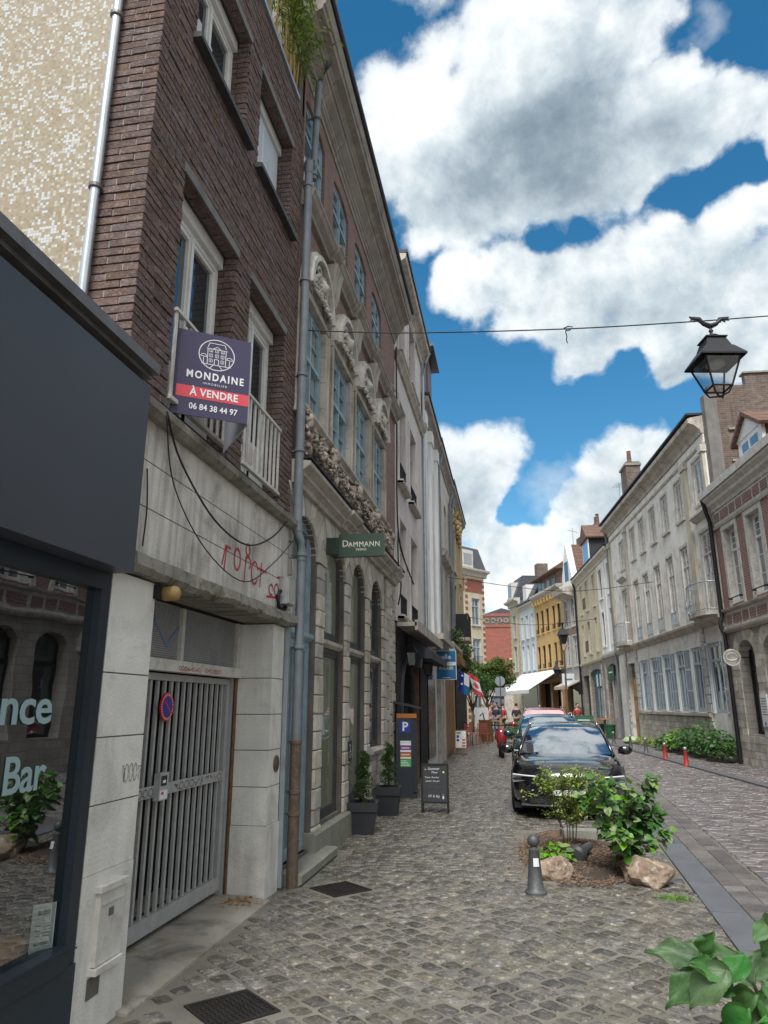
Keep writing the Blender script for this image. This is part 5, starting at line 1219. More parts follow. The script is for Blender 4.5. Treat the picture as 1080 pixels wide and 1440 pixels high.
for i, (a, b) in enumerate(WA):
    m = A.mb(); m.box(-.41, .022, b - .004, b + .15, 4.5, 6.98); m.build('stone_jamb', 'stone_white', A.root); m = A.mb(); m.box(-.41, .022, a - .15, a + .004, 4.5, 6.98); m.build('stone_jamb', 'stone_white', A.root); m = A.mb(); m.box(-.41, .026, a - .15, b + .15, 6.855, 7.0); m.build('stone_head', 'stone_white', A.root)
    A.window(a + .01, 4.6, .93, 2.25, -.17, 'white_paint', 'glass_grey', 2, (.72, .28), .055, bars=(0, 2), split=i < 4)
    m = A.mb(); m.box(.08, .11, a + .03, b - .03, 4.72, 4.745); m.box(0, .1, a + .05, a + .08, 4.70, 4.76); m.box(0, .1, b - .08, b - .05, 4.70, 4.76); m.build('window_bar', 'iron_black', A.root)
    for zz in (4.02, 7.2):
        for (p, q) in ((a - .2, a + .22), (a + .32, b + .02), (b + .12, b + .52)):
            m = A.mb(); m.box(.0, .030, p, q, zz, zz + .28); m.build('brick_panel', 'brick_red', A.root)
m = A.mb(); m.box(0, .018, a0, a1, 3.9, 4.40); m.build('panel_band', 'stone_white', A.root); m = A.mb(); m.box(0, .018, a0, a1, 7.02, 7.56); m.build('panel_band', 'stone_white', A.root)
A.cornice([(-.1, 4.40), (.06, 4.41), (.12, 4.44), (.13, 4.49), (-.1, 4.50)], a0, a1, 'stone_moulding', 'sill_course')
A.cornice([(-.1, 3.76), (.08, 3.77), (.14, 3.83), (.15, 3.89), (-.1, 3.90)], a0, a1, 'stone_moulding', 'string_course')
A.cornice([(-.1, 7.0), (.05, 7.0), (.07, 7.08), (-.1, 7.09)], a0, a1, 'stone_moulding', 'moulding')
A.cornice([(-.1, 7.55), (.05, 7.57), (.08, 7.66), (.18, 7.76), (.20, 7.84), (.30, 7.94), (.32, 8.0), (-.1, 8.02)], a0, a1 + .04, 'stone_white')
m = A.mb(); m.prism([(.0, 8.02), (.36, 8.02), (.37, 8.24), (.0, 8.3)], a0, a1 + .05); m.build('gutter', 'white_old_paint', A.root)
m = A.mb(); m.prism([(.1, 8.3), (-4.5, 12.0), (-8.5, 8.2), (-.2, 8.1)], a0, .2); m.build('roof', 'roof_tile', A.root)
for i in range(3):
    s_ = -3.6 - i * 5.0; d_ = empty('dormer', (0, 0, -.35), parent=A.root)
    m = A.mb(); m.box(-2.2, -.25, s_, s_ + 1.5, 8.0, 9.45); m.build('cheek', 'roof_tile', d_); m = A.mb(); m.box(-.249, -.15, s_ - .08, s_ + 1.58, 8.3, 9.5); m.build('front', 'white_paint', d_)
    m = A.mb(); m.box(-.149, -.14, s_ + .2, s_ + 1.3, 8.5, 9.3); m.build('glass', 'glass_grey', d_); m = A.mb(); m.box(-.139, -.12, s_ + .72, s_ + .78, 8.5, 9.3); m.box(-.139, -.12, s_ + .2, s_ + 1.3, 8.98, 9.02); m.build('glazing_bar', 'white_paint', d_)
    m = A.mb(); m.prism([(s_ - .3, 9.45), (s_ + .75, 10.15), (s_ + 1.8, 9.45), (s_ + 1.75, 9.36), (s_ + .75, 10.02), (s_ - .25, 9.36)], -2.6, .0, 'n'); m.build('dormer_roof', 'roof_tile', d_)
    m = A.mb(); m.prism([(s_ - .2, 9.45), (s_ + .75, 10.0), (s_ + 1.7, 9.45)], -.24, -.12, 'n'); m.build('pediment', 'white_paint', d_)
# stone blocks, voussoirs of the ground floor (nearest bays)
R_ = random.Random(3)
cols = [(lo[0][1] + .0, a1 - .02), (lo[1][1], lo[0][0]), (lo[2][1], lo[1][0])]
for (c0, c1) in cols:
    z = .0
    while z < 2.98:
        h = .205; seg = 2 if c1 - c0 > .5 else 1; off = R_.uniform(.35, .65)
        for (p, q) in (((c0, c0 + (c1 - c0) * off), (c0 + (c1 - c0) * off, c1)) if seg == 2 else ((c0, c1),)):
            m = A.mb(); m.box(-.3, .02 + R_.uniform(0, .012), p + .006, q - .006, z + .004, z + h - .004); m.build('stone_block', 'stone_warm', A.root)
        z += h
for i in (0, 1, 2):
    a, b = lo[i][0], lo[i][1]; z = .0
    while z < .82:
        h = .205
        for q in range(3):
            m = A.mb(); w_ = (b - a) / 3; m.box(-.2, .02 + R_.uniform(0, .01), a + q * w_ + .005, a + (q + 1) * w_ - .005, z + .005, z + h - .005); m.build('stone_block', 'stone_warm', A.root)
        z += h
    c = (a + b) / 2; w = (b - a) / 2
    for k in range(9):
        t0, t1 = pi * k / 9, pi * (k + 1) / 9; P_ = [(c + w * cos(t0 + .01), 3.03 + .45 * sin(t0 + .01)), (c + w * cos(t1 - .01), 3.03 + .45 * sin(t1 - .01))]
        O_ = [(min(max(c + (w + .35) * cos(t), a - .3), b + .3), min(3.03 + 1.1 * sin(t) * .75 + .02, 3.75)) for t in (t1 - .01, t0 + .01)]
        m = A.mb(); m.prism(P_ + O_, -.3, .03, 'n'); m.build('arch_stone', 'stone_warm', A.root)
for i, h in enumerate(lo[:-1]):
    m = A.mb(); m.box(-.36, -.31, h[0], h[1], h[2], h[3]); m.build('shop_window', 'glass_dark' if i != 1 else 'glass_grey', A.root); m = A.mb()
    m.box(-.31, -.27, h[0], h[0] + .07, h[2], h[3]); m.box(-.31, -.27, h[1] - .07, h[1], h[2], h[3]); m.box(-.31, -.27, h[0], h[1], h[2], h[2] + .08); m.box(-.31, -.27, h[0], h[1], 2.62, 2.75); m.build('window_frame', 'black_matte', A.root)
m = A.mb(); m.box(-.45, -.4, lo[-1][0], lo[-1][1], 0, 3.3); m.build('gate_leaf', 'black_matte', A.root)
rs = empty('round_sign', RP(-1.05, .42, 2.98), radians(AR), 'round white metal emblem sign on a bracket by the arched window', 'sign')
m = MB(); m.lathe([(.24, -.012), (.24, .012), (.215, .012), (.215, -.012)], seg=28, axis='y'); m.build('ring', 'white_old_paint', rs)
m = MB(); m.lathe([(.21, -.006), (.21, .006)], seg=28, axis='y'); m.build('disc', 'stone_moulding', rs); m = MB()
for k in range(5): m.tube([(.15 * cos(t * .5 + k), -.012, .13 * sin(t * .5 + k) * (1 - .1 * k)) for t in range(7)], .014, 5)
m.build('emblem', 'white_old_paint', rs); m = MB(); m.box(.24, .5, -.01, .01, -.012, .012); m.build('arm', 'iron_black', rs)
nb = empty('notice_board', RP(-1.93, .03, 1.52), radians(AR) + pi, 'white notice board with grey print by the arched shop window at right', 'sign')
m = MB(); m.box(0, .03, -.22, .22, -.42, .42); m.build('board', 'print_white', nb); m = MB()
for k in range(7): m.box(.031, .033, -.17, .17 - .03 * (k % 3), .3 - k * .07, .32 - k * .07)
m.build('print', 'graffiti_grey', nb); m = MB(); m.box(.031, .033, -.08, .0, -.38, -.3); m.build('logo', 'sign_blue', nb)
dp = Fac('drainpipe', 'dark drainpipe between the brick house and the long white building', PR, AR, -1, 'drainpipe')
pipe(dp, [(.3, .18, 8.0), (.2, .22, 7.6), (.12, .24, 7.3), (.10, .24, 4.3)], .065, 'iron_black'); pipe(dp, [(.10, .24, 4.31), (.18, .22, 4.1), (.18, .2, 3.95), (.10, .18, 3.7), (.09, .18, -.02)], .06, 'iron_black')
# party wall and pier seen above the brick house
pw = empty('gable_wall', (0, 0, 0), 0, 'rough brick gable wall rising above the tiled roof at right', 'wall')
pq = Fac('x', 'y', PR, AR, -1); bpy.data.objects.remove(pq.root); pq.root = pw; pw.location = (*PR, 0); pw.rotation_euler = (0, 0, radians(AR) + pi)
m = pq.mb(); m.prism([(-.05, 8), (-.05, 11.0), (-.3, 11.35), (-.3, 12.0), (-1.55, 12.0), (-1.55, 12.4), (-6.5, 12.4), (-6.5, 8)], .20, .42, 'u'); m.build('brick_wall', 'brick_party', pw)
for (n0, n1, z) in ((-.8, -1.7, 10.4), (-.8, -3, 9.8), (-.8, -3.2, 9.3)):
    m = pq.mb(); m.box(n1, n0, .12, .2, z, z + .07); m.build('stone_band', 'stone_cornice', pw)
m = pq.mb(); m.box(-1.6, -.25, .1, .5, 12.0, 12.06) if False else m.box(-6.5, -1.5, .14, .5, 12.4, 12.46); m.build('cap', 'stone_cornice', pw)
m = pq.mb(); m.box(-.48, -.08, -.02, .32, 8.1, 11.6); m.build('render_pier', 'concrete_lintel', pw)

# long white building
Bq = Fac('long_white_house', 'long weathered white house with two balconies and grey blue ground floor shutters', PR, AR, -1, 'building')
b0, b1 = .26, 15.7
US = [3.03, 4.86, 6.68, 8.52, 10.24]
mid = [(.62, 1.58, 4.45, 7.22)] + [(s, s + .80, 4.52, 7.16) for s in US] + [(12.5, 13.4, 4.45, 7.1)]
top = [(.70, 1.58, 8.2, 9.72)] + [(s, s + .76, 8.16, 9.62) for s in US] + [(12.52, 13.32, 8.12, 9.5)]
gr = [(.95, 2.15, 1.42, 3.62)] + [(s - .12, s + .92, 1.45, 3.6) for s in US] + [(12.25, 13.75, .12, 3.6)]
Bq.wall('upper_wall', b0, b1, 4.2, 10.35, mid + top, 'render_long'); Bq.wall('ground_wall', b0, b1, 0, 4.19, gr, 'render_long', front=-.01)
m = Bq.mb(); m.box(-8, -.5, b0, b1, 0, 10.3); m.build('body', 'interior_dark', Bq.root)
m = Bq.mb(); m.box(-.2, .035, 2.45, 12.0, 0, 1.28); m.build('base_wall', 'grey_stone_base', Bq.root)
R_ = random.Random(9)
for row in range(6):      # masonry courses of the base
    x = 2.46 + (row % 2) * .2
    while x < 11.95:
        l = R_.uniform(.34, .5); e = min(x + l, 11.98); m = Bq.mb(); m.box(0, .043 + R_.uniform(0, .012), x + .006, e - .006, .02 + row * .208, .215 + row * .208)
        m.build('base_stone', 'stone_warm', Bq.root) if x < 8 else m.build('base_stone', 'stone_warm', Bq.root); x += l
Bq.cornice([(-.1, 1.28), (.07, 1.28), (.12, 1.31), (.12, 1.40), (-.1, 1.42)], 2.4, 12.0, 'stone_moulding', 'sill_course')
for (a, b, c_, d) in mid: 
    Bq.window(a + .01, c_ + .01, b - a - .02, d - c_ - .02, -.03, 'white_old_paint', 'glass_curtain', 2, (.74, .26), .05, bars=(0, 2), split=a < 4)
    Bq.surround(a, b, c_, d, .10, .03, 'stone_white', 0)
for (a, b, c_, d) in top:
    Bq.window(a + .01, c_ + .01, b - a - .02, d - c_ - .02, -.03, 'white_old_paint', 'glass_curtain', 2, (1,), .05, bars=(0, 2), split=a < 4)
    Bq.surround(a, b, c_, d, .08, .025, 'stone_white', .05)
for s in US: Bq.grille(s + .02, s + .78, 4.56, .5, .03, 7, mt='blue_shutter')
for (a, b, c_, d) in gr[:-1]:
    Bq.window(a + .01, c_ + .01, b - a - .02, d - c_ - .02, -.05, 'blue_shutter', 'glass_dark', 2, (.76, .24), .07, split=a < 6)
    for (p, q) in ((a - .42, a - .01), (b + .01, b + .42)):
        sh = Bq.mb(); sh.box(0, .035, p, p + .05, c_ - .02, d + .02); sh.box(0, .035, q - .05, q, c_ - .02, d + .02)
        for zz in (c_ - .02, c_ + .68, c_ + 1.4, d - .04): sh.box(0, .035, p + .05, q - .05, zz, zz + .06)
        o = sh.build('shutter', 'shutter_pale', Bq.root)
        sl = Bq.mb(); n_ = 40
        for k in range(n_): zz = c_ + .05 + (d - c_ - .1) * k / n_; sl.add([(.006, p + .05, zz + .03), (.006, q - .05, zz + .03), (.03, q - .05, zz), (.03, p + .05, zz), (.010, p + .05, zz + .036), (.010, q - .05, zz + .036), (.034, q - .05, zz + .006), (.034, p + .05, zz + .006)], [(0, 1, 2, 3), (4, 5, 6, 7), (3, 2, 6, 7), (0, 1, 5, 4)])
        sl.build('louvres', 'blue_shutter', o)['kind'] = 'stuff'
# quoins / rusticated strips
for (p, q) in ((.3, .62), (2.35, 2.62), (11.75, 12.1), (13.85, 14.2)):
    z = 0.0; k = 0
    while z < 4.0:
        m = Bq.mb(); w_ = .05 if k % 2 else 0; m.box(-.1, .055, p - w_, q + w_, z + .012, z + .27); m.build('quoin', 'stone_white', Bq.root); z += .285; k += 1
for (p, q) in ((2.15, 2.62), (11.72, 12.1), (.28, .5), (15.4, 15.69)):
    m = Bq.mb(); m.box(-.1, .09, p, q, 4.42, 9.95); m.build('pilaster', 'stone_ochre', Bq.root); m = Bq.mb(); m.box(-.1, .14, p - .06, q + .06, 9.72, 9.96); m.build('capital', 'stone_white', Bq.root)
for s, z in ((.5, 7.62), (12.3, 7.5)):
    Bq.cornice([(-.1, z), (.08, z + .02), (.18, z + .12), (.24, z + .14), (.24, z + .2), (-.1, z + .24)], s - .12, s + 1.35, 'stone_white', 'window_hood')
Bq.cornice([(-.1, 4.12), (.06, 4.14), (.10, 4.2), (.20, 4.3), (.21, 4.38), (-.1, 4.42)], b0, b1, 'stone_moulding', 'belt_course')
Bq.cornice([(-.1, 9.96), (.04, 9.97), (.06, 10.05), (-.1, 10.06)], b0, b1, 'stone_moulding', 'architrave')
Bq.cornice([(-.2, 10.34), (.05, 10.36), (.08, 10.48), (.2, 10.6), (.23, 10.64), (.42, 10.72), (.44, 10.86), (.36, 10.9), (-.2, 11.0)], b0 - .02, b1 + .03, 'stone_moulding')
m = Bq.mb(); m.box(-.2, .46, b0 - .02, b1 + .03, 11.0, 11.07); m.build('gutter', 'slate_vert', Bq.root)
m = Bq.mb(); m.prism([(.3, 11.07), (-4, 12.3), (-8, 11.0)], b0 + .3, b1); m.build('roof', 'slate', Bq.root)
def balcony(F_, s, w, z, n, rail_mt='iron_black'):
    r = empty('balcony', (0, 0, 0), parent=F_.root)
    m = F_.mb(); K = 10
    pts = [(n * sin(pi * k / K) ** .5, s + w * (.5 - .5 * cos(pi * k / K))) for k in range(K + 1)]
    m.prism([(0, s + w)] + [(0, s)] + pts[1:-1], z - .12, z, 'z'); m.prism([(0, s + w - .15), (0, s + .15)] + [(p[0] * .75, s + w / 2 + (p[1] - s - w / 2) * .85) for p in pts[1:-1]], z - .26, z - .121, 'z'); m.build('slab', 'stone_moulding', r)
    m = F_.mb(); top = [(p[0], p[1], z + .92) for p in pts]; m.tube(top, .02, 6); m.tube([(p[0], p[1], z + .06) for p in pts], .015, 6)
    for i in range(len(pts) - 1):
        for t in (0, .5):
            q0, q1 = pts[i], pts[i + 1]; nn = q0[0] + (q1[0] - q0[0]) * t; uu = q0[1] + (q1[1] - q0[1]) * t; cc = s + w / 2
            m.tube([(nn, uu, z), (nn * 1.15, cc + (uu - cc) * 1.1, z + .25), (nn * 1.05, uu, z + .55), (nn, uu, z + .92)], .009, 4)
    m.build('railing', rail_mt, r)
balcony(Bq, .35, 2.0, 4.52, .62, 'zinc'); balcony(Bq, 12.0, 1.9, 4.5, .6, 'zinc')
dd = empty('entrance_door', (0, 0, 0), parent=Bq.root); m = Bq.mb(); m.box(-.22, -.16, 12.27, 13.73, .1, 2.95); m.build('leaf', 'wood_door', dd)
m = Bq.mb()
for a in (12.36, 13.05):
    for (c_, d) in ((.3, .9), (1.05, 1.9), (2.05, 2.8)): m.box(-.159, -.135, a, a + .58, c_, d)
m.build('panel', 'wood_light', dd); m = Bq.mb(); m.box(-.22, -.18, 12.27, 13.73, 3.0, 3.6); m.build('transom_light', 'glass_dark', dd)
ch = Fac('chimney', 'brick chimney with red pots on the roof of the long white house', PR, AR, -1, 'chimney'); m = ch.mb(); m.box(-1.2, -.5, 12.6, 13.8, 11, 13.6); m.build('stack', 'brick_party', ch.root); m = ch.mb(); m.lathe([(.13, 13.6), (.10, 14.3), (.12, 14.35)], (-.85, 13.2, 0), 10); m.build('pot', 'roof_tile', ch.root)
m = ch.mb(); m.box(-1.26, -.44, 12.54, 13.86, 13.4, 13.52); m.build('cap', 'stone_cornice', ch.root)
an = Fac('tv_antenna', 'thin television antenna beside the brick chimney', PR, AR, -1, 'antenna'); m = an.mb(); m.tube([(-.6, 14.8, 11), (-.6, 14.8, 13.2)], .02, 5); m.tube([(-.6, 14.3, 13.0), (-.6, 15.5, 13.1)], .012, 4)
for k in range(6): m.tube([(-.85, 14.4 + k * .2, 13.02 + .015 * k), (-.35, 14.4 + k * .2, 13.02 + .015 * k)], .008, 4)
m.build('rods', 'zinc', an.root)

# cream and white shop house
Cq = Fac('cream_white_house', 'house painted half white half cream with teal shop and green signed arch', PR, AR, -1, 'building')
c0, c1, cm = 15.75, 27.2, 19.35
wcol = [(16.05, 16.75), (18.3, 19.0)]; ccol = [(20.5, 21.15), (22.7, 23.6), (25.0, 25.6)]
hw = [(a, b, z0, z1, .12) for a, b in wcol for z0, z1 in ((4.85, 6.7), (7.5, 9.15))]; hc = [(a, b, z0, z1, .12) for a, b in ccol for z0, z1 in ((4.75, 6.7), (7.4, 9.25))]
Cq.wall('white_wall', c0, cm, 4.25, 9.5, hw, 'render_white'); Cq.wall('cream_wall', cm, c1, 4.25, 9.5, hc, 'render_cream')
gq = [(16.1, 18.8, .0, 3.8, .5), (20.3, 23.9, .9, 3.75, .25), (24.4, 26.6, .0, 3.5)]
Cq.wall('ground_wall', c0, c1, 0, 4.24, gq, 'grey_stone_base', front=.0)
m = Cq.mb(); m.box(-8, -.5, c0, c1, 0, 9.4); m.build('body', 'interior_dark', Cq.root)
for h in hw: Cq.window(h[0] + .01, h[2] + .01, h[1] - h[0] - .02, h[3] - h[2] - .02, -.06, 'maroon_frame', 'glass_dark', 2, (.7, .3), .05, split=False); Cq.surround(h[0], h[1], h[2], h[3], .1, .03, 'render_white', .05)
for h in hc: Cq.window(h[0] + .01, h[2] + .01, h[1] - h[0] - .02, h[3] - h[2] - .02, -.06, 'white_old_paint', 'glass_grey', 2, (.7, .3), .05, split=False); Cq.surround(h[0], h[1], h[2], h[3], .1, .03, 'render_cream', .05)
for z in (7.45, 4.8): Cq.grille(22.65, 23.65, z, .7, .22, 8)
Cq.cornice([(-.1, 4.18), (.06, 4.2), (.16, 4.3), (.18, 4.42), (-.1, 4.44)], c0, cm, 'render_white', 'belt_course'); Cq.cornice([(-.1, 4.10), (.06, 4.12), (.12, 4.2), (.13, 4.28), (-.1, 4.3)], cm, c1, 'render_cream', 'belt_course')
for u in (c0 + .02, 17.3, cm - .4): m = Cq.mb(); m.box(-.1, .06, u, u + .36, 4.45, 9.4); m.build('pilaster', 'render_white', Cq.root)
Cq.cornice([(-.1, 9.48), (.05, 9.5), (.08, 9.62), (.2, 9.74), (.3, 9.8), (.31, 9.94), (-.1, 9.98)], c0 + .04, c1, 'stone_ochre')
m = Cq.mb(); m.box(-.1, .34, c0 + .04, c1, 9.981, 10.05); m.build('gutter', 'slate_vert', Cq.root); m = Cq.mb(); m.prism([(.2, 10.05), (-3, 11.6), (-8, 10)], c0 + .1, c1); m.build('roof', 'slate', Cq.root)
m = Cq.mb(); m.box(-.3, -.2, 20.32, 23.88, .9, 3.75); m.build('teal_shopfront', 'teal_paint', Cq.root); m = Cq.mb()
for k in range(4): m.box(-.2, -.15, 20.4 + k * .88, 20.5 + k * .88, .95, 3.7)
m.build('post', 'teal_paint', Cq.root); m = Cq.mb(); [m.box(-.199, -.18, 20.55 + k * .88, 21.2 + k * .88, 1.0, 2.9) for k in range(4)]; m.build('shop_glass', 'glass_dark', Cq.root)
m = Cq.mb(); m.box(-.14, -.12, 21.3, 21.75, 2.75, 3.45); m.box(-.14, -.12, 22.3, 22.75, 2.75, 3.45); m.build('poster', 'print_white', Cq.root)
m = Cq.mb(); m.box(-.3, -.25, 16.12, 18.78, 0, 3.8); m.build('shop_glass', 'glass_dark', Cq.root); m = Cq.mb(); m.box(-.24, -.0, 17.25, 17.65, 0, 3.2); m.build('stone_pier', 'stone_warm', Cq.root)
m = Cq.mb(); m.box(-.3, -.24, 24.42, 26.58, 0, 3.5); m.build('shop_glass', 'interior_warm', Cq.root)
for p in (15.8, 18.85, 19.95, 23.95):
    z = 0
    while z < 3.7: m = Cq.mb(); m.box(-.1, .05, p, p + .28, z + .01, z + .27); m.build('pier_stone', 'stone_warm', Cq.root); z += .28
gs = empty('shop_sign', RP(17.6, .03, 3.35), radians(AR) + pi, 'dark green hanging banner sign in the arch of the white shop house', 'sign'); m = MB(); m.box(0, .03, -.75, .75, -.4, .35); m.build('board', 'board_green', gs); m = MB(); m.box(.031, .034, -.5, .5, -.02, .06); m.build('print', 'print_cream', gs)
dm = Fac('dormer', 'black slate dormer with orange tiled roof above the cream house', PR, AR, -1, 'dormer')
m = dm.mb(); m.box(-3.4, .0, 21.3, 23.2, 9.9, 11.7); m.build('cheek', 'slate_vert', dm.root); m = dm.mb(); m.box(.001, .06, 21.25, 23.25, 9.9, 11.8); m.build('front', 'white_paint', dm.root); m = dm.mb(); m.box(.061, .08, 21.5, 23.0, 10.3, 11.5); m.build('glass', 'glass_grey', dm.root)
m = dm.mb(); m.prism([(21.0, 11.68), (22.25, 12.7), (23.5, 11.68), (23.45, 11.6), (21.05, 11.6)], -3.6, .2, 'n'); m.build('roof', 'roof_tile', dm.root)
ch = Fac('chimney', 'brick chimney with two pots behind the tiled dormer', PR, AR, -1, 'chimney'); m = ch.mb(); m.box(-1.6, -.9, 24.0, 25.2, 10, 13.2); m.build('stack', 'brick_party', ch.root); m = ch.mb(); m.lathe([(.14, 13.2), (.11, 13.9), (.13, 13.95)], (-1.25, 24.35, 0), 10); m.build('pot', 'roof_tile', ch.root)
m = ch.mb(); m.lathe([(.14, 13.2), (.11, 13.8), (.13, 13.85)], (-1.25, 24.85, 0), 10); m.build('pot', 'roof_tile', ch.root)
dp = Fac('drainpipe', 'grey drainpipe between the long white house and the cream one', PR, AR, -1, 'drainpipe'); pipe(dp, [(.25, 15.6, 10.9), (.1, 15.72, 10.2), (.1, 15.72, 0)], .06, 'pipe_grey')
dp = Fac('drainpipe', 'dark drainpipe at the far end of the cream house', PR, AR, -1, 'drainpipe'); pipe(dp, [(.25, 27.1, 9.9), (.1, 27.15, 9.4), (.1, 27.15, 0)], .06, 'iron_black')

# ---------------------------------------------------------------- beyond the bend
PQ = (4.58, 50.60); AQ = 14
Q1 = Fac('grey_gable_house', 'narrow grey house with brick bands and a steep white gable', PQ, AQ, -1, 'building')
hq = [(.35, 1.15, z0, z1) for z0, z1 in ((4.3, 6.3), (7.0, 8.9))] + [(1.9, 2.7, z0, z1) for z0, z1 in ((4.3, 6.3), (7.0, 8.9))]
Q1.wall('wall', 0, 3.1, 3.6, 9.7, hq, 'render_grey'); m = Q1.mb(); m.box(-8, -.5, 0, 3.1, 0, 9.6); m.build('body', 'interior_dark', Q1.root)
for h in hq: Q1.window(h[0] + .01, h[2] + .01, h[1] - h[0] - .02, h[3] - h[2] - .02, -.06, 'white_old_paint', 'glass_dark', 2, (.7, .3), .05, split=False); Q1.surround(h[0], h[1], h[2], h[3], .09, .03, 'stone_white', .04)
m = Q1.mb(); m.box(0, .02, 0.0, 3.1, 6.45, 6.85); m.build('brick_band', 'brick_red', Q1.root); m = Q1.mb(); m.prism([(.2, 9.72), (1.5, 13.0), (2.9, 9.72)], -.4, .05, 'n'); m.build('gable', 'render_white', Q1.root)
m = Q1.mb(); m.prism([(-.1, 9.71), (1.5, 12.9), (3.2, 9.71)], -6, -.41, 'n'); m.build('roof', 'roof_tile', Q1.root); m = Q1.mb(); m.box(.051, .06, 1.1, 1.9, 10.2, 11.6); m.build('gable_window', 'glass_dark', Q1.root)
m = Q1.mb(); m.prism([(0, 8.95), (.8, 9.2), (.85, 9.5), (.3, 9.7), (0, 9.7)], .3, 2.9); m.build('corbel', 'stone_moulding', Q1.root); Q1.grille(.3, 2.9, 9.7, .9, .8, 14)
m = Q1.mb(); m.box(-.3, .1, 0, 3.1, 3.3, 3.6); m.build('fascia', 'stone_moulding', Q1.root); m = Q1.mb(); m.box(-.3, -.2, .1, 3.0, 0.4, 3.3); m.build('shop_window', 'glass_dark', Q1.root); m = Q1.mb(); m.box(-.25, .05, 0, 3.1, 0, .4); m.build('riser', 'render_grey', Q1.root)
Q1.mb()
st_ = Fac('shop_sign', 'pale square projecting sign on the grey gabled house', PQ, AQ, -1, 'sign'); m = st_.mb(); m.box(.15, 1.0, 1.0, 1.08, 3.0, 3.75); m.build('board', 'shutter_pale', st_.root); m = st_.mb(); m.box(.3, .85, .985, .999, 3.32, 3.42); m.build('print', 'graffiti_grey', st_.root)
aw = Fac('shop_awning', 'short grey awning under the sign of the grey gabled house', PQ, AQ, -1, 'awning'); m = aw.mb(); m.prism([(.1, 3.3), (1.0, 2.9), (1.0, 2.7), (.95, 2.7), (.95, 2.84), (.1, 3.2)], .1, 3.0); m.build('canvas', 'stone_moulding', aw.root)
Y = Fac('yellow_house', 'bright yellow house with white awnings and red brick attic under tiled roof', PQ, AQ, -1, 'building')
yc = [(3.55, 4.3), (4.8, 5.5), (6.35, 7.14), (7.75, 8.56), (9.15, 9.9)]
hy = [(a, b, z0, z1) for a, b in yc for z0, z1 in ((4.45, 6.2), (7.2, 8.95))]
Y.wall('wall', 3.12, 10.3, 4.1, 9.85, hy, 'render_yellow'); m = Y.mb(); m.box(-8, -.5, 3.12, 10.3, 0, 9.8); m.build('body', 'interior_dark', Y.root)
for h in hy: Y.window(h[0] + .01, h[2] + .01, h[1] - h[0] - .02, h[3] - h[2] - .02, -.06, 'iron_black', 'glass_dark', 2, (.7, .3), .05, split=False); Y.surround(h[0], h[1], h[2], h[3], .09, .04, 'render_yellow', .05)
for a, b in yc: Y.grille(a, b, 4.47, .35, .05, 6); Y.grille(a, b, 7.22, .35, .05, 6)
Y.cornice([(-.1, 9.8), (.06, 9.85), (.12, 10.0), (.35, 10.12), (.4, 10.18), (.4, 10.32), (-.1, 10.36)], 3.1, 10.35, 'stone_white'); m = Y.mb()
for k in range(9): m.box(.0, .28, 3.4 + k * .8, 3.65 + k * .8, 9.45, 9.84)
m.build('bracket', 'render_yellow', Y.root); m = Y.mb(); m.box(-2, -.3, 3.6, 10.0, 10.3, 11.6); m.build('attic', 'brick_red', Y.root)
m = Y.mb(); [m.box(-.299, -.25, a, a + .8, 10.5, 11.4) for a in (5.2, 6.6, 8.0, 9.0)]; m.build('attic_window', 'glass_green', Y.root); m = Y.mb(); m.prism([(.3, 11.5), (.3, 11.6), (-3.2, 13.8), (-6.5, 11.5)], 3.3, 10.3); m.build('roof', 'roof_tile', Y.root)
m = Y.mb(); m.box(-3.5, -2.5, 5.0, 6.2, 12.5, 14.4); m.build('chimney', 'brick_party', Y.root); m = Y.mb(); m.tube([(-2.6, 7.2, 13), (-2.6, 7.2, 15.6)], .03, 5); m.tube([(-3.0, 7.2, 15.2), (-2.2, 7.2, 15.4)], .02, 4); m.build('antenna', 'zinc', Y.root)
gy = [(3.5, 4.3, 0, 3.4), (4.7, 6.6, 0, 3.3), (7.2, 9.9, .4, 3.3)]
Y.wall('ground_wall', 3.12, 10.3, 0, 4.09, gy, 'wood_light', t=.4); m = Y.mb(); m.box(.0, .12, 3.12, 10.3, 3.95, 4.2); m.build('shop_cornice', 'canvas_dark', Y.root); m = Y.mb(); m.box(.001, .03, 4.40, 4.46, .9, 2.6); m.box(.001, .03, 6.75, 6.81, .9, 2.6); m.build('light_strip', 'print_white', Y.root)
def awning(F_, u0, u1, z0, z1, n, label):
    r = Fac('awning', label, PQ, AQ, -1, 'awning', group='white awnings of the yellow house'); m = r.mb(); m.prism([(.12, z0), (n, z1), (n, z1 - .04), (.12, z0 - .05)], u0, u1); m.build('canvas', 'awning_white', r.root)
    m = r.mb(); K = int((u1 - u0) / .2)
    for k in range(K): a = u0 + (u1 - u0) * k / K; b = u0 + (u1 - u0) * (k + 1) / K; c = (a + b) / 2; m.prism([(a, z1 - .041), (b, z1 - .041), (b, z1 - .24), (c, z1 - .28), (a, z1 - .24)], n - .01, n + .0, 'n')
    m.build('valance', 'awning_white', r.root); m = r.mb(); m.tube([(.1, u0 + .2, z0 - .5), (n * .5, u0 + .3, z0 - .85), (n - .05, u0 + .2, z1 - .05)], .03, 5); m.tube([(.1, u1 - .2, z0 - .5), (n * .5, u1 - .3, z0 - .85), (n - .05, u1 - .2, z1 - .05)], .03, 5); m.build('arm', 'iron_black', r.root)
awning(Y, 3.9, 9.6, 4.25, 2.75, 2.6, 'larger nearer white awning on the front of the yellow house'); awning(Y, 9.9, 15.0, 4.25, 2.75, 2.3, 'white awning under the pale blue house, beyond the larger awning')
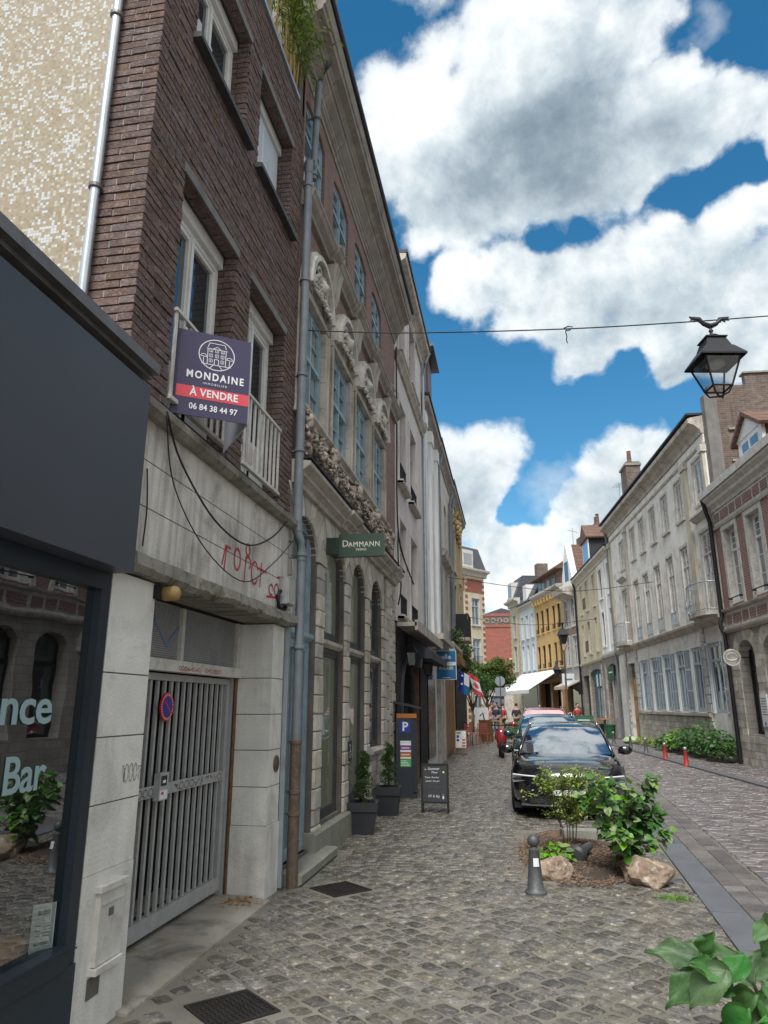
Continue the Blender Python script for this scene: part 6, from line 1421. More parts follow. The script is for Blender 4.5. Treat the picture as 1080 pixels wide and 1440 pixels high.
Wb = simple_front('pale_blue_house', 'narrow pale blue white house beyond the yellow one', 10.35, 15.3, 9.7, 'render_blue_white', [(10.8, 11.5), (12.4, 13.1), (14.0, 14.7)], [(4.5, 6.6), (7.2, 9.1)], 'stone_white', 'white_paint', PQ, AQ, -1, surround='render_blue_white', roof=None)
m = Wb.mb(); m.prism([(.1, 10.3), (-1.0, 12.3), (-7, 12.3), (-7, 10)], 10.4, 15.2); m.build('roof', 'slate', Wb.root); m = Wb.mb(); m.box(-1.5, .0, 12.6, 13.7, 10.3, 11.8); m.build('dormer', 'white_paint', Wb.root)
m = Wb.mb(); m.box(.001, .04, 10.7, 15.0, .3, 3.4); m.build('shop_window', 'black_gloss', Wb.root)
def quoined_tower(name, label, origin, ang, side, w, zt, wallm, quoinm, floors, mansard, bays, dep=5):
    T_ = Fac(name, label, origin, ang, side, 'building'); hs = [(a, b, c_, d) for a, b in bays for c_, d in floors]
    T_.wall('wall', 0, w, 0, zt, hs, wallm); m = T_.mb(); m.box(-dep, -.5, 0, w, 0, zt); m.build('body', wallm, T_.root)
    for h in hs: T_.window(h[0] + .01, h[2] + .01, h[1] - h[0] - .02, h[3] - h[2] - .02, -.06, 'blue_shutter', 'glass_grey', 2, (.72, .28), .06, split=False); T_.surround(h[0], h[1], h[2], h[3], .09, .04, 'stone_white', .06)
    z = .2
    while z < zt - .3:
        for u in [0, w - .3] + [(bays[i][1] + bays[i + 1][0]) / 2 - .15 for i in range(len(bays) - 1)]:
            m = T_.mb(); m.box(0, .04, u, u + .3, z, z + .22); m.build('quoin', quoinm, T_.root)
        z += .5
    T_.cornice([(-.1, zt), (.1, zt + .05), (.15, zt + .3), (.5, zt + .45), (.52, zt + .6), (-.1, zt + .65)], -.3, w + .3, 'stone_white')
    m = T_.mb(); m.prism([(.3, zt + .65), (-.5, zt + mansard), (-dep + .5, zt + mansard), (-dep, zt + .6)], 0, w); m.build('mansard_roof', 'slate', T_.root)
    m = T_.mb(); c = w / 2; m.box(-1.2, .35, c - .7, c + .7, zt + .66, zt + mansard - .5); m.build('dormer', 'white_old_paint', T_.root); m = T_.mb(); m.box(.351, .37, c - .5, c + .5, zt + .9, zt + mansard - .8); m.build('dormer_glass', 'glass_grey', T_.root)
    m = T_.mb(); m.box(-dep + 1, -dep + 2, .3, 1.2, zt, zt + mansard + 1.2); m.build('chimney', 'brick_party', T_.root)
    return T_
aq = radians(AQ); TO = (PQ[0] - sin(aq) * 15.4, PQ[1] + cos(aq) * 15.4)
Tq = quoined_tower('corner_tower', 'cream corner house with yellow quoins and slate mansard beyond the pale blue house', TO, AQ, -1, 3.2, 10.4, 'render_cream', 'render_yellow', [(4.6, 6.8), (7.6, 9.6)], 2.7, [(1.1, 2.1)], 4)
T2 = quoined_tower('corner_house', 'cream corner house with red quoins and slate mansard closing the street, left side', (-4.9, 56.5), -36, 1, 4.9, 12.0, 'render_cream', 'brick_red_far', [(1.0, 3.0), (4.6, 6.9), (8.0, 10.2)], 2.6, [(1.0, 1.9), (3.2, 4.2)], 6)
m = T2.mb(); m.box(0.001, .03, .4, 2.3, 10.7, 11.8); m.box(0.001, .03, 2.7, 4.6, 10.7, 11.8); m.build('red_panel', 'brick_red_far', T2.root); T2.grille(3.2, 4.2, 4.6, .9, .2, 8)
RWq = Fac('red_brick_hall', 'big blank red brick wall with patterned top band closing the street', (-7.0, 86), -85, 1, 'building')
m = RWq.mb(); m.box(-1, 0, 0, 14, 0, 10.6); m.build('wall', 'brick_red_far', RWq.root); m = RWq.mb(); m.box(-1, .08, 0, 14, 10.61, 10.9); m.box(-1, .05, 0, 14, 11.9, 12.25); m.build('brick_course', 'brick_red_far', RWq.root)
m = RWq.mb(); m.box(-1, 0, 0, 14, 10.9, 11.9); m.build('band', 'brick_party', RWq.root)
for k in range(18):
    m = RWq.mb(); m.lathe([(.30, -.01), (.30, .04), (.17, .04), (.17, -.01)], (0, .6 + k * .75, 11.4), 10, 'x'); m.build('ring_ornament', 'stone_cornice', RWq.root)
m = RWq.mb(); m.prism([(4.0, 12.26), (6.2, 13.0), (9.0, 12.26)], -4, -1.0, 'n'); m.build('gable_roof', 'slate', RWq.root)
m = RWq.mb(); m.box(0.001, .05, 7.0, 8.6, 3.5, 6.8); m.build('window', 'glass_dark', RWq.root); m = RWq.mb(); m.box(.051, .12, 6.8, 8.8, 6.8, 7.0); m.build('window_head', 'stone_white', RWq.root)
gf = Fac('grey_low_building', 'low grey stone front with dark doorway behind the tree', (-4.5, 78), -88, 1, 'building'); m = gf.mb(); m.box(-.5, 0, 0, 9, 0, 3.6); m.build('wall', 'stone_moulding', gf.root); m = gf.mb(); m.box(.001, .03, 2.2, 3.6, 0, 2.6); m.build('doorway', 'glass_dark', gf.root); m = gf.mb(); m.box(.001, .03, 5.2, 6.4, .8, 2.6); m.build('window', 'glass_dark', gf.root)
m = gf.mb(); m.box(-.5, .2, -.1, 9.1, 3.6, 3.8); m.build('coping', 'stone_white', gf.root)

# ---------------------------------------------------------------- street things
def bollard(x, y, h, body, ball, label, group, sticker=False):
    r = empty('bollard', (x, y, 0), random.uniform(0, 6), label, 'bollard', group); m = MB()
    m.lathe([(.10, -.01), (.10, .02), (.088, .03), (.074, .045), (.046, h - .15), (.05, h - .14), (.05, h - .128), (.032, h - .118), (.028, h - .10)], seg=20); m.build('post', body, r, smooth=True, angle=.7)
    m = MB(); q = .056; m.lathe([(q * sin(pi * (k + .6) / 12), h - q - q * cos(pi * (k + .6) / 12)) for k in range(11)], seg=18); m.build('ball', ball, r, smooth=True)
    if sticker: m = MB(); m.lathe([(.0675, .30), (.0735, .24)], seg=5); bpy.context.view_layer.update(); m = MB(); pts = []
    return r
bb = bollard(.125, 7.30, .50, 'bollard_grey', 'bollard_grey', 'dark grey bollard with a round top and a white sticker beside the planting bed', None)
bb.rotation_euler = (0, 0, 0); m = MB(); V = []
for k in range(4):
    a = radians(-100 + k * 16)
    for zz, rr in ((.235, .0655), (.305, .0595)): V.append((rr * cos(a), rr * sin(a), zz))
m.add(V, [(2 * k, 2 * k + 2, 2 * k + 3, 2 * k + 1) for k in range(3)]); m.build('sticker', 'print_white', bb)
for (x, y, h, b_, lab) in ((4.74, 22.5, .52, 'bollard_red', 'red bollard nearest the camera on the far pavement edge'), (4.66, 25.0, .52, 'bollard_red', 'second red bollard, beside the grey bollards'), (4.55, 27.8, .55, 'bollard_grey', 'grey bollard directly behind the two red ones'),
    (4.42, 30.4, .55, 'bollard_grey', 'second grey bollard behind the red ones, opposite the leafy bed end'), (4.25, 34.0, .55, 'bollard_grey', 'third grey bollard behind the red ones, before the wooden door'), (4.08, 36.8, .55, 'bollard_grey', 'grey bollard farthest along the pavement, by the green arch')):
    bollard(x, y, h, b_, 'ball_steel', lab, 'bollards along the far pavement')
# topiary planters
def planter(x, y, s, h, label, rz=.12):
    r = empty('planter', (x, y, 0), rz, label, 'planter', 'black planters with spiral topiary'); m = MB(); V = []
    for w, z in ((.13 * s, 0), (.17 * s, h * .72), (.185 * s, h * .72), (.19 * s, h), (.165 * s, h), (.155 * s, h - .06)): V += [(-w, -w, z), (w, -w, z), (w, w, z), (-w, w, z)]
    m.add(V, [(k * 4 + i, k * 4 + (i + 1) % 4, k * 4 + 4 + (i + 1) % 4, k * 4 + 4 + i) for k in range(5) for i in range(4)] + [(3, 2, 1, 0)]); m.build('pot', 'planter_black', r)
    m = MB(); m.box(-.16 * s, .16 * s, -.16 * s, .16 * s, h - .08, h - .05); m.build('soil', 'soil', r)
    t = empty('topiary', (0, 0, h - .05), parent=r); m = MB(); m.tube([(0, 0, 0), (.01, 0, .3), (0, .01, .58)], .014, 6); m.build('stem', 'bark', t)
    m = MB(); H_ = .60
    for k in range(3600):
        tt = random.random(); a = tt * 2 * pi * 2.4 + random.gauss(0, .12); R0 = .125 * (1 - tt * .5); core = random.random() < .35
        c = Vector((R0 * .62 * cos(a), R0 * .62 * sin(a), .06 + tt * H_)); q = Vector((random.gauss(0, 1), random.gauss(0, 1), random.gauss(0, 1))).normalized()
        rad = (.085 * (1 - tt * .35)); c = c + q * rad * random.uniform(.75, 1.03); leaf(m, c, q + Vector((0, 0, .3)), .022, .008, .1)
    m.build('foliage', 'box_green', t, recalc=False)['kind'] = 'stuff'
    return r
planter(-2.06, 10.15, 1.06, .40, 'black square planter with green spiral bush nearer the arched door'); planter(-2.0, 11.85, 1.08, .42, 'black square planter with green spiral bush beside the parking machine', .05)
# parking machine
pm = empty('parking_machine', (-2.02, 14.05, 0), radians(8), 'dark blue parking ticket machine with P sign and coloured labels', 'parking machine'); m = MB()
m.box(-.20, .12, -.15, .15, .08, 1.42); m.build('cabinet', 'machine_dark', pm); m = MB(); m.box(-.22, .20, -.17, .17, -.01, .08); m.build('foot', 'machine_dark', pm); m = MB(); m.box(.121, .20, -.12, .15, .12, 1.42); m.build('side_cabinet', 'machine_dark', pm)
m = MB(); m.box(-.19, .19, -.14, .14, 1.421, 1.50); m.build('band', 'orange_paint', pm); m = MB(); m.box(-.02, .02, .0, .1, 1.501, 1.62); m.build('mast', 'machine_dark', pm)
m = MB(); m.prism([(-.28, 1.70), (.28, 1.58), (.28, 1.62), (-.28, 1.75)], -.2, .2, 'u'); o = m.build('solar_panel', 'machine_dark', pm)
text_obj('P', .22, 'print_white', pm, (-.03, -.1535, 1.26), TR, bold=.006); m = MB(); m.box(-.13, .07, -.1525, -.1505, 1.16, 1.36); m.build('blue_plate', 'sign_blue', pm)
for (z0, z1, mt_) in ((.98, 1.01, 'print_white'), (.93, .975, 'print_white'), (.85, .92, 'paint_purple'), (.81, .845, 'print_white'), (.73, .80, 'orange_paint'), (.69, .725, 'print_cream'), (.55, .68, 'paint_green')):
    m = MB(); m.box(-.12, .08, -.1525, -.1505, z0, z1); m.build('label_strip', mt_, pm)
m = MB()
for k in range(4): m.box(-.11, .06 - .02 * k, -.154, -.1528, .57 + k * .026, .58 + k * .026)
m.box(-.1, .05, -.154, -.1528, .875, .89); m.box(-.1, .05, -.154, -.1528, .757, .77); m.build('print', 'print_white', pm)
# chalkboard
def aboard(x, y, rz, w, h, leg, label, face, frame, tilt=.12):
    r = empty('sandwich_board', (x, y, 0), rz, label, 'sandwich board'); 
    for sg, nm in ((1, 'front_panel'), (-1, 'back_panel')):
        p = empty(nm, (0, 0, leg + h), 0, parent=r); p.rotation_euler = (tilt * sg * -1, 0, 0) if sg > 0 else (tilt, 0, 0)
        m = MB(); m.box(-w / 2 + .03, w / 2 - .03, -.008, .008, -h + .03, -.03); m.build('board', face, p); m = MB()
        m.box(-w / 2, -w / 2 + .03, -.014, .014, -h - leg, 0); m.box(w / 2 - .03, w / 2, -.014, .014, -h - leg, 0); m.box(-w / 2 + .03, w / 2 - .03, -.013, .013, -.03, 0); m.box(-w / 2 + .03, w / 2 - .03, -.013, .013, -h, -h + .03); m.build('frame', frame, p)
        if sg > 0: fp = p
    return r, fp
ab, fp = aboard(-1.30, 12.2, radians(3), .44, .60, .14, 'black chalkboard on two legs with handwritten white menu on the pavement', 'chalkboard', 'black_matte')
def chalk(t, sz, x, z, mt='print_white', sx=1): text_obj(t, sz, mt, fp, (x, -.0095, z), TR, shear=.25, sx=sx, ext=.0008)
chalk('Summer', .055, -.02, -.08); chalk('Time', .05, -.01, -.135); chalk('Tisane  Rooibos', .036, -.05, -.21); chalk('menthe  the vert', .034, -.04, -.265); chalk('Glaces  de  Thes', .032, -.01, -.35, 'graffiti_grey'); chalk('5\u20ac le Kg', .052, -.02, -.49)
m = MB(); m.lathe([(.016, -.0098), (.016, -.009)], (.14, 0, -.13), 12, 'y'); m.build('chalk_dot', 'print_yellow', fp); m = MB(); m.lathe([(.014, -.0098), (.014, -.009)], (-.15, 0, -.09), 10, 'y'); m.lathe([(.012, -.0098), (.012, -.009)], (.13, 0, -.47), 10, 'y'); m.build('chalk_dot', 'cloth_pink', fp)
m = MB(); m.box(.12, .145, -.0098, -.009, -.53, -.49); m.build('chalk_dot', 'print_white', fp)
ab, fp = aboard(-1.86, 26.2, radians(2), .42, .62, .2, 'white menu board in a red brown frame by the weathered beige house', 'print_white', 'wood_door')
m = MB(); m.box(-.14, .0, -.011, -.009, -.12, -.08); m.build('print', 'graffiti_grey', fp)
for z in (-.22, -.34): m = MB(); m.lathe([(.045, -.012), (.045, -.009)], (-.1, 0, z), 14, 'y'); m.build('blue_dot', 'sign_blue', fp)
for z in (-.3, -.4, -.5): m = MB(); m.box(.04, .16, -.012, -.009, z - .06, z); m.build('food_picture', 'orange_paint', fp)
for (x, y, nm, lab) in ((.9 + .6, 38.2, 'wood_light', 'tan menu board with red dot behind the last parked car'),):
    pass
ab, fp = aboard(2.2, 36.5, radians(5), .62, .95, .12, 'tall white poster board with brown print standing beyond the parked cars', 'print_cream', 'stone_moulding')
m = MB(); m.lathe([(.12, -.012), (.12, -.009)], (0, 0, -.7), 12, 'y'); m.build('print', 'wood_door', fp); m = MB(); m.box(-.15, .15, -.011, -.009, -.4, -.2); m.build('print', 'graffiti_grey', fp)
ab, fp = aboard(3.55, 39.5, radians(-10), .95, 1.05, .1, 'green chalkboard menu near the grey gabled house shopfront', 'board_green', 'board_green')
m = MB()
for k in range(6): m.box(-.32, .3 - .08 * (k % 3), -.011, -.009, -.25 - k * .12, -.21 - k * .12)
m.build('print', 'print_white', fp)
# A LOUER board and flags on the left row
al = empty('letting_board', (LX(.0), 21.0, 2.78), 0, 'blue A LOUER letting board projecting from the left house fronts', 'sign'); m = MB(); m.box(.10, .68, -.02, .02, -.42, .40); m.build('board', 'print_white', al)
m = MB(); m.box(.115, .665, -.0235, -.0205, .08, .385); m.box(.115, .665, -.0235, -.0205, -.405, -.02); m.build('blue_field', 'letting_blue', al)
text_obj('ulle', .19, 'print_white', al, (.39, -.025, .22), TR, bold=.003); m = MB(); m.box(.395, .405, -.0255, -.024, .2, .34); m.build('print', 'print_white', al); text_obj('03 20 30 20 47', .058, 'letting_blue', al, (.39, -.022, .03), TR); text_obj('\u00c0 LOUER', .11, 'print_yellow', al, (.39, -.025, -.10), TR, sx=.92, bold=.002); m = MB(); m.box(.28, .5, -.0255, -.024, -.37, -.355); m.build('print', 'print_white', al)
m = MB(); m.tube([(0, 0, .43), (.66, 0, .43)], .015, 5); m.build('arm', 'zinc', al)
def flag(x, y, z, label, kind):
    r = empty('flag', (x, y, z), radians(0), label, 'flag', 'flags on the left house fronts'); m = MB(); m.tube([(-.55, .0, -.15), (.12, 0, .62)], .014, 6); m.build('pole', 'wood_light', r)
    # drooping cloth, built as a waved strip grid
    o_ = Vector((.06, 0, .55)); e1 = Vector((.36, -.04, -.20)); e2 = Vector((.20, .0, -.78)) if kind == 'ca' else Vector((-.04, 0, -.75))
    def P_(s_, t_): p = o_ + e1 * s_ + e2 * t_; return (p.x, p.y + .035 * sin(s_ * 7 + t_ * 3), p.z)
    def patch(name, mt, s0, s1, t0, t1, off=0.0):
        m = MB(); K = 6; V = [(P_(s0 + (s1 - s0) * i / K, t0 + (t1 - t0) * j / K)[0], P_(s0 + (s1 - s0) * i / K, t0 + (t1 - t0) * j / K)[1] - off, P_(s0 + (s1 - s0) * i / K, t0 + (t1 - t0) * j / K)[2]) for j in range(K + 1) for i in range(K + 1)]
        V2 = [(a, b + .004, c) for a, b, c in V]; n_ = len(V); F1_ = [(j * (K + 1) + i, j * (K + 1) + i + 1, (j + 1) * (K + 1) + i + 1, (j + 1) * (K + 1) + i) for i in range(K) for j in range(K)]
        m.add(V + V2, F1_ + [tuple(n_ + q for q in f) for f in F1_]); return m.build(name, mt, r, smooth=True, recalc=False)
    if kind == 'ca':
        patch('red_stripe', 'band_red', 0, 1, 0, .26); patch('white_field', 'print_white', 0, 1, .26, .74); patch('red_stripe', 'band_red', 0, 1, .74, 1)
        c = [(0, .5), (.12, .38), (.09, .2), (.25, .25), (.3, .14), (.45, .28), (.38, .0), (.45, -.28), (.3, -.14), (.25, -.25), (.09, -.2), (.12, -.38)]
        L_ = [(.0, -.5), (.1, -.3), (.25, -.35), (.2, -.15), (.42, -.1), (.3, .05), (.4, .2), (.1, .18), (.06, .2), (.06, .45), (-.06, .45), (-.06, .2), (-.1, .18), (-.4, .2), (-.3, .05), (-.42, -.1), (-.2, -.15), (-.25, -.35), (-.1, -.3)]
        m = MB(); vs = [(lambda p: (p[0], p[1] - .012, p[2]))(P_(.5 - a * .7, .5 + b * .42)) for b, a in L_]; cc = P_(.5, .5); m.add([(cc[0], cc[1] - .012, cc[2])] + vs, [(0, i + 1, (i + 1) % len(vs) + 1) for i in range(len(vs))]); m.build('maple_leaf', 'band_red', r, recalc=False)
    else:
        patch('blue_field', 'sign_blue', 0, .5, 0, 1); patch('white_field', 'print_white', .5, 1, 0, .55); patch('blue_field', 'letting_blue', .5, 1, .55, 1)
        m = MB(); [m.blob((P_(.3, t)[0], P_(.3, t)[1] - .01, P_(.3, t)[2]), .05, 1) for t in (.2, .6)]; m.build('white_mark', 'print_white', r)
flag(-1.75, 29.0, 2.35, 'red and white maple leaf flag hanging from the left fronts', 'ca'); flag(-1.95, 26.8, 2.35, 'blue and white flag hanging just before the maple leaf flag', 'bl')

# lantern hung on the span wire
HL = Vector((2.30, 7.55, 0))
lp = empty('street_lantern', (2.30, 7.50, 5.20), radians(10), 'black four sided lantern hanging from the street wire under a dragon ornament', 'street lamp')
m = MB()
def ring4(w, z): return [(-w, -w, z), (w, -w, z), (w, w, z), (-w, w, z)]
m.add(ring4(.235, .0) + ring4(.235, .018) + ring4(.15, .14) + ring4(.135, .15) + ring4(.10, .255) + ring4(.115, .262) + ring4(.115, .275), [(k * 4 + i, k * 4 + (i + 1) % 4, k * 4 + 4 + (i + 1) % 4, k * 4 + 4 + i) for k in range(6) for i in range(4)] + [(24, 25, 26, 27)])
m.build('hood', 'iron_black', lp); m = MB(); m.lathe([(.02, .27), (.06, .285), (.085, .30), (.06, .32), (.02, .33), (.014, .36), (.026, .38), (.014, .40), (.012, .46)], seg=14); m.build('finial', 'iron_black', lp, smooth=True)
m = MB()
for a, b in ((-1, -1), (-1, 1), (1, -1), (1, 1)): m.tube([(a * .185, b * .185, 0), (a * .10, b * .10, -.30)], .011, 5)
for a, b, c_, d in ((-1, -1, 1, -1), (1, -1, 1, 1), (1, 1, -1, 1), (-1, 1, -1, -1)): m.tube([(a * .10, b * .10, -.30), (c_ * .10, d * .10, -.30)], .011, 5)
for a, b in ((-1, -1), (1, 1), (-1, 1), (1, -1)): m.tube([(a * .10, b * .10, -.30), (a * .07, b * .07, -.37), (0, 0, -.39)], .010, 5)
m.build('frame', 'iron_black', lp); m = MB()
V = ring4(.183, -.004) + ring4(.10, -.295); m.add(V, [(i, (i + 1) % 4, 4 + (i + 1) % 4, 4 + i) for i in range(4)]); m.build('glass', 'glass_clear', lp)
m = MB(); m.lathe([(.05, -.06), (.1, -.03), (.1, -.005)], seg=12); m.build('reflector', 'ball_steel', lp)
m = MB()      # dragon / bat-wing ornament
for sg in (-1, 1):
    m.tube([(0, 0, .44), (sg * .07, 0, .47), (sg * .12, 0, .52), (sg * .20, 0, .53)], lambda t: .03 - .018 * t, 6)
    m.prism([(sg * .07, .50), (sg * .10, .545), (sg * .22, .555), (sg * .20, .525), (sg * .215, .51), (sg * .17, .515), (sg * .17, .49), (sg * .13, .51), (sg * .12, .485), (sg * .09, .50)], -.008, .008, 'u')

m.build('dragon_ornament', 'iron_black', lp)
bpy.context.view_layer.update()
# rotate only the silhouettes built in the u-z plane so that they face along the street
cable('span wire crossing the street from the left drainpipe to the lantern', [(LX(.1), 7.12, 5.81), (-1.0, 7.25, 5.74), (.8, 7.4, 5.70), (2.30, 7.50, 5.71)], .007)
cable('span wire going on from the lantern to the right', [(2.30, 7.50, 5.71), (4.0, 9.0, 6.5), (6.95, 11.8, 7.9)], .007)
tg = empty('wire_tangle', (.79, 7.40, 5.70), 0, 'small tangle of wire end hanging from the span wire', 'wire'); m = MB(); m.tube([(-.02, 0, .0), (-.03, 0, -.04), (-.02, 0, -.09), (-.028, 0, -.13), (-.02, .01, -.17)], .006, 5); m.tube([(-.05, 0, .01), (0, 0, .03), (.05, 0, .02), (.02, .01, -.01), (-.03, 0, -.02)], .007, 5); m.build('wire', 'cable', tg)
cable('thin wire strung across the street between far house fronts', [(LX(.1), 33, 5.6), (1.0, 34.5, 5.3), (4.2, 36, 5.7)], .012); cable('thin wire strung to the balcony of the long white building', [(LX(.1), 26, 6.2), (2.0, 27.5, 5.8), (5.6, 29, 6.3)], .012)
# lamp post beside the cars
sp = empty('lamp_post', (2.98, 42.6, 0), radians(12), 'rusty brown street lamp post with lantern on top beside the awnings', 'street lamp'); m = MB(); m.lathe([(.14, 0), (.14, .5), (.09, .6), (.06, 1.2), (.05, 4.6), (.08, 4.65), (.05, 4.7)], seg=12); m.build('post', 'pipe_rusty', sp, smooth=True, angle=.7)
m = MB(); m.tube([(0, 0, 4.6), (.12, 0, 4.8), (.2, 0, 5.05)], .02, 5); m.tube([(0, 0, 4.6), (-.12, 0, 4.8), (-.2, 0, 5.05)], .02, 5); m.lathe([(.16, 5.05), (.34, 5.55)], seg=4, sq=1); m.lathe([(.42, 5.55), (.22, 5.85), (.06, 5.95), (.06, 6.15), (.14, 6.2), (.03, 6.3)], seg=4, sq=1); m.build('lantern', 'iron_black', sp)
m = MB(); m.tube([(0, 0, 4.0), (-.3, 0, 4.1), (-.5, 0, 3.95)], .02, 5); m.lathe([(.1, 3.2), (.2, 3.6)], (-.5, 0, 0), 4, sq=1); m.lathe([(.26, 3.6), (.12, 3.8), (.03, 3.95)], (-.5, 0, 0), 4, sq=1); m.build('side_lantern', 'iron_black', sp)
# round no-entry style sign backs
sn = empty('road_sign', (-.62, 38.0, 0), radians(6), 'backs of a round and a square road sign on one post before the tree', 'sign'); m = MB(); m.tube([(0, 0, 0), (0, 0, 3.1)], .035, 8); m.build('post', 'bollard_grey', sn)
m = MB(); m.lathe([(.25, -.02), (.25, .01)], (0, 0, 2.85), 24, 'y'); m.build('round_sign', 'zinc', sn); m = MB(); m.box(-.27, .27, -.02, .01, 2.12, 2.52); m.build('square_sign', 'zinc', sn)
# ---------------------------------------------------------------- cars
def loft(m, secs, cap=True):
    k = len(secs[0]); b = [p for s_ in secs for p in s_]
    fs = [(i * k + j, i * k + (j + 1) % k, (i + 1) * k + (j + 1) % k, (i + 1) * k + j) for i in range(len(secs) - 1) for j in range(k)]
    if cap: fs += [tuple(range(k)), tuple(range(len(secs) * k - 1, (len(secs) - 1) * k - 1, -1))]
    m.add(b, fs)
def car(x, y, rz, label, paint, W_=1.80, L_=4.4, H_=1.38, screen='glass_car'):
    r = empty('parked_car', (x, y, 0), rz, label, 'car', 'cars parked in line'); w = W_ / 2
    # lower body: stations (y, halfwidth, z_low, z_belt, z_top_centre)
    S_ = [(.0, .70, .30, .52, .58), (.06, .82, .22, .62, .70), (.22, .93, .18, .70, .795), (.6, .985, .17, .76, .85), (1.15, 1.0, .17, .82, .895), (1.6, 1.0, .17, .86, .90), (2.6, 1.0, .17, .87, .90), (3.6, .99, .18, .88, .90), (4.1, .96, .22, .86, .90), (4.32, .9, .3, .78, .84), (4.4, .8, .36, .7, .74)]
    secs = []
    for (yy, hw, zl, zb, zt) in S_:
        a = w * hw; yy = yy * L_ / 4.4; sc = H_ / 1.38
        half = [(a * .90, zl), (a * .985, zl + .10), (a, zl + (zb - zl) * .45), (a * .985, zb - .07), (a * .94, zb), (a * .82, zb + (zt - zb) * .55), (a * .5, zt - .005), (0, zt)]
        half = [(p, q * sc) for p, q in half]; secs.append([(p, yy + (1 - (p / a) ** 2) * -.0, q) for p, q in half] + [(-p, yy, q) for p, q in half[-2::-1]])
    # bow the nose: centre further forward
    for i in range(3): secs[i] = [(p[0], p[1] - .12 * (1 - abs(p[0]) / w) ** 1 + (.10 if abs(p[0]) > w * .8 else 0), p[2]) for p in secs[i]]
    m = MB(); loft(m, secs); body = m.build('body', paint, r, smooth=True, angle=.9)
    # greenhouse
    z0 = .88 * H_ / 1.38; zr = H_
    roof_y0, roof_y1, ws_y, rw_y = 1.95, 3.75, 1.22, 4.25
    def ring(yy, hw, z): return [(-hw, yy, z), (hw, yy, z)]
    wb, wt = w * .90, w * .70
    m = MB(); R_ = []
    prof = [(roof_y0 - .06, wt * .97, zr - .055), (roof_y0 + .15, wt, zr - .015), (2.6, wt * 1.0, zr), (3.3, wt * .98, zr - .02), (roof_y1 + .1, wt * .94, zr - .07)]
    secs = [[(hw * k, yy, z - .035 * abs(k) ** 3) for k in (-1, -.75, -.4, 0, .4, .75, 1)] + [(hw * k, yy, z - .08) for k in (.9, -.9)] for yy, hw, z in prof]; loft(m, secs); m.build('roof', paint, r, smooth=True, angle=.8)
    def pane_grid(name, mt, A0, A1, B0_, B1_, bow=0.0, nx=8, ny=4, th=.012):
        """A0-A1 bottom edge, B0-B1 top edge"""
        m = MB(); V = []
        for j in range(ny + 1):
            for i in range(nx + 1):
                s_ = i / nx; t_ = j / ny; a = Vector(A0).lerp(Vector(A1), s_); b = Vector(B0_).lerp(Vector(B1_), s_); p = a.lerp(b, t_); p.y -= bow * (1 - (2 * s_ - 1) ** 2); p.z += .03 * sin(pi * t_) ; V.append(tuple(p))
        n_ = len(V); m.add(V, [(j * (nx + 1) + i, j * (nx + 1) + i + 1, (j + 1) * (nx + 1) + i + 1, (j + 1) * (nx + 1) + i) for i in range(nx) for j in range(ny)]); return m.build(name, mt, r, smooth=True)
    pane_grid('windscreen', screen, (-wb * .93, ws_y, z0 + .0), (wb * .93, ws_y, z0 + .0), (-wt * .93, roof_y0, zr - .075), (wt * .93, roof_y0, zr - .075), .14)
    for sg in (-1, 1):
        m = MB(); m.tube([(sg * wb * .97, ws_y + .02, z0 - .02), (sg * (wb + wt) * .49, (ws_y + roof_y0) / 2, (z0 + zr) / 2 - .015), (sg * wt * .97, roof_y0 + .02, zr - .065)], .032, 6); m.build('pillar', paint, r, smooth=True)
        m = MB(); X0, X1 = sg * wb, sg * wt * .99; m.add([(X0, ws_y + .1, z0), (X0, rw_y - .2, z0), (X1, roof_y1, zr - .09), (X1, roof_y0 + .05, zr - .075), (X0 * .98, ws_y + .1, z0), (X0 * .98, rw_y - .2, z0), (X1 * .98, roof_y1, zr - .09), (X1 * .98, roof_y0 + .05, zr - .075)], [(0, 1, 2, 3), (4, 5, 6, 7), (0, 1, 5, 4), (1, 2, 6, 5), (2, 3, 7, 6), (3, 0, 4, 7)]); m.build('side_window', 'glass_dark', r)
        m = MB(); m.tube([(sg * wt * .95, roof_y0 + .15, zr - .04), (sg * wt * .97, roof_y0 + .3, zr + .02), (sg * wt * .96, 2.7, zr + .03), (sg * wt * .93, roof_y1 - .1, zr - .0)], .015, 6); m.build('roof_rail', 'chrome', r, smooth=True)
        mr = empty('mirror', (sg * (w + .10), ws_y + .22, z0 + .06), parent=r); m = MB(); m.blob((0, 0, 0), .115, 3, 0, (1.0, .55, .68)); m.build('shell', paint, mr, smooth=True); m = MB(); m.box(-.12 * sg, -.06 * sg, -.02, .02, -.06, -.02); m.build('arm', 'car_trim', mr)
        hl = empty('headlight', (0, 0, 0), parent=r); m = MB(); zz = .60 * H_ / 1.38
        m.add([(sg * w * .96, .27, zz + .03), (sg * w * .93, .12, zz + .035), (sg * w * .55, -.045, zz + .02), (sg * w * .55, -.035, zz - .02), (sg * w * .93, .09, zz - .08), (sg * w * .97, .27, zz - .05)], [(0, 1, 2, 3, 4, 5)]); m.build('lens', 'headlamp', hl, recalc=False)
        m = MB(); m.tube([(sg * w * .93, .10, zz + .035), (sg * w * .72, .0, zz + .025), (sg * w * .54, -.055, zz + .02)], .012, 6); m.build('light_strip', 'print_white', hl)
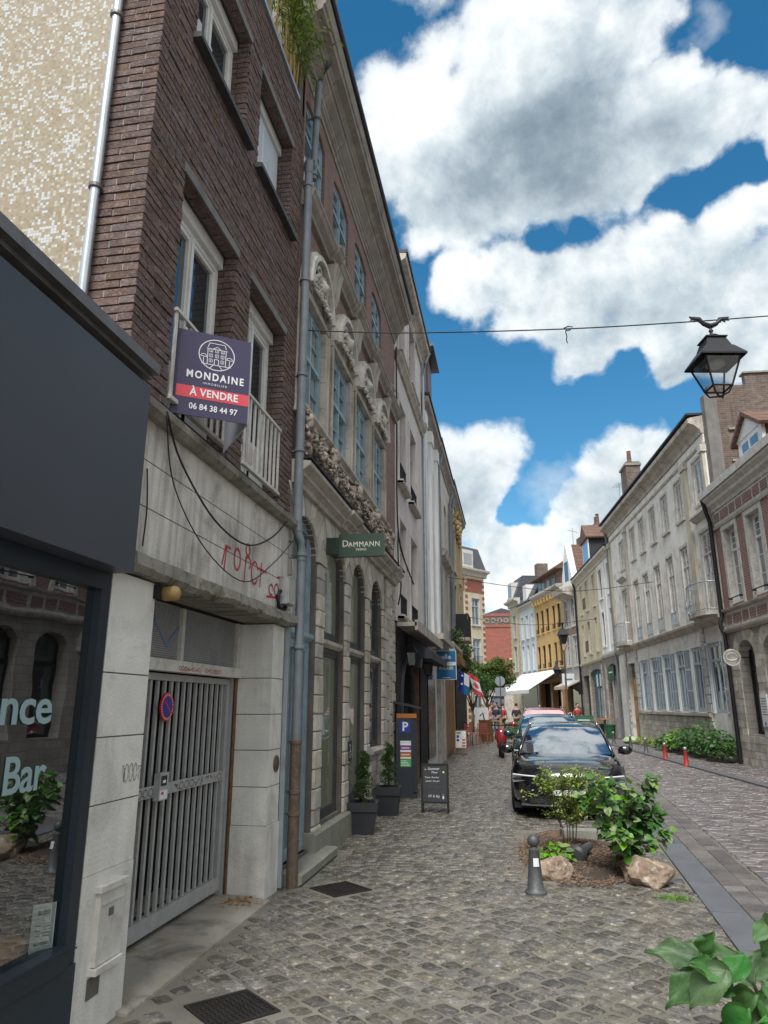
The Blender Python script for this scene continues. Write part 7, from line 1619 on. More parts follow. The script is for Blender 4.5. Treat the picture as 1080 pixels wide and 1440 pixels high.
        for wy in (.86, L_ - .85):
            wh_ = empty('wheel', (sg * (w - .11), wy, .33), parent=r); m = MB(); m.lathe([(.20, -.11), (.30, -.115), (.33, -.09), (.335, .0), (.33, .09), (.30, .115), (.20, .11)], seg=28, axis='x'); m.build('tyre', 'tyre', wh_, smooth=True, angle=.6)
            m = MB(); m.lathe([(.21, .075 * sg), (.19, .09 * sg)], seg=20, axis='x'); m.build('rim', 'chrome' if wy > 2 else 'car_trim', wh_); m = MB()
            for k in range(5): a = k * 2 * pi / 5; m.tube([(.10 * sg, 0, 0), (.10 * sg, .19 * cos(a), .19 * sin(a))], .022, 5)
            m.build('spokes', 'chrome', wh_)
            m = MB(); m.lathe([(.38, -.02), (.38, .115)], (sg * (w - .11), wy, .33), 28, 'x'); m.build('wheel_arch', 'car_trim', r)
    pane_grid('rear_window', 'glass_dark', (-wb * .9, rw_y, z0), (wb * .9, rw_y, z0), (-wt * .9, roof_y1 + .08, zr - .1), (wt * .9, roof_y1 + .08, zr - .1), 0)
    # nose: grille, plate, bumper lines
    s_ = H_ / 1.38
    def nose(n0, xs, zs0, zs1, mt, nm):
        m = MB(); K = 10; V = []
        for i in range(K + 1):
            x_ = -xs + 2 * xs * i / K; yb = -.105 * (1 - abs(x_) / w) - n0
            V += [(x_, yb, zs0 * s_), (x_, yb + .008 * (zs1 - zs0 > .1), zs1 * s_), (x_, yb + .10, zs1 * s_), (x_, yb + .10, zs0 * s_)]
        m.add(V, [(i * 4 + j, i * 4 + (j + 1) % 4, i * 4 + 4 + (j + 1) % 4, i * 4 + 4 + j) for i in range(K) for j in range(4)] + [(0, 1, 2, 3), (K * 4, K * 4 + 1, K * 4 + 2, K * 4 + 3)]); return m.build(nm, mt, r)
    nose(.012, w * .50, .40, .545, 'car_trim', 'grille'); nose(.020, w * .66, .235, .32, 'car_trim', 'lower_intake'); nose(.028, w * .70, .325, .335, 'car_trim', 'trim_strip'); nose(.030, w * .80, .20, .222, 'bollard_grey', 'splitter')
    m = MB(); m.box(-.24, .24, -.155, -.145, .36 * s_, .44 * s_); m.build('number_plate', 'plate_white', r)
    m = MB(); [m.tube([(x_, ws_y - .10, z0 + .01), (x_ + .5, ws_y + .03, z0 + .045)], .008, 5) for x_ in (-.62, .05)]; m.build('wiper', 'black_matte', r)
    m = MB(); m.box(-w * .94, w * .94, .3, L_ - .3, .12, .2); m.build('underbody', 'black_matte', r)
    return r
def car_at(*a, **k): return car(*a, **k)
c1_ = car_at(.76, 11.75, radians(-3), 'black parked car facing the camera behind the planting bed', 'car_black', W_=1.76, H_=1.36)
c2_ = car_at(.80, 17.4, radians(-1.5), 'dark teal parked car hidden behind the black one', 'car_teal', W_=1.8, H_=1.44)
c3_ = car_at(.95, 23.0, radians(-1), 'red parked van like car with pink tinted windscreen, farthest of the row', 'car_red', W_=1.8, H_=1.58, screen='pink_tint')

# ---------------------------------------------------------------- planting bed
bed = empty('planting_bed', (.62, 9.2, 0), 0, 'mulched planting bed in front of the black car', 'planting bed')
m = MB(); pts = []
for i in range(28):
    a = 2 * pi * i / 28; pts.append((.60 * cos(a) * (1 + .08 * sin(3 * a)), 1.5 * sin(a) * (1 + .06 * cos(5 * a))))
V = [(x, y, -.02) for x, y in pts] + [(x * .8, y * .85, .04) for x, y in pts] + [(x * .4, y * .4, .075) for x, y in pts] + [(0, 0, .08)]
k = 28; m.add(V, [(r_ * k + i, r_ * k + (i + 1) % k, r_ * k + k + (i + 1) % k, r_ * k + k + i) for r_ in (0, 1) for i in range(k)] + [(2 * k + i, 2 * k + (i + 1) % k, 3 * k) for i in range(k)]); m.build('soil', 'soil', bed, smooth=True)
m = MB()
for i in range(7000):
    a = random.uniform(0, 2 * pi); q = sqrt(random.random()) * 1.06; x = .60 * q * cos(a); y = 1.5 * q * sin(a); z = .075 * max(0, 1 - q * q) + .008; L_ = random.uniform(.015, .04); b = random.uniform(0, pi); w_ = random.uniform(.004, .009)
    dx, dy = L_ * cos(b), L_ * sin(b); t = random.uniform(-.012, .012)
    m.add([(x - dx, y - dy, z - t), (x + w_, y - w_, z + .006), (x + dx, y + dy, z + t), (x - w_, y + w_, z + .004), (x, y, z + .012)], [(0, 1, 4), (1, 2, 4), (2, 3, 4), (3, 0, 4)])
for i in range(500):    # scattered off the bed on the stones
    x = random.gauss(-.62, .16); y = random.gauss(-.2, .75); b = random.uniform(0, pi); L_ = random.uniform(.01, .03)
    m.add([(x - L_ * cos(b), y - L_ * sin(b), .006), (x + .004, y - .004, .008), (x + L_ * cos(b), y + L_ * sin(b), .007), (x, y + .004, .012)], [(0, 1, 3), (1, 2, 3)])
m.build('mulch', 'mulch', bed, recalc=False)['kind'] = 'stuff'
def rock(x, y, z, r_, sc, label, seed, rz=0):
    bm = bmesh.new(); bmesh.ops.create_icosphere(bm, subdivisions=4, radius=1); sd = Vector((seed, seed * 2.3, 0))
    Rn = random.Random(seed); pl = []
    for _ in range(16): n_ = Vector((Rn.gauss(0, 1), Rn.gauss(0, 1), Rn.gauss(0, 1))).normalized(); pl.append((n_, Rn.uniform(.62, .9)))
    for v in bm.verts:
        p = v.co.normalized(); d = 1.0
        for n_, c_ in pl:
            q = p.dot(n_)
            if q > .01: d = min(d, c_ / q)
        d += .07 * MN.noise(p * 3 + sd) + .035 * MN.noise(p * 9 + sd) + .015 * MN.noise(p * 22 + sd); v.co = Vector((p.x * sc[0], p.y * sc[1], p.z * sc[2])) * d * r_
    me = bpy.data.meshes.new('rock'); bm.to_mesh(me); bm.free(); me.materials.append(MATS['rock'])
    me.polygons.foreach_set('use_smooth', [False] * len(me.polygons)); o = bpy.data.objects.new('rock', me); o.location = (x, y, z); o.rotation_euler = (0, 0, rz); link(o); tag(o, label, 'rock')
rock(.32, 7.95, .06, .18, (1.25, .9, .85), 'smaller angular pale rock just right of the dark bollard', 3, .5); rock(1.18, 7.86, .08, .245, (1.15, .85, .80), 'large rough brown boulder at the kerb corner of the bed', 8, -.2)
# fallen lamp / bollard lying in the bed
fb = empty('fallen_bollard', (.62, 8.55, .12), 0, 'dark metal bollard lying on its side under the leafy shrub', 'bollard'); m = MB(); m.lathe([(.04, -.3), (.05, -.1), (.085, .0), (.10, .02), (.10, .06), (.075, .09)], seg=18, axis='y'); o = m.build('post', 'bollard_grey', fb, smooth=True, angle=.6); fb.rotation_euler = (radians(-8), 0, radians(152))
slab = MB(); slab.box(-.35, .35, -.14, .14, 0, .12, .01); o = slab.build('stone_slab', 'step_stone'); o.location = (.86, 9.95, .03); tag(o, 'grey stone slab lying behind the thin shrub in the bed', 'slab')
def heart(m, c, d, L_, w, nrm, cup=.25):
    """rounded pointed leaf with midrib fold"""
    d = Vector(d).normalized(); n = Vector(nrm); n = (n - d * n.dot(d)).normalized(); s = d.cross(n)
    pr = [(0, 0), (.06, .30), (.28, .5), (.55, .46), (.80, .24), (1.0, 0)]
    V = []; 
    for t, q in pr:
        bend = -cup * L_ * t * t; V.append(c + d * L_ * t + n * bend)
        if 0 < t < 1: V.append(c + d * (L_ * (t - (.10 if t < .1 else 0))) + s * w * q * 2 + n * (bend + w * q * .35)); V.append(c + d * (L_ * (t - (.10 if t < .1 else 0))) - s * w * q * 2 + n * (bend + w * q * .35))
    # indices: 0 base; then (mid,l,r) x4; tip
    F_ = [(0, 1, 2), (0, 3, 1)]
    for k in range(3): a = 1 + 3 * k; b = a + 3; F_ += [(a, b, b + 1, a + 1), (a, a + 2, b + 2, b)]
    F_ += [(10, 13, 11), (10, 12, 13)]
    m.add([tuple(v) for v in V], F_)
def heart_mesh(name, mt, L_, w, cup, sub=False):
    q = MB(); heart(q, Vector((0, 0, 0)), (1, 0, 0), L_, w, (0, 0, 1), cup); me = q.mesh(name, mt, smooth=True, recalc=False)
    if sub:
        bm = bmesh.new(); bm.from_mesh(me); bmesh.ops.subdivide_edges(bm, edges=bm.edges, cuts=2, use_grid_fill=True, smooth=.6)
        for v in bm.verts:
            v.co.z += .0016 * sin(abs(v.co.y) * 700 - v.co.x * 260) + .003 * MN.noise(v.co * 40)
            r_ = abs(v.co.y) / max(1e-4, w); v.co.z += .0
        bm.to_mesh(me); bm.free(); me.polygons.foreach_set('use_smooth', [True] * len(me.polygons))
    return me
def fine_leaf(name, mt, L_, w, cup, wave):
    """one large leaf: rounded outline, folded midrib, raised side veins"""
    q = MB(); NT, NS = 22, 5; V = []
    for i in range(NT + 1):
        t = i / NT; ww = w * 1.05 * max(0, sin(pi * t ** .62)) ** .85 * (1 + .03 * sin(t * 60))
        if i in (0, NT): ww = .0004
        for j in range(-NS, NS + 1):
            s_ = j / NS; y = s_ * ww; x = L_ * t + abs(s_) * ww * .35 * (1 - t) - abs(s_) * .10 * L_ * (1 - t) ** 3
            z = -cup * L_ * t * t + abs(s_) * ww * .30 - .0013 * abs(sin((t * 9 - abs(s_) * 1.6) * pi)) * (1 - s_ * s_ * .5) + wave * .006 * sin(t * 11 + j) * abs(s_) - (.0012 if j == 0 else 0)
            V.append((x, y, z))
    K = 2 * NS + 1; q.add(V, [(i * K + j, i * K + j + 1, (i + 1) * K + j + 1, (i + 1) * K + j) for i in range(NT) for j in range(K - 1)])
    return q.mesh(name, mt, smooth=True, recalc=False)
def orient(d, n):
    d = Vector(d).normalized(); n = Vector(n); n = (n - d * n.dot(d)).normalized(); y = n.cross(d)
    return Matrix((d, y, n)).transposed().to_euler()
# leafy shrub (lime-like round leaves) : leaves are parts
sh = empty('leafy_shrub', (1.04, 8.05, .03), 0, 'dense shrub with round bright green leaves between bollard and boulder', 'shrub'); stems = []
for i in range(15):
    a = random.uniform(0, 2 * pi); h = random.uniform(.42, .92); sp_ = random.uniform(.1, .43); top_ = (sp_ * cos(a) - .04, sp_ * sin(a) * .9, h)
    P_ = [Vector((.03 * cos(a), .03 * sin(a), 0)), Vector((top_[0] * .35, top_[1] * .35, h * .5)), Vector((top_[0] * .8, top_[1] * .8, h * .85)), Vector(top_)]; stems.append(P_)
m = MB(); [m.tube([tuple(p) for p in P_], .007, 5, r2=.003) for P_ in stems]; m.build('stems', 'bark', sh)['kind'] = 'stuff'
LM = [heart_mesh('leaf', 'leaf_bright', .066, .033, c, False) for c in (.1, .3, .5)] + [heart_mesh('leaf', 'leaf_deep', .072, .036, c, False) for c in (.15, .35)]
LD = []
for i in range(900):
    P_ = random.choice(stems); t = 3 * (1 - random.random() ** 1.4 * .85); k = min(2, int(t)); c = P_[k].lerp(P_[k + 1], t - k); out = Vector((c.x, c.y, .25)).normalized()
    o_ = (out * random.uniform(.2, 1) + Vector((random.gauss(0, .6), random.gauss(0, .6), random.gauss(-.15, .35)))).normalized(); c = c + o_ * random.uniform(.015, .085)
    c.z = max(c.z, .05)
    n = (Vector((0, -.45, 1)) + out * .5 + Vector((random.gauss(0, .35), random.gauss(0, .35), 0))); LD.append((c, o_ + Vector((0, 0, -.25)), n))
LD.sort(key=lambda q: q[0].y - q[0].z * .3)
for c, d, n in LD[:290]: s_ = random.uniform(.7, 1.25); inst(random.choice(LM), 'leaf', sh, c, orient(d, n), (s_, s_, s_))
m = MB(); m.mi = 0
for c, d, n in LD[290:]: heart(m, c, d, random.uniform(.06, .095), .038, n, .3)
m.build('leaves', 'leaf_deep', sh, smooth=True, recalc=False)['kind'] = 'stuff'
# small low leafy plant by the left rock
def low_plant(x, y, n, R0, H_, label, mt, size=.06, name='plant', cat='plant', grp=None):
    r = empty(name, (x, y, .02), 0, label, cat, grp); m = MB()
    for i in range(n):
        a = random.uniform(0, 2 * pi); q = sqrt(random.random()); c = Vector((R0[0] * q * cos(a), R0[1] * q * sin(a), H_ * (1 - .5 * q * q) * random.uniform(.25, 1))); d = Vector((cos(a), sin(a), random.uniform(-.4, .5)))
        heart(m, c, d, size * random.uniform(.7, 1.3), size * .45, Vector((0, -.3, 1)) + Vector((random.gauss(0, .4), random.gauss(0, .4), 0)), .3)
    m.build('foliage', mt, r, smooth=True, recalc=False)['kind'] = 'stuff'
    m = MB(); [m.tube([(0, 0, 0), (R0[0] * .5 * cos(a), R0[1] * .5 * sin(a), H_ * .8)], .006, 4) for a in (0, 1.2, 2.5, 3.8, 5)]; m.build('stems', 'bark', r)['kind'] = 'stuff'
low_plant(.36, 8.5, 90, (.17, .2), .22, 'low clump of bright leaves behind the smaller rock', 'leaf_bright', .075)
# thin airy shrub in front of the car
th = empty('airy_shrub', (.56, 9.0, .03), 0, 'thin airy shrub with fine yellow green leaves in front of the car bonnet', 'shrub'); m = MB(); tips = []
for i in range(7):
    a = random.uniform(0, 2 * pi); h = random.uniform(.72, .98); sp_ = random.uniform(.10, .42); T_ = Vector((sp_ * cos(a) + .03, sp_ * sin(a) * .7, h)); P_ = [Vector((.05 * cos(a), .05 * sin(a), 0)), Vector((T_.x * .3, T_.y * .3, h * .4)), Vector((T_.x * .7, T_.y * .7, h * .75)), T_]
    m.tube([tuple(p) for p in P_], .007, 5, r2=.003)
    for k in range(9):
        t = random.uniform(.9, 3); kk = min(2, int(t)); b = P_[kk].lerp(P_[kk + 1], t - kk); e = b + Vector((random.gauss(0, .14), random.gauss(0, .12), random.uniform(.02, .19))); m.tube([tuple(b), tuple(b.lerp(e, .5) + Vector((0, 0, .02))), tuple(e)], .003, 4); tips.append((b, e))
m.build('stem', 'bark', th, smooth=True)['kind'] = 'stuff'; m = MB()
for i in range(4200):
    b, e = random.choice(tips); c = b.lerp(e, random.uniform(.2, 1.2)) + Vector((random.gauss(0, .03), random.gauss(0, .03), random.gauss(0, .025))); leaf(m, c, Vector((random.gauss(0, 1), random.gauss(0, 1), random.gauss(-.1, .4))), random.uniform(.022, .042), .010, .15)
m.build('foliage', 'leaf_fine', th, recalc=False)['kind'] = 'stuff'
# dry grass tuft and a weed at the kerb
gr_ = MB()
for i in range(140): a = random.uniform(0, 2 * pi); L_ = random.uniform(.06, .17); gr_.tube([(0, 0, 0), (L_ * .4 * cos(a), L_ * .4 * sin(a), L_ * .8), (L_ * cos(a), L_ * sin(a), L_ * .9)], .0018, 3, False)
o = gr_.build('dry_grass', 'mulch'); o.location = (.52, 8.75, .05); tag(o, 'tuft of dry grass under the thin shrub', 'grass tuft', kind='stuff')
wd = MB()
for i in range(700): x, y = random.gauss(0, .075), random.gauss(0, .045); leaf(wd, Vector((x, y, 0)), Vector((random.gauss(0, .6), random.gauss(0, .6), 1)), random.uniform(.015, .035), .003, .2)
o = wd.build('grass', 'leaf_bright', recalc=False); o.location = (1.33, 7.32, 0); tag(o, 'patch of bright grass growing at the kerb by the boulder', 'grass', kind='stuff')
# joints weeds along the wall
wd = MB()
for i in range(900): y = random.uniform(6.4, 14); x = -2.24 + abs(random.gauss(0, .05)) + (.22 if 7.1 < y < 8.65 else .08 if 8.1 < y < 11.6 else .01); leaf(wd, Vector((x, y, -.005)), Vector((random.gauss(0, .6), random.gauss(0, .6), 1)), random.uniform(.008, .022), .003, .2)
tag(wd.build('wall_weeds', 'leaf_deep', recalc=False), 'small weeds growing along the foot of the left wall', 'weeds', kind='stuff')
lf = MB()
for i in range(90): x, y = -2.5 + abs(random.gauss(0, .12)), 6.45 + random.gauss(0, .07); lf.blob((x, y, .035 + random.uniform(0, .01)), random.uniform(.006, .014), 1, .3, (1.4, 1, .3))
tag(lf.build('leaf_litter', 'wood_door', recalc=False), 'brown litter gathered at the right foot of the garage gate', 'litter', kind='stuff')
# ---------------------------------------------------------------- big-leaved shrub right by the camera
BC = Vector((.52, 1.62, 0)); bs = empty('big_leaf_shrub', tuple(BC), 0, 'shrub with large green leaves reaching in at the bottom right corner', 'shrub')
LB = [fine_leaf('leaf', 'leaf_big', .085, .027, c, w_) for c, w_ in ((.1, .6), (.3, 1.2), (.5, .8), (.2, 1.6))]
RF = Vector((cos(radians(9.915)), sin(radians(9.915)), 0)); 
def at_px(u, v, D):
    d = cam_dir(u, v); p = radians(15.144); y_ = radians(9.915); Fv = Vector((-sin(y_) * cos(p), cos(y_) * cos(p), sin(p))); return Vector((0, 0, CAM_H)) + d * (D / d.dot(Fv))
br = [[at_px(1180, 1700, 1.5), at_px(1100, 1480, 1.42), at_px(1040, 1410, 1.38), at_px(985, 1340, 1.35)], [at_px(1180, 1700, 1.5), at_px(1090, 1450, 1.45), at_px(1060, 1385, 1.46), at_px(1020, 1350, 1.47)], [at_px(1240, 1700, 1.5), at_px(1180, 1420, 1.5), at_px(1110, 1330, 1.45), at_px(1075, 1300, 1.42)], [at_px(1180, 1700, 1.5), at_px(1120, 1520, 1.35), at_px(1060, 1470, 1.3), at_px(1000, 1440, 1.3)], [at_px(1240, 1700, 1.5), at_px(1200, 1500, 1.6), at_px(1130, 1400, 1.6), at_px(1090, 1370, 1.6)]]
m = MB()
for P_ in br:
    g0 = Vector((BC.x + random.uniform(-.05, .25), BC.y + random.uniform(-.1, .1), 0)); m.tube([tuple(p - BC) for p in [g0, g0.lerp(P_[0], .6)] + P_], .009, 7, r2=.0025)
m.build('stem', 'stem_green', bs, smooth=True)
LV = [ # base px, tip px, depth, size factor
    ((1000, 1352), (908, 1330), 1.36, 1.0), ((1000, 1360), (932, 1412), 1.34, 1.05), ((1000, 1348), (955, 1322), 1.40, .9), ((985, 1340), (1000, 1313), 1.35, .45), ((990, 1342), (1022, 1328), 1.36, .3), ((1020, 1366), (965, 1408), 1.30, 1.1), ((1022, 1372), (975, 1352), 1.33, .8),
    ((1045, 1345), (1020, 1385), 1.38, .9), ((1040, 1352), (1062, 1372), 1.4, .8), ((1060, 1375), (1078, 1332), 1.42, .8), ((1075, 1300), (1062, 1325), 1.42, .55), ((1084, 1288), (1078, 1312), 1.42, .5), ((1090, 1300), (1070, 1345), 1.44, .6),
    ((1060, 1400), (1015, 1425), 1.33, 1.0), ((1065, 1410), (1080, 1450), 1.33, 1.0), ((1075, 1385), (1120, 1400), 1.4, 1.0), ((1050, 1420), (1015, 1455), 1.3, .9), ((1090, 1420), (1060, 1455), 1.35, 1.0), ((1085, 1360), (1120, 1340), 1.45, .9), ((1030, 1395), (1000, 1385), 1.35, .9), ((1075, 1440), (1120, 1470), 1.3, 1.1),
    ((1045, 1440), (1000, 1475), 1.3, .9), ((1100, 1380), (1065, 1350), 1.5, .9), ((1110, 1430), (1150, 1410), 1.5, 1.1), ((1060, 1375), (1030, 1360), 1.45, .9), ((1095, 1400), (1070, 1420), 1.5, 1.0)]
for (b, t, D, s_) in LV:
    p0 = at_px(*b, D); p1 = at_px(*t, D - random.uniform(-.04, .05)); d = p1 - p0; n = Vector((random.uniform(-.3, .3), -.75 + random.uniform(-.3, .3), .9)); L_ = d.length / .085; o = inst(random.choice(LB), 'leaf', bs, p0 - BC, orient(d, n), (L_, max(.55, s_ * 1.0) * 1.05, max(.6, s_)))
m = MB()
for i in range(60):
    P_ = random.choice(br); k = random.randint(0, 1); t = random.random(); c = P_[k].lerp(P_[k + 1], t) - BC + Vector((random.uniform(.0, .2), random.uniform(-.1, .15), random.uniform(-.25, .0))); heart(m, c, Vector((random.gauss(0, 1), random.gauss(0, 1), -.3)), .085, .035, (0, -.4, 1), .4)
m.build('lower_leaves', 'leaf_deep', bs, smooth=True, recalc=False)['kind'] = 'stuff'
# bed of greenery along the long white house
gb = []
for i, (s_, w_, h_) in enumerate(((.9, .7, .95), (2.3, .85, 1.15), (3.9, .8, 1.0), (5.4, .75, .85), (6.8, .6, .6))):
    p = RP(s_, .35); lab = ['rounded leafy bush nearest the dark drainpipe', 'tallest leafy bush under the near grey blue shutters', 'leafy bush in the middle of the green bed', 'lower leafy bush toward the far end of the green bed', 'smallest bush at the far end of the green bed'][i] + ' by the white house'
    low_plant(p[0], p[1], 520, (.42, w_), h_, lab, ('leaf_deep', 'leaf_bright')[i % 2] if i != 1 else 'leaf_deep', .10, 'bush', 'bush', 'bushes along the long white house')
for i, s_ in enumerate((8.3, 9.6, 10.8)):
    p = RP(s_, .3); low_plant(p[0], p[1], 200, (.3, .5), .35, ['low yellowish weeds just past the small bush', 'sparse weeds in the middle of the white house foot', 'sparse weeds close to the green bag'][i], 'leaf_fine', .07, 'plant', 'plant')
bg = MB(); bg.blob((0, 0, .14), .36, 3, .22, (1.0, 1.1, .5)); o = bg.build('plastic_bag', 'bag_green', smooth=True); p = RP(11.9, .55); o.location = p; tag(o, 'green and white plastic bag lying on the pavement before the wooden door', 'bag')
# ---------------------------------------------------------------- street tree at the end
def tree(x, y, H_, R0, label, mt, n, grp=None, zc=None):
    r = empty('street_tree', (x, y, 0), 0, label, 'tree', grp); m = MB(); zc = zc or H_ * .62; ends = []
    m.tube([(0, 0, 0), (.05, 0, H_ * .25), (0, .05, H_ * .42)], .11, 8, r2=.07)
    for k in range(9):
        a = k * 2 * pi / 9 + random.uniform(-.2, .2); e = Vector((R0 * .65 * cos(a), R0 * .5 * sin(a), zc + random.uniform(-.2, .45) * (H_ - zc))); m.tube([(0, 0, H_ * (.25 + .15 * random.random())), (e.x * .5, e.y * .5, zc * .85), tuple(e)], .045, 5, r2=.012); ends.append(e)
        for q in range(3): e2 = e + Vector((random.gauss(0, .5), random.gauss(0, .5), random.uniform(.1, .9))) * (R0 / 2); m.tube([tuple(e), tuple(e2)], .015, 4, r2=.006); ends.append(e2)
    m.build('trunk', 'bark', r, smooth=True); m = MB(); cl = [e + Vector((random.gauss(0, .3), random.gauss(0, .3), random.gauss(0, .25))) * R0 * .5 for e in ends for _ in range(2)]
    for i in range(n):
        c0 = random.choice(cl); q = Vector((random.gauss(0, 1), random.gauss(0, 1), random.gauss(0, .8))); q = q.normalized() * random.random() ** .5 * R0 * .26; c = c0 + q
        if c.z > H_: continue
        s_ = random.uniform(.08, .15); leaf(m, c, Vector((random.gauss(0, 1), random.gauss(0, 1), random.gauss(-.3, .5))), s_, s_ * .4, .2)
    m.build('crown', mt, r, recalc=False)['kind'] = 'stuff'
tree(-1.75, 50.5, 5.3, 1.75, 'bushy yellow green street tree before the red brick wall', 'leaf_tree', 24000, None, 3.1)
tree(-2.6, 47.5, 4.2, 1.3, 'smaller darker tree close to the left house fronts', 'leaf_deep', 6000, None, 2.8)
def ivy(x, y, z0, z1, w, n, label, mt='box_green'):
    r = empty('climbing_plant', (x, y, z0), 0, label, 'plant'); m = MB()
    for i in range(n): leaf(m, Vector((abs(random.gauss(0, .18)), random.gauss(0, w), random.uniform(0, z1 - z0))), Vector((random.gauss(.4, .6), random.gauss(0, 1), random.gauss(-.4, .5))), random.uniform(.06, .12), .035, .2)
    m.build('foliage', mt, r, recalc=False)['kind'] = 'stuff'; m = MB(); m.tube([(0.02, 0, 0), (.04, .1, (z1 - z0) * .5), (.02, -.1, z1 - z0)], .02, 5); m.build('stem', 'bark', r)
ivy(LX(.15), 33.0, 2.6, 4.3, .9, 1600, 'leafy garland with flowers hanging over the left shop doors'); ivy(LX(.1), 27.4, 3.7, 4.4, .5, 500, 'small plant growing on the canopy before the ochre house')
low_plant(.05, 34.5, 700, (.5, .7), 1.0, 'dark potted bush behind the last parked car', 'leaf_deep', .10, 'bush', 'bush')
low_plant(.9, 22.2 + 8, 160, (.25, .25), .4, 'small plant on the pavement behind the red car', 'leaf_deep', .07)

# ---------------------------------------------------------------- people and terrace
def skin_body(name, joints, edges, radii, mt, parent, root=0):
    me = bpy.data.meshes.new(name); me.from_pydata(joints, edges, []); o = bpy.data.objects.new(name, me); link(o)
    md = o.modifiers.new('s', 'SKIN'); md.use_smooth_shade = True; o.modifiers.new('d', 'SUBSURF').levels = 1
    for i, v in enumerate(me.skin_vertices[0].data): v.radius = (radii[i], radii[i] * (.8 if i in (0, 1, 2) else 1)); v.use_root = (i == root)
    bpy.context.view_layer.update(); nm = bpy.data.meshes.new_from_object(o.evaluated_get(bpy.context.evaluated_depsgraph_get())); bpy.data.objects.remove(o)
    nm.materials.clear(); nm.materials.append(MATS[mt]); o = bpy.data.objects.new(name, nm); link(o, parent); nm.polygons.foreach_set('use_smooth', [True] * len(nm.polygons)); return o
BJ = {}
def person(x, y, rz, label, top, legs, pose='stand', h=1.7):
    r = empty('person', (x, y, 0), rz, label, 'person'); s = h / 1.72
    if pose == 'sit': hip = .50; kn = [(-.11, -.42, .50), (.11, -.42, .50)]; ft = [(-.12, -.40, .07), (.12, -.40, .07)]; toe = [(-.12, -.55, .04), (.12, -.55, .04)]
    else: hip = .92; kn = [(-.10, -.03, .50), (.11, .02, .50)]; ft = [(-.11, .03, .08), (.13, .03, .08)]; toe = [(-.12, -.14, .04), (.14, -.13, .04)]
    z = hip
    if pose == 'sit': arm = [(-.24, -.10, z + .22), (-.16, -.34, z + .20), (.24, -.10, z + .22), (.16, -.34, z + .20)]
    else: arm = [(-.26, .02, z + .20), (-.27, -.08, z - .05), (.26, .02, z + .20), (.22, -.20, z + .12)]
    J = [(0, 0, z), (0, 0, z + .22), (0, .0, z + .44), (0, -.01, z + .57), (0, -.02, z + .68), (0, -.03, z + .78),
         (-.17, 0, z + .47), arm[0], arm[1], (.17, 0, z + .47), arm[2], arm[3], (-.09, 0, z - .05), kn[0], ft[0], toe[0], (.09, 0, z - .05), kn[1], ft[1], toe[1]]
    E_ = [(0, 1), (1, 2), (2, 3), (3, 4), (4, 5), (2, 6), (6, 7), (7, 8), (2, 9), (9, 10), (10, 11), (0, 12), (12, 13), (13, 14), (14, 15), (0, 16), (16, 17), (17, 18), (18, 19)]
    Rr = [.14, .13, .12, .05, .085, .075, .065, .045, .033, .065, .045, .033, .085, .06, .042, .03, .085, .06, .042, .03]
    J = [(a * s, b * s, c * s) for a, b, c in J]; Rr = [q * s for q in Rr]; skin_body('body', J, E_, Rr, 'skin', r)
    tj = [J[0], J[1], J[2], J[6], ((J[7][0]), J[7][1], J[7][2]), J[9], J[10], (J[3][0], J[3][1], J[3][2] - .07)]; skin_body('jacket', tj, [(0, 1), (1, 2), (2, 3), (3, 4), (2, 5), (5, 6), (2, 7)], [.155 * s, .145 * s, .135 * s, .08 * s, .058 * s, .08 * s, .058 * s, .055 * s], top, r)
    lj = [J[0], J[12], J[13], J[14], J[16], J[17], J[18]]; skin_body('trousers', lj, [(0, 1), (1, 2), (2, 3), (0, 4), (4, 5), (5, 6)], [.15 * s, .098 * s, .072 * s, .055 * s, .098 * s, .072 * s, .055 * s], legs, r)
    m = MB(); m.blob((J[5][0], J[5][1] + .025, J[5][2] + .025), .098 * s, 3, .05, (.92, 1, .95)); hb = m.build('hair', 'hair', r, smooth=True)
    m = MB(); hx, hy, hz = J[5]; m.blob((hx, hy - .03, hz - .035), .082 * s, 3, .0, (.85, 1, 1.12)); m.blob((hx, hy - .115, hz - .05), .018 * s, 1, 0); m.build('face', 'skin', r, smooth=True)
    m = MB(); [m.blob((hx + sg * .03, hy - .104, hz - .02), .010, 1, 0) for sg in (-1, 1)]; m.box(hx - .022, hx + .022, hy - .112, hy - .104, hz - .088, hz - .080); m.build('face_features', 'hair', r)
    m = MB(); [m.blob((J[k][0], J[k][1] - .05, J[k][2] - .02), .055 * s, 2, 0, (.75, 1.7, .6)) for k in (14 + 0, 18)]; m.build('shoes', 'cloth_dark', r, smooth=True)
    return r
PP = [(-1.75, 41.8, .3, 'person in an orange top standing at the back of the terrace, left end', 'cloth_orange', 'cloth_dark', 'stand', 1.62), (-1.30, 42.6, 1.2, 'person in a pink top standing left of the bearded terrace group', 'cloth_pink', 'cloth_jeans', 'stand', 1.66),
      (-.95, 41.6, -.6, 'person in navy jacket and jeans standing behind the wooden table', 'cloth_navy', 'cloth_jeans', 'stand', 1.74), (-.62, 42.4, 2.6, 'person in dark red top beside the navy jacket', 'cloth_red', 'cloth_dark', 'stand', 1.70),
      (-1.55, 40.6, .9, 'seated person in white top at the terrace table', 'cloth_white', 'cloth_jeans', 'sit', 1.7), (.15, 43.5, 2.9, 'person in dark clothes near the road sign post', 'cloth_dark', 'cloth_dark', 'stand', 1.7), (1.55, 45.6, 0, 'person in white top standing under the awning', 'cloth_white', 'cloth_dark', 'stand', 1.65), (3.6, 43.8, .4, 'person in a dark red coat before the grey gabled house', 'cloth_red', 'cloth_dark', 'stand', 1.7)]
for p in PP: person(*p[:3], p[3].replace('bearded terrace group', 'navy jacket'), *p[4:])
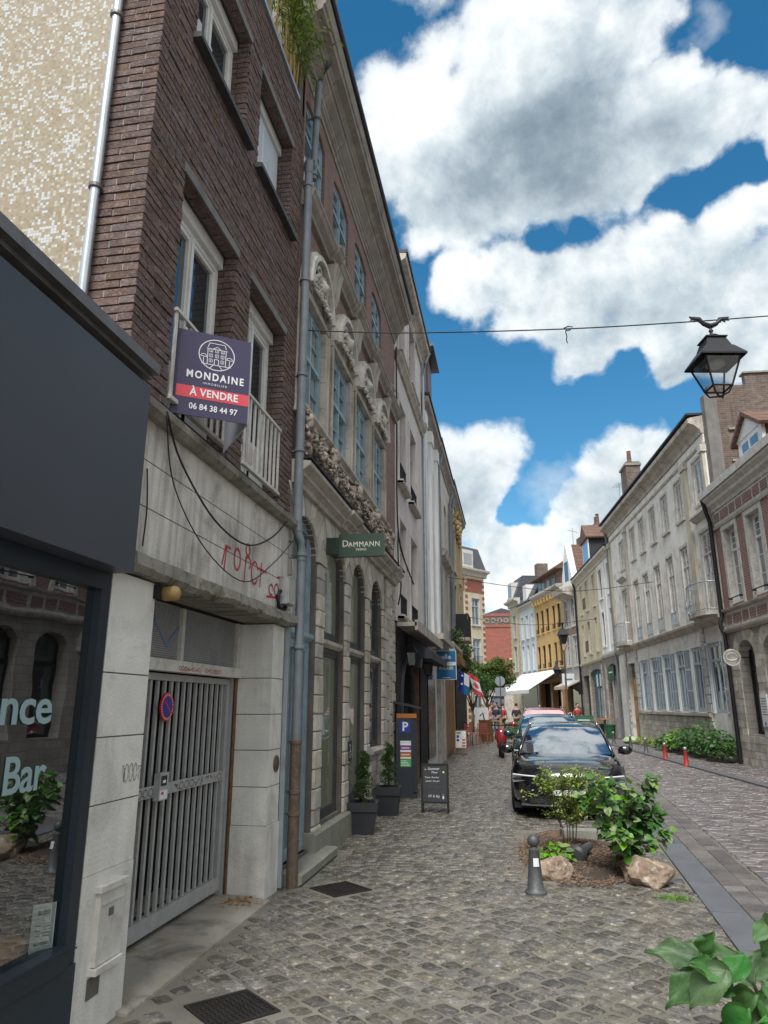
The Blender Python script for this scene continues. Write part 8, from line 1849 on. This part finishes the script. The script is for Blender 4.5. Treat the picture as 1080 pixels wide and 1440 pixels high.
def table(x, y, rz, w, d, h, label, mt='wood_light'):
    r = empty('table', (x, y, 0), rz, label, 'table'); m = MB(); m.box(-w / 2, w / 2, -d / 2, d / 2, h - .04, h); m.build('tabletop', mt, r)
    for a, b in ((-1, -1), (-1, 1), (1, -1), (1, 1)): m = MB(); m.box(a * (w / 2 - .05) - .03, a * (w / 2 - .05) + .03, b * (d / 2 - .05) - .03, b * (d / 2 - .05) + .03, 0, h - .041); m.build('leg', mt, r)
table(-1.15, 38.6, .1, 1.0, .8, .9, 'pale wooden table on the terrace before the standing people'); table(-1.55, 41.0, .2, .7, .7, .72, 'small table in front of the seated person', 'cloth_dark'); table(-.05, 40.6, 0, .9, .6, .7, 'low dark table by the road sign', 'cloth_dark')
def chair(x, y, rz, label, mt='chair_red'):
    r = empty('chair', (x, y, 0), rz, label, 'chair', 'red terrace chairs'); m = MB(); m.box(-.2, .2, -.2, .2, .43, .46); m.build('seat', mt, r); m = MB(); [m.box(-.2, .2, .19, .21, .55 + k * .09, .61 + k * .09) for k in range(4)]; m.build('backrest', mt, r)
    for a, b in ((-1, -1), (1, -1), (-1, 1), (1, 1)): m = MB(); m.box(a * .18 - .015, a * .18 + .015, b * .18 - .015, b * .18 + .015, 0, .9 if b > 0 else .429); m.build('leg', mt, r)
chair(-1.85, 31.8, .5, 'red slatted chair nearest the white menu board'); chair(-1.75, 33.2, 1.6, 'red slatted chair behind the nearest red chair'); chair(-1.3, 33.6, 2.8, 'red slatted chair beside the leaning brown panel')
bp_ = empty('brown_panel', (-1.28, 35.4, 0), 0, 'brown leaning menu stand beside the red chairs', 'stand'); m = MB(); m.prism([(0, 0), (.05, 0), (-.35, 1.0), (-.40, 1.0)], -.3, .3); m.build('panel', 'wood_door', bp_); bp_.rotation_euler = (0, 0, radians(80))
wb_ = empty('poster_stand', (-1.55, 36.8, 0), 0, 'white poster with dark drawing standing on an easel on the terrace', 'poster'); m = MB(); m.box(-.32, .32, -.015, .015, .8, 1.55); m.build('poster', 'print_white', wb_); m = MB(); [m.tube([(a, .03, 0), (a * .5, .03, 1.5)], .02, 5) for a in (-.3, .3)]; m.build('legs', 'wood_light', wb_); m = MB(); m.tube([(-.1, -.02, 1.15), (.05, -.02, 1.3), (.12, -.02, .95)], .03, 5); m.build('drawing', 'print_black', wb_)
wp = MB(); wp.box(-.06, .06, -.06, .06, 0, 1.1); o = wp.build('wooden_post', 'wood_light'); o.location = (-.62, 35.5, 0); tag(o, 'short pale wooden post at the terrace edge by the cars', 'post')
# wooden crate, bins by the green arch
cr = empty('wooden_table', RP(17.6, .55, 0), radians(AR) + pi, 'small orange wooden table in front of the green signed arch', 'table'); m = MB(); m.box(-.3, .3, -.5, .5, .92, 1.0); m.build('tabletop', 'wood_light', cr)
m = MB(); m.box(-.05, .05, -.05, .05, 0, .92); m.build('leg', 'wood_light', cr)
for i, (s_, n_, l_) in enumerate(((16.6, .5, 'dark green bin right of the orange wooden table'), (18.5, .5, 'dark green bin left of the orange wooden table'))):
    b = MB(); b.lathe([(.22, 0), (.26, .6), (.28, .62), (.28, .68), (.1, .72)], seg=12, sq=0); o = b.build('bin', 'board_green', smooth=True, angle=.5); o.location = RP(s_, n_); tag(o, l_, 'bin')
ck = MB(); ck.box(-.2, .2, -.25, .25, 0, .9); o = ck.build('wooden_crate', 'wood_door'); o.location = RP(20.8, .35); tag(o, 'brown wooden crate in front of the teal shop window', 'crate')
# red scooter beside the farthest parked car
sc_ = empty('scooter', (-.42, 24.8, 0), radians(4), 'dark red scooter standing on the pavement beside the parked cars', 'scooter'); m = MB(); m.lathe([(.14, -.05), (.24, -.05), (.26, 0), (.24, .05), (.14, .05)], (0, .0, .26), 20, 'x'); m.lathe([(.14, -.05), (.24, -.05), (.26, 0), (.24, .05), (.14, .05)], (0, 1.25, .26), 20, 'x'); m.build('wheel', 'tyre', sc_)
m = MB(); m.blob((0, .22, .62), .2, 2, 0, (.9, .8, 1.7)); m.blob((0, 1.05, .62), .25, 2, 0, (.8, 1.6, .8)); m.box(-.14, .14, .2, .9, .3, .4); m.build('body', 'car_red', sc_, smooth=True); m = MB(); m.blob((0, .95, .84), .16, 2, 0, (.9, 2.2, .4)); m.tube([(-.32, .22, 1.02), (0, .18, 1.0), (.32, .22, 1.02)], .02, 6); m.build('seat', 'black_matte', sc_, smooth=True)
